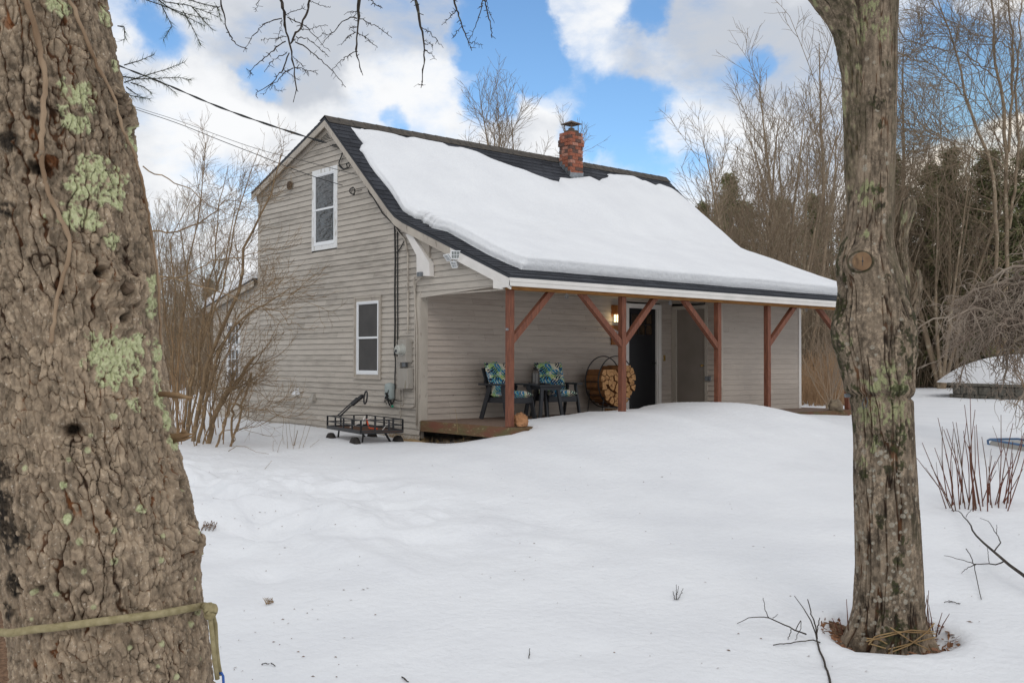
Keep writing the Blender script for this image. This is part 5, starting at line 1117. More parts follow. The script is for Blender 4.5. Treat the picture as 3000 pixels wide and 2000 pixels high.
burl = .016*np.clip(fbm(cx_*9, sx_*9, S*5, 3, 61), -.2, 1)*sstep(540, 640, vK)*sstep(960, 880, vK)
disp = rgh*(.010*plate+.0035*small*plate+.0012*fbm(cx_*90, sx_*90, S*50, 3, 66))+.006*fbm(cx_*4, sx_*4, S*1.5, 3, 67)+burl
# girdle where the wire bites
disp = disp-.018*np.exp(-((vK-912-6*np.cos(T))/5.)**2)+.010*np.exp(-((vK-893)/11)**2)
# root flare
a_ = np.arctan2(-FW[1], -FW[0]); ar_ = math.atan2(RT[1], RT[0]); 
disp = disp+sstep(1410, 1500, vK)*(.035*np.cos(4*(T-ar_)+.5)+.018*np.cos(7*T)+.03*fbm(cx_*14, sx_*14, S*6, 3, 98))
kh = np.zeros(len(Pf)); G_ = np.zeros(len(Pf)); B_ = np.full(len(Pf), .5)
nse = fbm(cx_*20, sx_*20, S*14, 4, 71).ravel(); nse2 = fbm(cx_*60, sx_*60, S*50, 3, 72).ravel(); nse4 = fbm(cx_*45, sx_*45, S*30, 3, 74).ravel()
B_ = B_-.16*np.clip(fbm(cx_*6, sx_*6, S*2.4, 4, 75).ravel()*2, 0, 1)
def dist_to(u, v, rad): 
    p = Pf[nearest(pu, pv, front, u*K, v*K)]; return np.linalg.norm(Pf-p, axis=1)/(rad*K/FOC*MD)
d = dist_to(1978, 602, 20)
kh += .022*np.exp(-((d-1.5)/.5)**2)+.020*np.exp(-(d/1.15)**4)
B_ = np.minimum(B_, .5-.34*np.exp(-((d-1.18)/.14)**2)*.9) ; 
for (u, v, rad, am) in [(1912, 600, 30, .012), (1915, 690, 30, .008), (1912, 760, 38, .022), (1918, 800, 34, .012), (2092, 640, 24, .012), (2098, 720, 34, .02), (2100, 800, 34, .014), (2030, 155, 14, .006), (2015, 215, 16, .006), (1930, 560, 20, .015)]:
    d = dist_to(u, v, rad); kh += am*np.exp(-d**2)
for (u, v, rad) in [(2005, 18, 22), (2030, 60, 20), (1985, 60, 20), (1975, 90, 18), (2030, 80, 16), (1988, 432, 20), (1992, 462, 16), (1990, 540, 9), (2010, 880, 22), (2060, 890, 24), (2040, 960, 22), (2020, 930, 24), (1985, 875, 12), (2080, 870, 14), (2065, 935, 20), (2070, 1000, 12), (1985, 960, 26), (2000, 1020, 20), (1980, 1060, 14), (2080, 960, 16), (2040, 860, 24), (1950, 780, 16)]:
    G_ = np.maximum(G_, .8*sstep(1.1, .75, dist_to(u, v, rad)+.9*nse+.9*nse2)*sstep(-.25, .1, nse4))
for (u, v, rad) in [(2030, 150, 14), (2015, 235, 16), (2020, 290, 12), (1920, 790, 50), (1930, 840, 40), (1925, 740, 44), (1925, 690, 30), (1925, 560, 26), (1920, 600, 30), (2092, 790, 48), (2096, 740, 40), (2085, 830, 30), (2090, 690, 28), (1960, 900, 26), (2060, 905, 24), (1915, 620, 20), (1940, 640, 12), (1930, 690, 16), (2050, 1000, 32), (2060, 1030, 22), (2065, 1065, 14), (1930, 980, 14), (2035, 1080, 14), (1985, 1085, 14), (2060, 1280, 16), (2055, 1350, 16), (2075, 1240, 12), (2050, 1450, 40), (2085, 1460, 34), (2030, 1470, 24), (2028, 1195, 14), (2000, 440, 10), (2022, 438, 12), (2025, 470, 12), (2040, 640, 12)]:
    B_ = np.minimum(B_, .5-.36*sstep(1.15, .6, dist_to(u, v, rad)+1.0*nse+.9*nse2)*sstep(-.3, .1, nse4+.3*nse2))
rs = np.random.default_rng(14)
for i in range(260):
    u, v = rs.uniform(1945, 2105), (rs.uniform(1000, 1480) if i < 190 else rs.uniform(100, 900)); rr_ = rs.uniform(2.2, 6.0)
    p = Pf[nearest(pu, pv, front, u*K, v*K)]; m_ = np.abs(Pf[:, 2]-p[2]) < .08
    d = np.linalg.norm(Pf[m_]-p, axis=1)/(rr_*K/FOC*MD)+.2*nse2[m_]; B_[m_] = np.where(B_[m_] > .4, np.maximum(B_[m_], .5+.38*sstep(1.1, .75, d)), B_[m_])
Pd = tpos(disp+kh.reshape(T.shape)).reshape(-1, 3)
_dk = np.hypot(*(np.array(proj(Pd)[:2])-np.array([[1977*K], [601*K]])))+np.where(front, 0, 1e9); _ii = np.argsort(_dk)[:500]; knot_surf = Pd[_ii].mean(0); knot_surf = knot_surf-FW*((knot_surf-Pd[_ii])@FW).max()*1.0
mt_loc = (MT[0], MT[1], -.8)
mtree = empty('maple_tree', 'leafless mottled maple trunk with a sawn-off knot, wire groove and forked top', 'tree', mt_loc)
mti = Matrix.Translation(-Vector(mt_loc))
M['barkR'] = bark_material('maple_bark', [(.275, .212, .150), (.105, .08, .058), (.205, .158, .112), (.028, .019, .014), (.09, .042, .02), (.46, .40, .30)], [(.36, .36, .19), (.22, .24, .12), (.022, .02, .014), (.045, .05, .018), (.33, .32, .27)])
o = meshobj('trunk', Pd, grid_faces(*T.shape), M['barkR'], smooth=True); put_bark(o, (plate*(.7+.3*small)*(1-.35*(rgh > .9)*(1-small))).ravel(), G_, B_, np.clip(.53-.17*sstep(820, 930, vK)*sstep(-.2, .3, fbm(cx_*9, sx_*9, S*1.2, 3, 99))-.05*sstep(820, 900, vK)+.35*(id1-.5)+.5*(id2-.5)*rgh+.6*fbm(cx_*50, sx_*50, S*22, 4, 97)+.18*fbm(cx_*8, sx_*8, S*3, 3, 96), 0, 1).ravel()); o.parent = mtree; o.matrix_parent_inverse = mti
def stemtube(name, pts, nth, ns, seed, D_=MD, sc_=1.0, dark=.5):
    rows_ = [(DpK(u, v, D_+dd), w_*K/FOC*D_) for u, v, w_, dd in pts]
    global c, r
    c, r, S_, T_ = trunk_grid(rows_, nth, ns)
    cx1_, sx1_ = np.cos(T_)*.1, np.sin(T_)*.1
    wu_ = .8*fbm(cx1_*9, sx1_*9, S_*3, 3, seed); e, i1, _ = voro(T_/(2*math.pi)*22+wu_*1.6, S_/.07+wu_*2, 22, seed)
    pl = np.minimum(.5+.5*sstep(.02, .25, e), sstep(.0, .10, np.abs(fbm(cx1_*22, sx1_*22, S_*2.6, 4, seed+13)))); dsp = .006*pl*sc_+.01*sc_*fbm(cx1_*8, sx1_*8, S_*4, 3, seed+2)+.0015*fbm(cx1_*90, sx1_*90, S_*60, 2, seed+4)
    rr__ = r[:, None]+dsp; tt = np.gradient(c, axis=0); tt /= np.linalg.norm(tt, axis=1)[:, None]
    A = np.cross(tt, np.array([0, 1., 0])); A /= np.linalg.norm(A, axis=1)[:, None]; Bv = np.cross(tt, A)
    V = c[:, None, :]+rr__[..., None]*(A[:, None, :]*np.cos(T_)[..., None]+Bv[:, None, :]*np.sin(T_)[..., None])
    o = meshobj(name, V.reshape(-1, 3), grid_faces(*T_.shape)[:, ::-1], M['barkR'], smooth=True)
    lt_ = np.clip(.5+.9*fbm(cx1_*50, sx1_*50, S_*22, 4, seed+11)+.4*(i1-.5), 0, 1); n_ = fbm(cx1_*20, sx1_*20, S_*14, 4, seed+9); B__ = np.full(T_.shape, dark)+.3*np.clip(n_, -.2, .6); G__ = sstep(.25, .5, n_)*.7
    put_bark(o, pl.ravel(), G__.ravel(), B__.ravel(), lt_.ravel()); o.parent = mtree; o.matrix_parent_inverse = mti; return o
stemtube('fork_stem', [(1977, 560, 20, .05), (1972, 480, 24, .02), (1966, 400, 24, 0), (1963, 300, 22, -.02), (1958, 175, 23, -.02), (1951, 105, 27, -.02), (1945, 70, 30, -.02), (1932, 35, 35, -.02), (1912, 0, 41, -.03), (1882, -40, 40, -.05), (1845, -100, 38, -.06), (1800, -190, 34, -.08), (1760, -300, 30, -.1)], 120, 460, 81, dark=.36)
stemtube('fork_stem', [(2092, 820, 15, .05), (2088, 760, 17, .03), (2080, 700, 15, .02), (2073, 640, 13, 0), (2070, 580, 12, 0), (2074, 530, 12, -.01), (2082, 495, 14, -.02), (2088, 472, 16, -.03), (2089, 458, 13, -.03), (2089, 453, 3, -.03)], 90, 300, 85, dark=.42)
stemtube('fork_stem', [(2085, 740, 14, -.02), (2098, 700, 12, -.02), (2108, 665, 9, -.02), (2112, 640, 5, -.02), (2110, 618, 1, -.02)], 50, 120, 87, dark=.5)
# sawn knot face
kc = knot_surf+nrm(-FW+RT*-.05)*.012; kd_ = nrm(-FW+RT*-.05)
kf = MB().lathe([(.055, -.02), (.0555, .0), (.052, .004), (.0, .005)], kc, kd_, 26).build('sawn_knot', material('sawn_wood_face', (.24, .15, .08), .85, c2=(.17, .10, .055), scale=18, c3=(.10, .06, .035), scale3=8, lo3=.6), smooth=False); kf.parent = mtree; kf.matrix_parent_inverse = mti
kk = MB().lathe([(.006, 0), (.005, .003), (0, .004)], kc+kd_*.004, kd_, 10).beam(kc+kd_*.004-UP*.028, kc+kd_*.004+UP*.026, .0025, .003, kd_).build('crack', M['slate']); kk.parent = kf
# wire and hook in the groove
rw = []
for k in range(41):
    a = 2*math.pi*k/40; cc_ = DpK(2023, 912, MD); rad = .172; q = cc_+np.array([math.cos(a), math.sin(a), 0])*rad; q = q+UP*(.006*math.sin(a)); rw.append(q)
wr = MB().tube(rw, .0035, 6)
h0 = DpK(1985, 915, MD-.17)
wr.tube([h0, DpK(1980, 928, MD-.19), DpK(1983, 938, MD-.19), DpK(1990, 934, MD-.19), DpK(1993, 922, MD-.18), DpK(1990, 912, MD-.16)], .0035, 6)
o = wr.build('tree_wire', material('old_wire', (.10, .10, .10), .6, .5), smooth=True); tag(o, 'dark wire with a small hook biting into the groove round the maple trunk', 'wire')
ey = MB().lathe([(.012, 0), (.012, .03), (.0, .032)], DpK(1951, 908, MD-.02), nrm(-RT*.9-FW*.2), 10).build('eye_bolt', M['galv']); ey.parent = o
# crown above the frame, for light and side views
rg = np.random.default_rng(31); cr_ = []
for (u, v, w_) in ((2020, -400, 46), (1765, -300, 28)):
    p0, r0 = curve(rg, DpK(u, v, MD), (0.05, .05, 1), 3.2, w_*K/FOC*MD, .03, 8, .08, (0, 0, .02)); cr_.append((p0, r0))
    l1 = sprout(rg, p0, r0, 9, 2.2, 48, .1, .5, .10, (0, 0, .12), 8); cr_ += l1
    for a, b in l1:
        l2 = sprout(rg, a, b, 6, 1.0, 45, .2, .5, .12, (0, 0, .08), 8); cr_ += l2
        for a2, b2 in l2: cr_ += sprout(rg, a2, b2, 4, .45, 40, .2, .6, .14, (0, 0, .05), 8)
o = tubes_obj('crown', cr_, M['twigG'], mtree, k=8, sides=5); o.matrix_parent_inverse = mti
# dead vines, suckers and straw round its foot
fs = MB(); 
for pts in ([(1995, 1480), (2010, 1460), (2060, 1450), (2120, 1452), (2150, 1455)], [(1990, 1472), (2030, 1462), (2090, 1446), (2145, 1450)], [(2000, 1478), (2040, 1490), (2100, 1475), (2150, 1462)], [(2040, 1500), (2090, 1480), (2130, 1450), (2146, 1430)], [(2045, 1440), (2090, 1470), (2130, 1490), (2150, 1510), (2165, 1540)], [(1990, 1465), (2020, 1468), (2050, 1485), (2070, 1500)]):
    dd = MD-.27; P = [DpK(a, b, dd+.01*i) for i, (a, b) in enumerate(pts)]; P, _ = resample(P, np.ones(len(P)), 16); fs.tube(list(P), .0042, 6)
tag(fs.build('dead_vine', M['straw'], smooth=True), 'tangle of dry tan stems looped round the foot of the maple', 'vine')
fs = MB(); rg = np.random.default_rng(6)
for (u, h_, l_) in ((2118, 110, 12), (2128, 120, 5), (2135, 100, -6), (2143, 80, -10), (2150, 70, 14), (2105, 60, 8), (2156, 60, 25), (1925, 40, -14), (1935, 50, -8), (1948, 90, -4)):
    b = 1450+rg.uniform(-5, 12); P = [DpK(u, b, MD-.1), DpK(u+l_*.4, b-h_*.4, MD-.1), DpK(u+l_, b-h_*.8, MD-.1)]; tag(MB().tube(P, [.004, .003, .0018], 5).build('tree_sucker', M['redstem'], smooth=True), 'short reddish shoot sprouting beside the foot of the maple', 'shoot', 'reddish shoots round the foot of the maple')


# ------------------------------------------------------------------ vegetation
def gp(u, v, h=0.):
    d = ray(u, v); ts = np.r_[np.arange(2, 20, .1), np.arange(20, 110, .5)]
    for _ in range(3):
        P = CO[None]+d[None]*ts[:, None]; e = P[:, 2]-gh(P[:, 0], P[:, 1])-h
        i = np.argmax(e < 0) if (e < 0).any() else len(ts)-1
        ts = np.linspace(ts[max(i-1, 0)], ts[i], 12)
    return CO+d*ts[-1]
def gpK(u, v, h=0.): return gp(u*K, v*K, h)
def gnd(u, t):
    p = Dp(u, 1059, t); return np.array([p[0], p[1], float(gh(p[0], p[1]))])
# shrub clump by the wing, drawn stem by stem then grown
def z6(a, b, d): return Dp(350+.638*a, 300+.638*b, d)
rg = np.random.default_rng(17)
stems = [([(330, 1600), (385, 1290), (440, 1120), (500, 960), (552, 850), (556, 720), (600, 620), (640, 530), (690, 430), (720, 330), (745, 230)], 17, 3, 16.6),
 ([(390, 1610), (450, 1400), (500, 1330), (560, 1260), (590, 1215), (618, 1168)], 20, 10, 16.3),
 ([(510, 1600), (520, 1400), (530, 1390), (560, 1330), (600, 1250)], 9, 5, 16.0), ([(500, 1600), (560, 1400), (585, 1310), (608, 1245)], 9, 6, 15.9), ([(440, 1600), (480, 1480), (500, 1420), (520, 1388), (580, 1390), (600, 1385)], 9, 4, 15.8),
 ([(350, 1610), (400, 1370), (440, 1200), (480, 1100), (540, 1010), (610, 950), (700, 910), (780, 860)], 14, 3, 16.4),
 ([(300, 1600), (330, 1300), (345, 1200), (330, 1080), (320, 980)], 13, 6, 17.0), ([(280, 1600), (330, 1250), (400, 1050), (430, 900), (480, 740), (520, 560), (540, 400)], 11, 2, 17.0),
 ([(260, 1600), (270, 1300), (280, 1050), (310, 820), (340, 620), (370, 450), (390, 330), (400, 180)], 9, 2, 17.2), ([(300, 1600), (360, 1300), (370, 1050), (420, 800), (450, 600), (455, 450), (500, 300)], 9, 2, 16.8),
 ([(320, 1600), (410, 1250), (420, 1000), (480, 860), (510, 640), (560, 480), (600, 320), (640, 210)], 9, 2, 16.7), ([(380, 1600), (470, 1200), (560, 1000), (640, 940), (740, 960), (765, 1010)], 6, 2, 16.2),
 ([(340, 1600), (440, 1180), (560, 960), (640, 900), (760, 890), (840, 850)], 6, 2, 16.0), ([(280, 1600), (250, 1300), (240, 1050), (260, 840), (230, 640), (300, 500), (340, 420)], 7, 2, 17.3),
 ([(520, 1570), (560, 1450), (610, 1400), (690, 1420), (760, 1450)], 4, 1.5, 15.8), ([(340, 1590), (390, 1330), (520, 1300), (640, 1330), (720, 1380)], 4, 1.5, 15.9), ([(240, 1560), (245, 1250), (215, 1000), (190, 760), (180, 560)], 7, 2, 17.5),
 ([(120, 790), (260, 810), (400, 850), (520, 890), (620, 935), (700, 950)], 6, 3, 14.5), ([(110, 300), (200, 340), (320, 400), (420, 470), (520, 520)], 5, 2, 15.5), ([(200, 820), (310, 790), (420, 730), (560, 710), (700, 670)], 6, 2, 15.5), ([(120, 590), (240, 600), (360, 560), (450, 500), (470, 450), (590, 470)], 7, 2, 15.8)]
sl = []; tl_ = []
for pts, r0, r1, d in stems:
    P = np.array([z6(a, b, d) for a, b in pts]); P, rr_ = resample(P, np.linspace(r0, r1, len(P))*.638/FOC*d*.64, 16); P = P+rg.normal(0, .014, P.shape)
    sl.append((P, rr_)); big = len(pts) > 5
    l1 = sprout(rg, P, rr_, 11 if big else 5, 1.1 if big else .5, 42, .22, .45, .13, (0, 0, .09), 8, rmin=.004)
    tl_ += l1
    for a, b in l1:
        l2 = sprout(rg, a, b, 6, .55, 42, .15, .6, .15, (0, 0, .07), 6, rmin=.003); tl_ += l2
        for a2, b2 in l2: tl_ += sprout(rg, a2, b2, 3, .26, 38, .2, .8, .15, (0, 0, .05), 4, rmin=.0026)
base = z6(380, 1590, 16.6)
sh = empty('bare_shrub', 'tall leafless many-stemmed ochre shrub in front of the rear wing', 'shrub', tuple(base)); shi = Matrix.Translation(-Vector(base))
o = tubes_obj('stem', sl, M['twigL'], sh, k=16, sides=7); o.matrix_parent_inverse = shi
o = tubes_obj('crown', tl_, M['twigL'], sh, k=6, sides=3); o.matrix_parent_inverse = shi
# thin cane thicket among it
st_ = []
for i in range(34):
    u = rg.uniform(440, 660); p = Zp(u, rg.uniform(1270, 1335), -.5); p[2] = float(gh(p[0], p[1]))-.03
    q_, w_ = curve(rg, p, (rg.normal(0, .22), rg.normal(0, .22), 1), rg.uniform(.8, 2.8), .009, .003, 8, .06, (0, 0, .02)); st_.append((q_, w_))
    if i % 2: st_ += [(a, b) for a, b in sprout(rg, q_, w_, 4, .5, 35, .3, .5, .12, (0, 0, .04), 8, rmin=.0025)]
tag(tubes_obj('cane_thicket', st_, M['twigO'], k=8, sides=4), 'thicket of thin orange-brown canes around the foot of the ochre shrub', 'canes', kind='stuff')

# generic bare trees
def bare_tree(seed, H, r0, mode):
    rg = np.random.default_rng(seed); tr = []; cr = []
    n0 = 1 if mode == 'tree' else (5 if mode == 'fan' else 3)
    for s_ in range(n0):
        d = np.array([rg.normal(0, .05), rg.normal(0, .05), 1.]) if n0 == 1 else np.array([math.cos(s_*2*math.pi/n0+rg.normal(0, .3))*.2, math.sin(s_*2*math.pi/n0)*.2, 1.])
        P, R_ = curve(rg, (0, 0, -.2), d, H*(1 if s_ == 0 else rg.uniform(.65, .95))*1.02, r0*(1 if s_ == 0 else .65), .012, 14, .035, (0, 0, .03)); tr.append((P, R_))
        l1 = sprout(rg, P, R_, int(15 if n0 == 1 else 11), H*.34, 34 if mode != 'spread' else 55, .18, .42, .07, (0, 0, .09 if mode != 'spread' else .03), 8, rmin=.012)
        cr += l1
        for a, b in l1:
            l2 = sprout(rg, a, b, 7, H*.12, 36, .15, .5, .10, (0, 0, .07), 6, rmin=.008); cr += l2
            for a2, b2 in l2: cr += sprout(rg, a2, b2, 4, H*.055, 36, .15, .6, .12, (0, 0, .05), 4, rmin=.006)
    return tr, cr
def thing_tree(name, label, cat, tr, cr, mt, mc, group=None, kt=14, kc=6):
    e = empty(name, label, cat, (0, 0, 0), group)
    tubes_obj('trunk', tr, mt, e, k=kt, sides=7); tubes_obj('crown', cr, mc, e, k=kc, sides=3); return e
def dup(root, loc, rz_, sc_, label=None):
    r_ = root.copy(); COL.objects.link(r_); r_.location = loc; r_.rotation_euler = (0, 0, rz_); r_.scale = (sc_, sc_, sc_)
    if label: r_['label'] = label
    for ch in [q for q in root.children]:
        c_ = ch.copy(); COL.objects.link(c_); c_.parent = r_
    return r_
protos = {}
def place_tree(kind, u, t, vtop, rz_, label, group):
    if u >= 2500: t = t*(1.9 if kind[0] == 'b' else 1.4)
    elif u >= 2300: t = t*(1.5 if kind[0] == 'b' else 1.15)
    p = gnd(u, t); H = (1059-vtop)/FOC*t+CO[2]-p[2]
    if kind not in protos:
        hh_, fn = KIND[kind]; e = fn(); protos[kind] = (e, hh_); used = e
        e.location = p; e.rotation_euler = (0, 0, rz_); s_ = H/hh_; e.scale = (s_,)*3; e['label'] = label; e['group'] = group
    else:
        e, hh_ = protos[kind]; dup(e, p, rz_, H/hh_, label)
MG = M['twigG']
KIND = {'b1': (10, lambda: thing_tree('bare_tree', 'x', 'tree', *bare_tree(101, 10, .13, 'tree'), MG, MG, 'g')),
        'b2': (10, lambda: thing_tree('bare_tree', 'x', 'tree', *bare_tree(102, 10, .11, 'fan'), MG, MG, 'g')),
        'b3': (10, lambda: thing_tree('bare_tree', 'x', 'tree', *bare_tree(103, 10, .12, 'three'), MG, MG, 'g')),
        'b4': (10, lambda: thing_tree('bare_tree', 'x', 'tree', *bare_tree(104, 10, .14, 'spread'), MG, MG, 'g'))}
def conifer(seed, H, rb):
    rg = np.random.default_rng(seed); V = []; F = []; br = []
    nw = 30
    for i in range(nw):
        f = .06+.94*i/nw; z = H*f; L_ = rb*(1-f)**.75*(.75+.5*rg.random())+.15
        for j in range(7):
            a = rg.uniform(0, 2*math.pi); l_ = L_*rg.uniform(.55, 1.15); d = np.array([math.cos(a), math.sin(a), -.12+.5*f]); P0 = np.array([0, 0, z+rg.uniform(-.15, .15)]); br.append((np.array([P0, P0+d*l_*.5, P0+d*l_+np.array([0, 0, .06*l_])]), np.array([.02, .012, .004])))
            for k in range(8):
                t = (k+rg.random())/8.; t = .18+.82*t; p = P0+d*l_*t
                for m in range(9):
                    dd = nrm(np.array([d[0], d[1], 0])*rg.uniform(.1, 1)+rg.normal(0, .6, 3)*np.array([1, 1, .5])+np.array([0, 0, -.1])); w_ = nrm(np.cross(dd, rg.normal(size=3)))*rg.uniform(.018, .05); ln = rg.uniform(.14, .38)*(.6+.6*(1-f))
                    q = p+rg.normal(0, .10, 3); b = len(V); V += [q-w_, q+w_, q+dd*ln]; F.append((b, b+1, b+2))
    return V, np.array(F), br
def mk_conifer(seed, H, rb, name='conifer'):
    V, F, br = conifer(seed, H, rb); e = empty(name, 'x', 'tree', (0, 0, 0), 'g')
    t_ = MB().tube([(0, 0, -.3), (0, 0, H*.5), (0, 0, H)], [.17, .1, .015], 7); t_.build('trunk', MG, e, smooth=True)
    tubes_obj('limbs', br, MG, e, k=3, sides=3); meshobj('crown', V, F, M['conif'], e); return e
KIND['c1'] = (10, lambda: mk_conifer(201, 10, 2.3)); KIND['c2'] = (10, lambda: mk_conifer(202, 10, 3.0)); KIND['c3'] = (10, lambda: mk_conifer(203, 10, 1.8))
GR = 'leafless trees standing in the wood to the right of the house'
for i, (k, u, t, v) in enumerate([('b2', 2065, 27, 600), ('b3', 2125, 29, 455), ('b2', 2185, 27, 400), ('b1', 2240, 30, 350), ('b2', 2290, 28, 245), ('b3', 2345, 26, 190), ('b2', 2400, 29, 165), ('b1', 2450, 27, 200), ('b3', 2530, 32, 420), ('b4', 2600, 36, 420), ('b1', 2660, 30, 150), ('b2', 2700, 34, 330), ('b2', 2760, 29, 250), ('b4', 2160, 40, 560), ('b4', 2310, 42, 480), ('b4', 2420, 40, 470), ('b3', 2860, 36, 330), ('b4', 2800, 30, 520), ('b1', 2560, 28, 330), ('b4', 2230, 34, 640), ('b4', 2350, 33, 620), ('b4', 2720, 32, 620), ('b4', 2900, 33, 560), ('b1', 3080, 30, 150), ('b3', 3150, 34, 300), ('b2', 2520, 31, 520), ('b4', 2570, 32, 480), ('b2', 2640, 31, 560), ('b3', 2690, 31, 470), ('b4', 2740, 33, 560), ('b3', 2790, 31, 400), ('b2', 2830, 31, 520), ('b4', 2870, 32, 600), ('b1', 2910, 33, 420), ('b3', 2960, 32, 500), ('b2', 3010, 31, 460), ('b3', 2085, 33, 560), ('b2', 2150, 36, 520), ('b3', 2260, 36, 450)]):
    place_tree(k, u, t, v, i*1.7, 'leafless grey-brown tree in the wood to the right of the house', GR)
GR = 'dark evergreens behind the leafless trees to the right'
for i, (k, u, t, v) in enumerate([('c3', 2112, 52, 600), ('c1', 2095, 58, 640), ('c2', 2190, 54, 590), ('c1', 2290, 53, 575), ('c1', 2390, 50, 565), ('c2', 2550, 48, 500), ('c1', 2610, 46, 440), ('c2', 2720, 44, 480), ('c1', 2780, 42, 430), ('c2', 2900, 42, 440), ('c2', 3010, 41, 430), ('c2', 3080, 42, 420), ('c3', 2140, 48, 505), ('c3', 2060, 50, 590), ('c2', 2150, 60, 700), ('c1', 2500, 55, 600)]):
    place_tree(k, u, t, v, i*2.1, 'dark green conifer behind the leafless trees to the right', GR)
GR = 'leafless trees rising behind the house roof ridge'
for i, (k, u, t, v) in enumerate([('b1', 1385, 46, 350), ('b1', 1440, 48, 330), ('b1', 1497, 46, 285), ('b1', 1545, 48, 350), ('b1', 1640, 50, 432)]):
    place_tree(k, u, t, v, i*1.3+.4, ['short leafless tree behind the ridge, nearest the gable peak', 'thin leafless tree behind the ridge beside the tallest one', 'tallest leafless tree rising behind the ridge', 'low leafless tree behind the ridge, right of the tallest one', 'leafless treetop just beside the brick chimney'][i], GR)
GR = 'leafless trees in the wood beyond the ochre shrub at the left'
for i, (k, u, t, v) in enumerate([('b1', 405, 34, 650), ('b4', 470, 38, 680), ('b2', 520, 42, 700), ('b1', 575, 40, 620), ('b3', 630, 44, 700), ('b4', 690, 46, 720), ('b1', 740, 50, 740), ('b2', 350, 36, 560), ('b4', 440, 30, 780), ('b4', 560, 34, 800), ('b4', 250, 34, 600), ('b3', 120, 34, 600), ('b2', 610, 36, 760), ('b3', 480, 46, 700), ('b1', 545, 52, 730), ('b1', 660, 50, 690)]):
    place_tree(k, u, t, v, i*1.1, 'leafless tree in the wood beyond the ochre shrub at the left', GR)
for i, (k, u, t, v) in enumerate([('c2', 430, 58, 830), ('c1', 520, 60, 860), ('c3', 610, 60, 820), ('c2', 690, 62, 850)]):
    place_tree(k, u, t, v, i*1.9, 'dark conifer showing faintly beyond the ochre shrub at the left', GR)
# evergreens out of the frame at the left, seen as reflections in the upper window
for i, (x, y, h_) in enumerate([(-9, 20, 10), (-12, 23, 8), (-7.5, 23, 11), (-14.5, 20, 7.5), (-10, 28, 12)]):
    dup(protos['c2' if i % 2 else 'b3'][0], (x, y, -.4), i*1.3, h_/10., 'dark conifer beyond the left edge, mirrored in the gable windows' if i % 2 else 'leafless tree beyond the left edge, mirrored in the gable windows')
# tall pale-barked pair at the right edge
def z1_(a, b, d): return Dp(2300+a*.4464, b*.4464, d)
rg = np.random.default_rng(23); sl = []; tl_ = []
for pts, r0, r1, d in [([(1455, 2500), (1455, 1600), (1448, 1000), (1440, 800), (1435, 600), (1400, 500), (1352, 350), (1372, 200), (1338, -50), (1320, -300)], 30, 10, 54), ([(1470, 1000), (1485, 700), (1490, 450), (1502, 330), (1480, 150), (1455, -60), (1440, -350)], 20, 8, 54), ([(1400, 2400), (1380, 1300), (1350, 1040), (1295, 920), (1240, 810), (1190, 660), (1168, 540), (1130, 400), (1100, 270), (1055, 170), (1000, 20), (960, -200)], 26, 6, 53), ([(1470, 1500), (1540, 930), (1528, 720), (1508, 560), (1530, 420), (1545, 200), (1560, -100)], 20, 8, 54),
                       ([(1190, 640), (1140, 580), (1050, 500), (950, 420), (850, 385), (740, 350)], 10, 4, 53), ([(1420, 540), (1300, 450), (1180, 350), (1060, 330), (900, 290), (760, 240)], 9, 3, 53), ([(1420, 850), (1380, 740), (1310, 600), (1270, 480), (1200, 370)], 10, 4, 53), ([(1500, 330), (1380, 250), (1250, 230), (1120, 150), (1000, 120)], 8, 3, 53), ([(1240, 1050), (1100, 940), (960, 880), (830, 850), (735, 850)], 11, 5, 50), ([(1440, 1100), (1350, 1020), (1200, 960), (1080, 920), (900, 830), (730, 790)], 9, 4, 50), ([(1250, 820), (1130, 840), (1000, 900), (870, 950)], 7, 3, 50)]:
    P = np.array([z1_(a, b, d) for a, b in pts]); P, rr_ = resample(P, np.linspace(r0, r1, len(P))*.4464/FOC*d*.5, 20); P = P+rg.normal(0, .04, P.shape); sl.append((P, rr_))
    l1 = sprout(rg, P, rr_, 14, 4.2, 48, .15, .42, .10, (0, 0, .05), 8, rmin=.018); tl_ += l1
    for a, b in l1:
        l2 = sprout(rg, a, b, 7, 1.9, 42, .15, .5, .12, (0, 0, .05), 6, rmin=.013); tl_ += l2
        for a2, b2 in l2: tl_ += sprout(rg, a2, b2, 4, .9, 38, .15, .7, .14, (0, 0, .04), 4, rmin=.009)
base = gnd(2950, 54); e = empty('bare_tree', 'tall forked grey tree against the blue sky at the right edge', 'tree', tuple(base)); inv = Matrix.Translation(-Vector(base))
o = tubes_obj('trunk', sl, M['twigG'], e, k=20, sides=8); o.matrix_parent_inverse = inv; o = tubes_obj('crown', tl_, M['twigG'], e, k=6, sides=3); o.matrix_parent_inverse = inv
# weeping tree at the right edge
rg = np.random.default_rng(29); sl = []; tl_ = []
wb = gnd(3190, 15); top = Dp(3130, 850, 15)
P, R_ = resample(np.array([wb, wb+np.array([0, 0, 1.0]), top]), np.array([.11, .09, .07]), 14); sl.append((P, R_))
for i in range(19):
    a = rg.uniform(0, 2*math.pi) if i > 13 else rg.normal(math.atan2(-RT[1], -RT[0]), .75)
    d = np.array([math.cos(a), math.sin(a), rg.uniform(-.1, .35)]); ln = rg.uniform(1.4, 2.7)
    p0 = top+np.array([0, 0, rg.uniform(-.35, .25)]); P, R_ = curve(rg, p0, d, ln, .035, .009, 14, .2, (0, 0, -.06)); sl.append((P, R_))
    l1 = sprout(rg, P, R_, 22, .75, 65, .15, .6, .34, (0, 0, -.16), 12, rmin=.006, tip=.4); tl_ += l1
    for a2, b2 in l1: tl_ += sprout(rg, a2, b2, 5, .40, 55, .2, .7, .34, (0, 0, -.16), 8, rmin=.004, tip=.5)
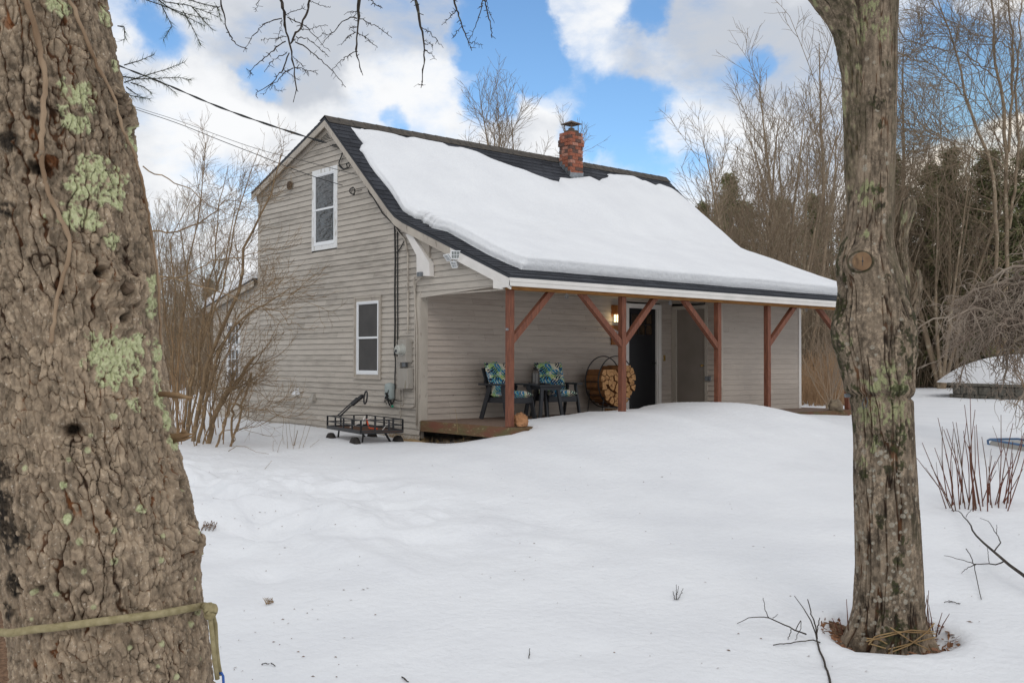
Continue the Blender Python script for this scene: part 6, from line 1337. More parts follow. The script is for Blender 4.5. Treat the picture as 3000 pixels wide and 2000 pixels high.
e = empty('weeping_tree', 'leafless weeping tree drooping twisted pale twigs at the right edge', 'tree', tuple(wb)); inv = Matrix.Translation(-Vector(wb))
o = tubes_obj('trunk', sl, M['twigP'], e, k=14, sides=7); o.matrix_parent_inverse = inv; o = tubes_obj('crown', tl_, M['twigP'], e, k=8, sides=4); o.matrix_parent_inverse = inv
# brush along the wood edge
def brush(name, n, ulo, uhi, tlo, thi, hlo, hhi, mm, label, cat, seed, r_=.02, lean=.16):
    rg = np.random.default_rng(seed); u = rg.uniform(ulo, uhi, n); t = rg.uniform(tlo, thi, n); pts = CO[None]+(FW+RT*((u-1500)/FOC)[:, None])*t[:, None]
    z = gh(pts[:, 0], pts[:, 1]); H = rg.uniform(hlo, hhi, n)*(.6+.4*rg.random(n)); k = 5; P = np.zeros((n, k, 3)); d = np.stack([rg.normal(0, lean, n), rg.normal(0, lean, n), np.ones(n)], 1); cur = np.stack([pts[:, 0], pts[:, 1], z-.1], 1)
    P[:, 0] = cur
    for i in range(1, k): d = d+rg.normal(0, .09, (n, 3)); cur = cur+d/np.linalg.norm(d, axis=1)[:, None]*(H/(k-1))[:, None]; P[:, i] = cur
    R_ = np.linspace(1, .3, k)[None]*(r_*rg.uniform(.5, 1.2, n))[:, None]
    # side twigs
    m = n*3; j = rg.integers(0, n, m); a = rg.integers(1, 4, m); s0 = P[j, a]; dd = np.stack([rg.normal(0, .7, m), rg.normal(0, .7, m), rg.uniform(.3, 1, m)], 1); dd /= np.linalg.norm(dd, axis=1)[:, None]; ln = H[j]*rg.uniform(.12, .35, m)
    P2 = np.stack([s0+dd*(ln*q)[:, None]+np.array([0, 0, .1])*(ln*q*q)[:, None] for q in np.linspace(0, 1, k)], 1); R2_ = np.linspace(1, .4, k)[None]*(r_*.5*np.ones(m))[:, None]
    V, F = tubes_arrays(np.vstack([P, P2]), np.vstack([R_, R2_]), 3); o = meshobj(name, V, F, M[mm], smooth=True); tag(o, label, cat, kind='stuff')
brush('brushwood', 2200, 1950, 2520, 44, 62, 2.2, 5.2, 'brush', 'dense brown brushwood beyond the right end of the house', 'brush', 46, .028)
brush('brushwood', 5200, 2480, 3450, 64, 84, 2.6, 6.8, 'brush', 'dense brown brushwood along the edge of the wood at the right', 'brush', 41, .040)
brush('brushwood', 3000, -500, 1000, 46, 70, 2.5, 6.5, 'brush', 'dense brown brushwood along the edge of the wood at the left', 'brush', 42, .030)
brush('tall_grass', 800, 2340, 2480, 30, 40, .7, 2.3, 'brushO', 'orange-brown tall dry growth beyond the right end of the house', 'grass', 43, .014)
brush('tall_grass', 1200, 2600, 3300, 61, 64, .3, 1.3, 'brushO', 'low tan grass fringe at the far edge of the snow field', 'grass', 44, .012)
brush('brushwood', 1100, 2000, 2480, 38, 46, 2.5, 7.5, 'twigG', 'grey tangled undergrowth in the gap between house and maple', 'brush', 47, .018, .3)
brush('brushwood', 2400, 2500, 3300, 57, 64, 2.5, 8.5, 'twigG', 'grey tangled undergrowth in front of the evergreens', 'brush', 45, .030, .3)
# small bushes
def bush(u, v_, n, h_, spread, mm, label, seed, t=None, lean=(0, 0), r_=.008, name='bare_bush'):
    rg = np.random.default_rng(seed); p = gp(u, v_) if t is None else gnd(u, t); L_ = []
    for i in range(n):
        a = rg.uniform(0, 2*math.pi); d = (math.cos(a)*spread*rg.random()+lean[0], math.sin(a)*spread*rg.random()+lean[1], 1)
        P, R_ = curve(rg, p+rg.normal(0, .08, 3)*np.array([1, 1, 0])-np.array([0, 0, .05]), d, h_*rg.uniform(.6, 1.1), r_, r_*.3, 8, .07, (0, 0, .01)); L_.append((P, R_))
        l1 = sprout(rg, P, R_, 5, h_*.4, 35, .25, .6, .10, (0, 0, .04), 8, rmin=r_*.35); L_ += l1
        for a_, b_ in l1: L_ += sprout(rg, a_, b_, 3, h_*.18, 35, .25, .7, .10, (0, 0, .04), 8, rmin=r_*.3)
    e = tubes_obj(name, L_, M[mm], k=8, sides=4); tag(e, label, 'bush')
bush(2432, 0, 16, 2.3, .9, 'brush', 'dark-stemmed leafless bush leaning beyond the right end of the porch', 51, t=27, r_=.016)
bush(3030, 0, 12, 3.2, .8, 'twigO', 'leafless bush growing beside the snow mound at the right edge', 52, t=35.5, lean=(-.5, .1), r_=.016)
for i, (u, v_, lab) in enumerate(((545, 1245, 'small twiggy bush at the wall foot left of the downstairs window, farther one'), (880, 1232, 'small twiggy bush at the gable wall foot left of the garden cart'))):
    bush(u, v_, 7, .55, 1.1, 'twigO', lab, 60+i, r_=.005)
# red-stemmed shrub
rg = np.random.default_rng(37); L_ = []
for i in range(40):
    ub = 2772+i*4.8+rg.uniform(-6, 6); p = gp(ub, 1484+rg.uniform(-14, 14)); p[2] -= .03
    ut = 2865+(ub-2865)*1.55+rg.uniform(-45, 45); vt = 1130+rg.uniform(20, 260) if i % 3 else rg.uniform(1250, 1380)
    q_ = Dp(ut, vt, (p-CO)@FW+rg.uniform(-.3, .4)); m_ = (p+q_)/2+np.array([0, 0, .03])+(p-q_)*.02+rg.normal(0, .025, 3)
    P = np.array([p, p*.6+m_*.4, m_, q_*.55+m_*.45, q_]); P, R_ = resample(P, np.linspace(.0068, .0032, 5), 8); L_.append((P, R_))
    if rg.random() < .4: L_ += [(a, b) for a, b in sprout(rg, P, R_, 1, .35, 14, .3, .7, .04, (0, 0, .03), 8, rmin=.003)]
tag(tubes_obj('red_stemmed_shrub', L_, M['redstem'], k=8, sides=6), 'spray of bare red stems fanning out of the snow right of the maple', 'shrub')
# fallen branches
def z3_(a, b): return 2100+a*.4464, 1300+b*.4464
def fallen(lines, label, mm='twigD', name='fallen_branch', conv=z3_, hk=.06):
    L_ = []; rg = np.random.default_rng(len(lines)*7)
    allp = np.array([conv(*q) for l, *_ in lines for q in l])
    for l, r0, r1, hs in lines:
        P = []
        for i, q in enumerate(l):
            u, v_ = conv(*q); g = gp(u, v_+hs[i]); 
            if hs[i] > 0: d_ = (g-CO)@FW; P.append(Dp(u, v_, d_-.01))
            else: P.append(gp(u, v_, .008))
        P = np.array(P); P, R_ = resample(P, np.linspace(r0, r1, len(P)), 14); L_.append((P+rg.normal(0, .002, P.shape), R_))
    tag(tubes_obj(name, L_, M[mm], k=14, sides=5), label, 'branch')
fallen([([(755, 1600), (700, 1410), (670, 1340), (655, 1280), (640, 1200), (600, 1130), (560, 1060), (510, 995)], .007, .002, (0, 0, 0, 0, 40, 75, 105, 130)), ([(655, 1280), (650, 1200), (620, 1110), (590, 1015)], .0055, .003, (0, 40, 80, 120)), ([(655, 1260), (662, 1190), (675, 1140)], .004, .003, (20, 50, 75)),
        ([(590, 1250), (500, 1210), (420, 1175), (340, 1138), (270, 1135), (200, 1140), (135, 1175)], .005, .002, (10, 20, 28, 36, 30, 20, 0)), ([(340, 1138), (315, 1080), (308, 1008)], .003, .002, (36, 60, 90)), ([(370, 1315), (460, 1308), (540, 1295), (620, 1285), (680, 1298)], .003, .004, (0, 4, 6, 6, 0)), ([(520, 1220), (550, 1150), (555, 1200), (515, 1285)], .003, .002, (20, 45, 30, 0)), ([(490, 1215), (470, 1280)], .003, .002, (15, 0)), ([(365, 1145), (400, 1118)], .002, .0015, (30, 40))], 'forked dead branch sticking out of the snow left of the maple')
fallen([([(2120, 950), (2015, 865), (1890, 765), (1820, 705), (1740, 640), (1680, 580), (1665, 520), (1620, 480), (1600, 440), (1540, 435)], .014, .003, (30, 40, 50, 50, 45, 40, 34, 28, 18, 0)), ([(1635, 480), (1640, 465), (1680, 420)], .004, .002, (20, 20, 20)), ([(1890, 765), (1840, 792), (1780, 785), (1700, 790), (1610, 760), (1490, 730)], .006, .002, (50, 44, 40, 30, 20, 8)), ([(1700, 790), (1650, 810), (1605, 845)], .004, .002, (30, 20, 0)), ([(1635, 685), (1665, 730), (1690, 800), (1710, 900), (1735, 1018)], .004, .003, (30, 30, 30, 15, 0)), ([(1820, 705), (1865, 645), (1835, 590), (1790, 510), (1725, 485)], .006, .002, (50, 45, 40, 30, 20)), ([(1835, 590), (1838, 530)], .003, .002, (40, 36)), ([(1790, 785), (1780, 720), (1775, 680)], .003, .002, (40, 36, 30))], 'large fallen dead branch lying on the snow at the right edge')
fallen([([(1490, 1035), (1550, 1035), (1595, 1048)], .003, .003, (0, 0, 0)), ([(1550, 1035), (1520, 1025)], .002, .002, (0, 0))], 'tiny twig lying on the snow between maple and right edge')
z5 = lambda a, b: (400+a*.574, 1100+b*.574)
fallen([([(772, 370), (760, 210)], .004, .002, (0, 60)), ([(800, 365), (785, 300), (775, 215)], .004, .002, (0, 30, 60)), ([(800, 372), (810, 230)], .004, .002, (0, 60)), ([(805, 355), (822, 280)], .008, .006, (0, 30)), ([(830, 370), (870, 225)], .004, .002, (0, 60)), ([(850, 365), (900, 220)], .004, .002, (0, 60)), ([(885, 365), (935, 325)], .003, .002, (0, 10))], 'dark bare canes poking out of the snow left of the garden cart', 'brush', 'bare_canes', z5)
fallen([([(470, 385), (510, 360), (560, 362), (610, 390), (675, 398)], .006, .002, (0, 20, 18, 6, 0)), ([(697, 385), (697, 335), (710, 330)], .003, .002, (0, 20, 20)), ([(720, 390), (730, 350), (745, 318)], .003, .002, (0, 15, 25)), ([(655, 475), (690, 435)], .003, .002, (0, 10))], 'thin arched runners and twigs on the snow right of the ochre shrub', 'brush', 'bare_canes', z5)
fallen([([(1545+a, 1382-0*a), (1545+a+dx, 1382-dy)], .0028, .0016, (0, 12)) for a, dx, dy in ((0, -4, 20), (3, 6, 30), (8, 12, 26), (4, 0, 34))], 'small upright twig cluster in the open snow left of the maple', 'twigD', 'twig_cluster', lambda a, b: (a*K+6, b*K-8))
fallen([([(665+i*5, 1168-2*i), (655+i*5, 1150-i), (645+i*7, 1132)], .0035, .0015, (0, 10, 18)) for i in range(8)], 'small tuft of brown grass blades in the snow beside the big trunk', 'straw', 'grass_tuft', z5)
fallen([([(325+i*6+(i % 3)*3, 800-(i*13) % 40), (335+i*7, 775-(i*17) % 40), (360+i*4, 760+(i*11) % 30)], .004, .002, (0, 8, 6)) for i in range(12)], 'clump of brown dead leaves and stems against the right side of the big trunk', 'litter', 'grass_tuft', z5)
fallen([([(1215, 1510), (1217, 1488)], .003, .002, (0, 8))], 'single tiny twig standing in the foreground snow', 'twigD', 'twig_cluster', lambda a, b: (a*K, b*K))
fallen([([(1355, 1535), (1370, 1545), (1388, 1560)], .004, .003, (0, 4, 0))], 'short dark stick on the snow near the bottom edge', 'twigD', 'fallen_branch', z5)
fallen([([(640, 1472), (660, 1466), (675, 1470)], .003, .002, (0, 3, 0)), ([(685, 1466), (700, 1472), (705, 1480)], .003, .002, (0, 3, 0))], 'curved dry grass stems lying on the snow beside the rope tail', 'twigD', 'dry_grass', z5)
# loose specks of bark and needles on the snow
rg = np.random.default_rng(8); V = []; F = []
for i in range(150):
    u, v_ = rg.uniform(560, 3000), rg.uniform(1330, 1990)
    if rg.random() < .35: u = rg.uniform(560, 1100)
    p = gp(u, v_, .004); a = rg.uniform(0, 6.28); l_ = rg.uniform(.004, .014)*(2 if rg.random() < .1 else 1); d = np.array([math.cos(a), math.sin(a), 0])*l_; w_ = np.array([-d[1], d[0], 0])*.35; b = len(V); V += [p-d, p-w_, p+d, p+w_+np.array([0, 0, .004])]; F.append((b, b+1, b+2, b+3))
tag(meshobj('bark_specks', V, F, M['litter']), 'scattered specks of bark and needles on the snow', 'debris', kind='stuff')

rg = np.random.default_rng(18); V = []; F = []
for i in range(420):
    a = rg.uniform(0, 6.28); q = rg.uniform(.2, .41); x, y = MT[0]+q*math.cos(a), MT[1]+q*math.sin(a); z = float(gh(x, y))+rg.uniform(.0, .035)
    d = nrm(rg.normal(size=3)*np.array([1, 1, .45]))*rg.uniform(.012, .032); w_ = nrm(np.cross(d, rg.normal(size=3)*np.array([.3, .3, 1])))*rg.uniform(.006, .016); p = np.array([x, y, z]); b = len(V); V += [p-d, p-w_, p+d, p+w_]; F.append((b, b+1, b+2, b+3))
tag(meshobj('fallen_leaves', V, F, M['leafb']), 'brown fallen leaves in the melted hollow round the maple foot', 'leaves', kind='stuff')
# ------------------------------------------------------------------ things in the yard
# stone bed and snow mound
wl0 = gp(2768, 1166); tw = (wl0-CO)@FW
c0 = Dp(3225, 1150, tw+2.); c0[2] = float(gh(c0[0], c0[1]))
Rb = 5.85; mb = MB(); rg = np.random.default_rng(4)
a0 = math.atan2(wl0[1]-c0[1], wl0[0]-c0[0])
nst = 46
for row in range(2):
    for k in range(nst):
        a = a0-.25+2.4*k/nst+.03*row; b_ = a+2.4/nst-.006; rr = Rb+rg.uniform(-.03, .03); z0 = c0[2]-.15+row*.30; z1 = z0+.29
        P = [(c0[0]+q*math.cos(t), c0[1]+q*math.sin(t), z) for z in (z0, z1) for (q, t) in ((rr, a), (rr, b_), (rr-.3, b_), (rr-.3, a))]; mb.hexa(P)
for k in range(18):
    a = a0-.27+2.45*k/18; b_ = a+2.45/18-.004; P = [(c0[0]+q*math.cos(t), c0[1]+q*math.sin(t), z) for z in (c0[2]+.455, c0[2]+.56) for (q, t) in ((Rb+.07, a), (Rb+.07, b_), (Rb-.35, b_), (Rb-.35, a))]; mb.hexa(P)
tag(mb.build('stone_bed', M['stone'], bev=.02), 'low curved grey stone wall of a raised bed topped by a snow mound', 'stone wall')
n = 60; V = []; F = []
rr = np.linspace(0, 1, 22)
for q in rr:
    for k in range(n):
        a = 2*math.pi*k/n; x = c0[0]+(Rb-.06)*q*math.cos(a); y = c0[1]+(Rb-.06)*q*math.sin(a)
        V.append((x, y, c0[2]+.54+1.16*(1-q**4.4)+.12*float(fbm(x*.6, y*.6, 0, 3, 70))*(1-q)))
for i in range(21):
    for k in range(n): F.append((i*n+k, i*n+(k+1) % n, (i+1)*n+(k+1) % n, (i+1)*n+k))
tag(meshobj('snow_mound', V, F, M['snow'], smooth=True), 'domed mound of snow heaped on the raised stone bed', 'snow')
# half-buried sled
s0, s1 = gp(2895, 1290, .06), gp(3060, 1318, .06); d = nrm(s1-s0); n_ = np.cross(d, (0, 0, 1))
sl_ = empty('snow_sled', 'blue-rimmed plastic sled lying half buried in the snow at the right edge', 'sled', tuple(s0)); inv = Matrix.Translation(-Vector(s0))
hull = MB().hexa([s0-np.array([0, 0, .12]), s1-np.array([0, 0, .12]), s1-np.array([0, 0, .12])-n_*.4, s0-np.array([0, 0, .12])-n_*.4, s0+d*.06, s1, s1-n_*.5, s0-n_*.5+d*.06]).build('hull', material('pale_plastic', (.42, .40, .36), .4)); hull.parent = sl_; hull.matrix_parent_inverse = inv
rm_ = MB().tube([s0+d*.05-np.array([0, 0, .07]), s0-d*.0-np.array([0, 0, .05]), s0-d*.01, s0+d*.05+np.array([0, 0, .025]), s0+d*.3+np.array([0, 0, .02]), s1+np.array([0, 0, .02])], .018, 8).tube([s0+d*.05+np.array([0, 0, .025]), s0-n_*.5+d*.05+np.array([0, 0, .025]), s1-n_*.5], .018, 8).build('rim', material('steel_blue_rim', (.09, .17, .30), .35), smooth=True); rm_.parent = sl_; rm_.matrix_parent_inverse = inv
# rocks on the deck
def rock(c, s_, mm, label, seed, name='rock'):
    import bmesh
    bm = bmesh.new(); bmesh.ops.create_icosphere(bm, subdivisions=4, radius=1)
    for v in bm.verts:
        q = v.co; f = 1+.28*float(vnoise(q.x*1.6+seed, q.y*1.6, q.z*1.6, seed))+.10*float(vnoise(q.x*5, q.y*5, q.z*5, seed)); f = round(f*14)/14*.5+f*.5
        v.co = Vector((c[0]+q.x*s_[0]*f, c[1]+q.y*s_[1]*f, c[2]+max(q.z*f, -.55)*s_[2]))
    me = bpy.data.meshes.new(name); bm.to_mesh(me); bm.free(); me.materials.append(M[mm]); 
    for p in me.polygons: p.use_smooth = True
    o = bpy.data.objects.new(name, me); COL.objects.link(o); tag(o, label, 'rock'); return o
rock((.24, .03, .075), (.13, .10, .125), 'rock', 'tan and orange rock sitting on the deck beside the leftmost porch post', 3)
rock((8.75, .02, .07), (.19, .13, .15), 'rock2', 'rounded grey-brown rock on the deck beside the far right porch post', 8)
# porch snow is part of the ground sheet

# garden cart
C0 = np.array([-1.30, 2.02, -.13]); a = np.array([.191, .981, .0]); a /= np.linalg.norm(a); b = np.array([.981, -.191, 0.]); zz_ = np.array([0, 0, 1.])
LL, WW = 1.52, .70
def ct(i, j, k): return C0+a*(LL*i)+b*(WW*j)+zz_*k
cart = empty('garden_cart', 'black metal mesh-sided garden cart half sunk in the snow by the gable wall', 'cart', tuple(ct(.5, .5, -.3))); inv = Matrix.Translation(-Vector(ct(.5, .5, -.3)))
def cp(o): o.parent = cart; o.matrix_parent_inverse = inv; return o
fr = MB()
for p, q in (((0, 0), (1, 0)), ((1, 0), (1, 1)), ((1, 1), (0, 1)), ((0, 1), (0, 0))): fr.beam(ct(*p, .0), ct(*q, .0), .03, .055)
cp(fr.build('frame', M['black'])); 
tr_ = MB()
for i in range(22): tr_.beam(ct(i/21., .02, .0), ct(i/21., .98, .0), .05, .008)
cp(tr_.build('tray', material('rusty_tray_mesh', (.06, .045, .035), .8, c2=(.14, .06, .03), scale=9)))
rl = MB(); hz = .185
for p, q in (((0, 0), (1, 0)), ((1, 0), (1, 1)), ((1, 1), (0, 1)), ((0, 1), (0, 0))):
    P_, Q_ = np.array(ct(*p, 0)), np.array(ct(*q, 0))
    for zq in (.095, hz): rl.beam(P_+zz_*zq, Q_+zz_*zq, .016, .016)
    n_ = 4 if p[0] != q[0] else 3
    for k in range(n_+1): m_ = P_+(Q_-P_)*k/n_; rl.beam(m_, m_+zz_*hz, .024, .024, a)
cp(rl.build('side_rail', M['black']))
def wheel(c_, name='wheel'):
    w = cp(MB().lathe([(.07, -.05), (.13, -.055), (.165, -.035), (.170, 0), (.165, .035), (.13, .055), (.07, .05)], c_, b, 26).build(name, material('tyre_rubber', (.02, .018, .017), .85, c2=(.04, .033, .028), scale=20), smooth=True))
    o = MB().lathe([(.02, -.052), (.065, -.05), (.07, -.03), (.07, .03), (.065, .05), (.02, .052)], c_, b, 18).build('rim', M['galv'], w)
    return w
for i, j in ((.14, -.02), (.14, 1.02), (.86, -.02), (.86, 1.02)):
    cc_ = ct(i, j, -.25); wheel(cc_)
ax_ = MB()
for i in (.14, .86): ax_.beam(ct(i, 0, -.25), ct(i, 1, -.25), .025, .025); ax_.beam(ct(i, .15, -.2), ct(i+.08, .25, -.02), .025, .025); ax_.beam(ct(i, .85, -.2), ct(i+.08, .75, -.02), .025, .025)
ax_.beam(ct(.14, .5, -.21), ct(.86, .5, -.21), .025, .025); cp(ax_.build('axle', M['black']))
hd = MB(); q0 = X(993, 1222, -.75); q1 = X(1047, 1170, -.75); q2 = X(1062, 1159, -.75)
off = np.array([0, .02, 0])
hd.beam(q0, q1, .02, .02).beam(q0+zz_*.03+off*2, q1+zz_*.03+off, .016, .016).beam(q1-nrm(q1-q0)*.18, q2, .05, .05)
hc = X(1071, 1164, -.75); u1 = nrm(np.array([0, -.25, 1.])); u2 = np.array([0, 1., .25]); u2 /= np.linalg.norm(u2)
hd.tube([hc+u1*.105*math.sin(t)+u2*.045*math.cos(t) for t in np.linspace(0, 2*math.pi, 25)], .013, 8)
cp(hd.build('handle', M['black']))
st = MB().beam(ct(.35, .3, .06), ct(.62, .62, .19), .022, .012).beam(ct(.3, .5, .2), ct(.55, .2, .03), .02, .012).beam(ct(.1, .6, .02), ct(.06, .75, .16), .02, .012)
tag(st.build('wood_scraps', M['white']), 'white painted wooden sticks lying in the garden cart', 'sticks')
rd = MB().tube([ct(.33, .42, .17), ct(.31, .44, .08), ct(.30, .46, .03), ct(.18, .55, .03)], .012, 6)
tag(rd.build('orange_strap', material('orange_plastic', (.55, .07, .02), .5), smooth=True), 'orange-red strap hooked over the rail inside the garden cart', 'strap')
# straw by the foundation and under the deck end
rg = np.random.default_rng(77); L_ = []
for i in range(420):
    if i < 300: x, y = -.03-abs(rg.normal(0, .10)), rg.uniform(1.9, 3.0)
    else: x, y = -.06+rg.normal(0, .05), rg.uniform(.9, 2.2)
    p = np.array([x, y, float(gh(x, y))-.01]); h_ = rg.uniform(.05, .17); L_.append(curve(rg, p, (rg.normal(0, .5), rg.normal(0, .5), 1), h_, .0028, .001, 4, .25, (0, 0, -.1)))
L_.append(curve(rg, np.array([-.12, 1.1, -.16]), (.05, .1, 1), .42, .004, .002, 4, .05, (0, 0, 0)))
tag(tubes_obj('straw', L_, M['straw'], k=4, sides=3), 'tan dry grass at the foot of the wall beside the deck end', 'grass', kind='stuff')

# ---- porch furniture
def leafcloth(name, sc_=1.0):
    m = bpy.data.materials.new(name); m.use_nodes = True; t = m.node_tree; l = t.links; b_ = t.nodes['Principled BSDF']; b_.inputs['Roughness'].default_value = .85
    tcn = t.nodes.new('ShaderNodeTexCoord'); nzn = t.nodes.new('ShaderNodeTexNoise'); nzn.inputs['Scale'].default_value = 7; l.new(tcn.outputs['Object'], nzn.inputs['Vector'])
    col = None
    def layer(col, vs, ws, rot, c_, th, cell, seed):
        mp = t.nodes.new('ShaderNodeMapping'); mp.inputs['Location'].default_value = (seed, seed*1.3, seed*.7); mp.inputs['Rotation'].default_value = rot; l.new(tcn.outputs['Object'], mp.inputs[0])
        vo = t.nodes.new('ShaderNodeTexVoronoi'); vo.inputs['Scale'].default_value = vs; l.new(mp.outputs[0], vo.inputs['Vector'])
        wv = t.nodes.new('ShaderNodeTexWave'); wv.inputs['Scale'].default_value = ws; wv.inputs['Distortion'].default_value = 3.5; wv.inputs['Detail'].default_value = 1.5; wv.inputs['Detail Scale'].default_value = 1.2; l.new(mp.outputs[0], wv.inputs['Vector'])
        a_ = t.nodes.new('ShaderNodeMath'); a_.operation = 'LESS_THAN'; l.new(vo.outputs['Distance'], a_.inputs[0]); a_.inputs[1].default_value = cell
        sp = t.nodes.new('ShaderNodeSeparateColor'); l.new(vo.outputs['Color'], sp.inputs[0]); c2_ = t.nodes.new('ShaderNodeMath'); c2_.operation = 'GREATER_THAN'; l.new(sp.outputs[0], c2_.inputs[0]); c2_.inputs[1].default_value = .35
        b2 = t.nodes.new('ShaderNodeMath'); b2.operation = 'GREATER_THAN'; l.new(wv.outputs['Fac'], b2.inputs[0]); b2.inputs[1].default_value = th
        m1 = t.nodes.new('ShaderNodeMath'); m1.operation = 'MULTIPLY'; l.new(a_.outputs[0], m1.inputs[0]); l.new(b2.outputs[0], m1.inputs[1]); m2 = t.nodes.new('ShaderNodeMath'); m2.operation = 'MULTIPLY'; l.new(m1.outputs[0], m2.inputs[0]); l.new(c2_.outputs[0], m2.inputs[1])
        x = t.nodes.new('ShaderNodeMix'); x.data_type = 'RGBA'; l.new(m2.outputs[0], x.inputs[0]); x.inputs[7].default_value = (*c_, 1)
        if col is None: x.inputs[6].default_value = (.55, .50, .38, 1)
        else: l.new(col, x.inputs[6])
        return x.outputs[2]
    col = layer(None, 8, 11, (.3, .2, .5), (.20, .40, .30), .25, .62, 1)
    col = layer(col, 7, 13, (.9, 1.2, .1), (.24, .42, .05), .35, .44, 3.3)
    col = layer(col, 6.5, 13, (.5, .3, 1.2), (.012, .15, .30), .22, .60, 5.1)
    col = layer(col, 6.5, 12, (1.5, .7, 2.2), (.006, .010, .035), .42, .50, 7.7)
    l.new(col, b_.inputs['Base Color']); return m
M['cloth'] = leafcloth('leaf_print_fabric')
def chair(name, label):
    e = empty(name, label, 'chair', (0, 0, 0), 'charcoal armchairs on the porch'); m = M['charcoal']
    # local: x = width, -y = front, z up
    MB().box((-.27, -.30, .33), (.27, .20, .37)).box((-.27, -.32, .27), (.27, -.295, .375)).box((-.275, -.30, .28), (-.25, .24, .36)).box((.25, -.30, .28), (.275, .24, .36)).build('seat', m, e, bev=.004)
    bk = MB()
    for k in range(5):
        x = -.26+k*.105; bk.beam((x+.05, .17, .33), (x+.05, .36, .86+.01*(2-abs(k-2))), .095, .022, (0, 1, .3))
    bk.beam((-.27, .28, .62), (.27, .28, .62), .03, .06).build('backrest', m, e, bev=.003)
    for s_ in (-1, 1):
        MB().beam((s_*.30, -.20, .57), (s_*.32, -.34, .0), .03, .085, (0, 1, 0)).build('leg', m, e, bev=.004)
        MB().beam((s_*.30, .10, .57), (s_*.32, .30, .0), .03, .085, (0, 1, 0)).build('leg', m, e, bev=.004)
        MB().box((s_*.31-.055, -.36, .57), (s_*.31+.055, .33, .60)).build('armrest', m, e, bev=.006)
    return e
def cushion(label):
    e = empty('chair_cushion', label, 'cushion', (0, 0, 0), 'leaf-print cushions on the porch chairs')
    def pad(P, w_, th, name):
        # slab along polyline P (y,z), tufted
        V = []; F = []; nx, ny = 18, 26; P = np.array(P); P, _ = resample(P, np.ones(len(P)), ny+1)
        for sgn in (1, -1):
            for i in range(ny+1):
                t_ = P[min(i+1, ny)]-P[max(i-1, 0)]; t_ = t_/np.linalg.norm(t_); nn2 = np.array([-t_[1], t_[0]])*1
                for j in range(nx+1):
                    x = -w_+2*w_*j/nx; ex_ = 1-abs(2*j/nx-1)**6; ey = 1-abs(2*i/ny-1)**8; tuft = 1-.35*abs(math.cos(math.pi*(2*i/ny)))**8*.9-.25*abs(math.cos(math.pi*(j/nx)))**10
                    h_ = th*.5*max(0, ex_*ey)**.5*tuft; V.append((x, P[i][0]+nn2[0]*h_*sgn, P[i][1]+nn2[1]*h_*sgn))
        o_ = (nx+1)*(ny+1)
        for i in range(ny):
            for j in range(nx):
                q = i*(nx+1)+j; F.append((q, q+1, q+nx+2, q+nx+1)); F.append((o_+q+nx+1, o_+q+nx+2, o_+q+1, o_+q))
        for i in range(ny): 
            for j in (0, nx): q = i*(nx+1)+j; F.append((q, q+nx+1, o_+q+nx+1, o_+q))
        return meshobj(name, V, F, M['cloth'], e, smooth=True)
    pad([(-.36, .415), (-.1, .42), (.15, .415)], .27, .13, 'seat_pad'); pad([(.08, .43), (.19, .68), (.29, .95)], .27, .13, 'back_pad')
    MB().tube([(-.02, .32, .93), (-.05, .30, .97), (0, .31, .955), (.05, .30, .97), (.02, .32, .93)], .006, 6).build('tie', M['cloth'], e, smooth=True)
    return e
for i, (x, y, rz__) in enumerate(((1.36, 1.66, .06), (2.52, 1.72, -.30))):
    if i == 0: cA = chair('armchair', ''); cB = cushion(''); e1, e2 = cA, cB
    else: e1 = dup(cA, (0, 0, 0), 0, 1); e2 = dup(cB, (0, 0, 0), 0, 1)
    e1['label'] = ['charcoal outdoor armchair on the porch nearest the leftmost post', 'charcoal outdoor armchair between the side table and the log rack'][i]
    e2['label'] = ['blue and green leaf-print cushion on the armchair nearest the leftmost post', 'blue and green leaf-print cushion on the armchair next to the log rack'][i]
    for e in (e1, e2): e.location = (x, y, .001); e.rotation_euler = (0, 0, rz__)
tb = empty('side_table', 'low charcoal side table between the two cushioned armchairs', 'table', (1.98, 1.42, 0)); 
MB().box((-.28, -.22, .545), (.28, .22, .575)).build('table_top', M['charcoal'], tb, bev=.005)
MB().box((-.24, -.18, .49), (.24, -.16, .543)).box((-.24, .16, .49), (.24, .18, .543)).build('apron', M['charcoal'], tb)
for sx in (-1, 1):
    for sy in (-1, 1): MB().beam((sx*.18, sy*.15, .545), (sx*.26, sy*.19, 0), .06, .04, (0, 1, 0)).build('leg', M['charcoal'], tb, bev=.003)
# lantern on the table
l0 = np.array([1.86, 1.50, .575]); ln = empty('candle_lantern', 'small dark glass jar lantern standing on the side table', 'lantern', tuple(l0))
MB().lathe([(.062, 0), (.066, .02), (.066, .20), (.05, .235), (.035, .25)], (0, 0, 0), n=8).build('jar', M['glassjar'], ln); MB().lathe([(.04, .25), (.045, .255), (.02, .29), (.022, .30), (.0, .31)], (0, 0, 0), n=12).torus((0, 0, .335), .03, .003, (0, 1, 0), 20, 5).build('lid', M['black'], ln)
fr = MB()
for k in range(8): a_ = 2*math.pi*k/8; fr.beam((.067*math.cos(a_), .067*math.sin(a_), 0), (.067*math.cos(a_), .067*math.sin(a_), .2), .005, .005)
fr.build('frame', M['black'], ln)
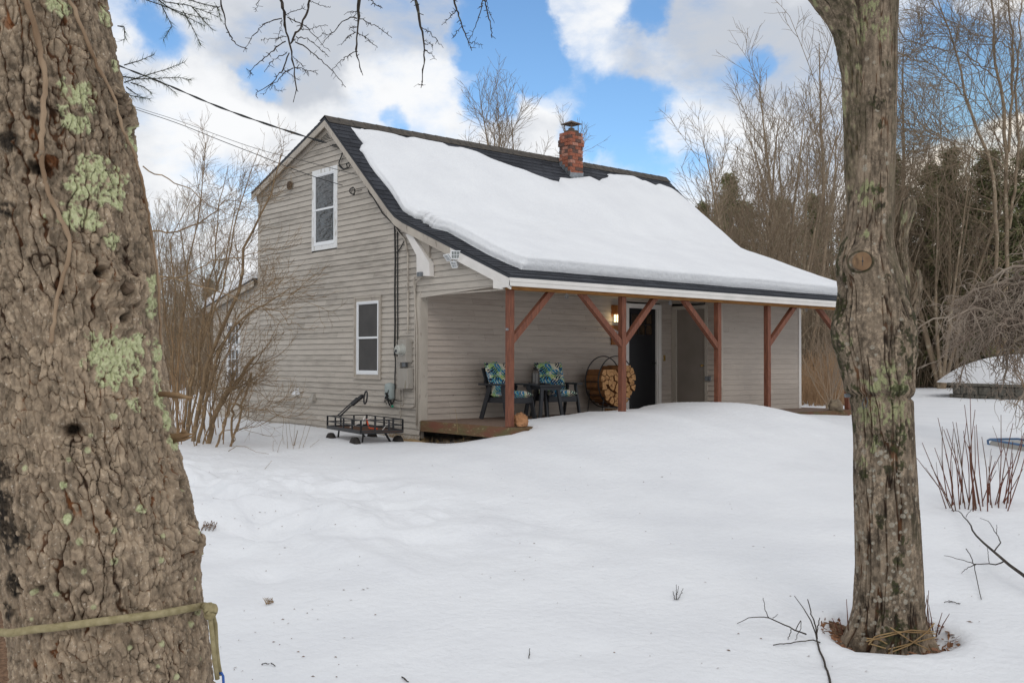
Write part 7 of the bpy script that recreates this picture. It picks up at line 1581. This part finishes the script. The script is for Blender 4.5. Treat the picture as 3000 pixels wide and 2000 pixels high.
# round log rack
rc = np.array([4.02, 1.66, .60]); RRk = .475
rk = empty('log_rack', 'round black metal hoop rack holding split firewood beside the front door', 'log rack', (rc[0], rc[1], 0)); inv = Matrix.Translation(-Vector((rc[0], rc[1], 0)))
for dy in (0, .33):
    o = MB().torus(rc+np.array([0, dy, 0]), RRk, .011, (0, 1, 0), 56, 8).build('hoop', M['black'], smooth=True); o.parent = rk; o.matrix_parent_inverse = inv
bs = MB()
for an in (-2.6, -2.2, -1.57, -.95, -.5, 0, 3.14): bs.tube([rc+np.array([RRk*math.cos(an), 0, RRk*math.sin(an)]), rc+np.array([RRk*math.cos(an), .33, RRk*math.sin(an)])], .007, 6)
for dy in (-.02, .35):
    bs.tube([rc+np.array([-RRk*.72, dy, -RRk*.5]), np.array([rc[0]-.40, rc[1]+dy, .012]), np.array([rc[0]+.40, rc[1]+dy, .012]), rc+np.array([RRk*.72, dy, -RRk*.5])], .009, 6)
for s_ in (-.4, .4): bs.tube([np.array([rc[0]+s_, rc[1]-.02, .012]), np.array([rc[0]+s_, rc[1]+.35, .012])], .009, 6)
o = bs.build('stand', M['black'], smooth=True); o.parent = rk; o.matrix_parent_inverse = inv
# logs: voronoi cells in the filled part of the circle
rg = np.random.default_rng(12); pts = []
for _ in range(6000):
    q = rg.uniform(-RRk+.05, RRk-.05, 2)
    if np.hypot(*q) > RRk-.055 or q[1] > .23+.05*math.sin(q[0]*9): continue
    if all(np.hypot(*(q-p)) > .083 for p in pts): pts.append(q)
def clip(poly, m_, n_):
    out = []
    for i in range(len(poly)):
        a_, b_ = poly[i], poly[(i+1) % len(poly)]; da, db = (a_-m_)@n_, (b_-m_)@n_
        if da <= 0: out.append(a_)
        if da*db < 0: out.append(a_+(b_-a_)*da/(da-db))
    return out
cnt = 0
for i, p in enumerate(pts):
    poly_ = [p+np.array(q)*.075 for q in ((-1, -1), (1, -1), (1, 1), (-1, 1))]
    for j, q in enumerate(pts):
        if i != j and np.hypot(*(q-p)) < .2: poly_ = clip(poly_, (p+q)/2, (q-p)/np.hypot(*(q-p)))
    for an in np.linspace(0, 2*math.pi, 24, endpoint=False): poly_ = clip(poly_, np.array([math.cos(an), math.sin(an)])*(RRk-.014), np.array([math.cos(an), math.sin(an)]))
    if len(poly_) < 3: continue
    cen = sum(poly_)/len(poly_); poly_ = [cen+(q-cen)*.88 for q in poly_]
    dy0 = rg.uniform(-.10, -.02); dy1 = dy0+rg.uniform(.38, .44); n_ = len(poly_)
    vs = [(rc[0]+q[0], rc[1]+dy0, rc[2]+q[1]) for q in poly_]+[(rc[0]+q[0], rc[1]+dy1, rc[2]+q[1]) for q in poly_]
    mb = MB(); mb.add(vs, [tuple(range(n_))], 0); mb.add(vs, [tuple(range(n_, 2*n_))[::-1]]+[(k, n_+k, n_+(k+1) % n_, (k+1) % n_) for k in range(n_)], 1)
    o = mb.build('split_log', [M['endgrain'], M['bark_log']], bev=.003); tag(o, 'split firewood log stacked in the round black rack', 'log', 'split logs stacked in the round rack'); cnt += 1
o = MB().prism([(rc[0]-.03, rc[1]-.02, .03), (rc[0]+.09, rc[1]-.02, .02), (rc[0]+.07, rc[1]-.02, .085), (rc[0]-.01, rc[1]-.02, .10)], (0, .3, 0)).build('split_log', [M['endgrain']], bev=.003); tag(o, 'single split log lying on the deck under the round rack', 'log')
# wooden sign
p0 = Y(1791, 953, D-.04); p1 = Y(1789, 1010, D-.04); zt, zb = p0[2], p1[2]; x0 = p0[0]
sg = empty('welcome_sign', 'stained wooden plank sign with white script hanging beside the front door', 'sign', (x0, D-.05, zb))
MB().box((0, 0, 0), (.27, .022, zt-zb)).build('board', M['plank'], sg)
tc_ = bpy.data.curves.new('lettering', 'FONT'); tc_.body = 'Welcome'; tc_.size = .085; tc_.extrude = .002; tc_.shear = .35; tc_.offset = .001; to = bpy.data.objects.new('tmp', tc_); COL.objects.link(to); dg = bpy.context.evaluated_depsgraph_get(); dg.update()
me = bpy.data.meshes.new_from_object(to.evaluated_get(dg)); bpy.data.objects.remove(to); me.materials.clear(); me.materials.append(M['whitew'])
xs_ = [v.co.x for v in me.vertices]; s_ = .235/(max(xs_)-min(xs_)); 
for v in me.vertices: v.co = Vector((.018+(v.co.x-min(xs_))*s_, -.003+v.co.z, (zt-zb)-.13+v.co.y*1.25+(v.co.x)*-.12))
o = bpy.data.objects.new('lettering', me); COL.objects.link(o); o.parent = sg

# ---- overhead wires
def wire(pts, r_, label, ends=None):
    P = np.array([Dp(u, v_, d_) for u, v_, d_ in pts]); n_ = len(P); t0 = np.linspace(0, 1, n_); 
    P, _ = resample(P, np.ones(n_), 60); k_ = np.ones(7)/7; Ps = np.stack([np.convolve(np.pad(P[:, i], 3, mode='edge'), k_, 'valid') for i in range(3)], 1)
    e_ = nrm(Ps[-1]-Ps[-6]); Ps = np.vstack([Ps]+[(Ps[-1]+e_*q+np.array([0, 0, .0012*q*q]))[None] for q in (2, 5, 9, 14, 20, 28)]); return Ps
dg0 = (X(980, 425, -.12)-CO)@FW
def zc_w(pts, dend, d0): 
    u0, u1 = pts[0][0], pts[-1][0]; return [(u, v_, 1/(1/d0+(1/dend-1/d0)*(u-u0)/(u1-u0))) for (u, v_) in pts]
w1 = wire(zc_w([(975, 424), (930, 412), (860, 390), (760, 357), (660, 322), (560, 280), (455, 233), (400, 215), (250, 150), (0, 40)], 27, dg0), 0, '')
mb = MB().tube(list(w1), .011, 6)
for ph in (0, math.pi): mb.tube([p+RT*.012*math.cos(i*.9+ph)+UP*.016*math.sin(i*.9+ph) for i, p in enumerate(w1)], .008, 5)
tag(mb.build('service_cable', M['cable'], smooth=True), 'thick twisted power cable running from the upper left to the gable peak', 'cable')
dg1 = (X(1030, 545, -.12)-CO)@FW; rcx = X(1036, 560, -.10)
w2 = wire(zc_w([(1025, 549), (930, 523), (850, 493), (760, 455), (660, 418), (520, 360), (400, 322), (200, 250), (0, 180)], 27, dg1), 0, '')
mb = MB().tube(list(w2), .0075, 6)
for k in range(4): mb.torus(rcx+np.array([-.01*k, 0, 0]), .075-.006*k, .006, (1, .3*k-.4, .2), 24, 5)
mb.tube([rcx, X(1045, 560, -.05), X(1060, 556, -.02)], .006, 5)
tag(mb.build('telephone_cable', M['cable'], smooth=True), 'thin cable crossing the upper gable window to a coil of wire on the wall', 'cable')
dg2 = (X(1067, 516, -.1)-CO)@FW
w3 = wire(zc_w([(1070, 518), (1000, 502), (930, 480), (850, 463), (760, 440), (660, 405), (520, 352), (400, 316), (200, 240), (0, 165)], 27.3, dg2), 0, '')
tag(MB().tube(list(w3), .005, 5).build('telephone_cable', M['cable'], smooth=True), 'thinnest cable running above the upper window to the roof edge', 'cable')
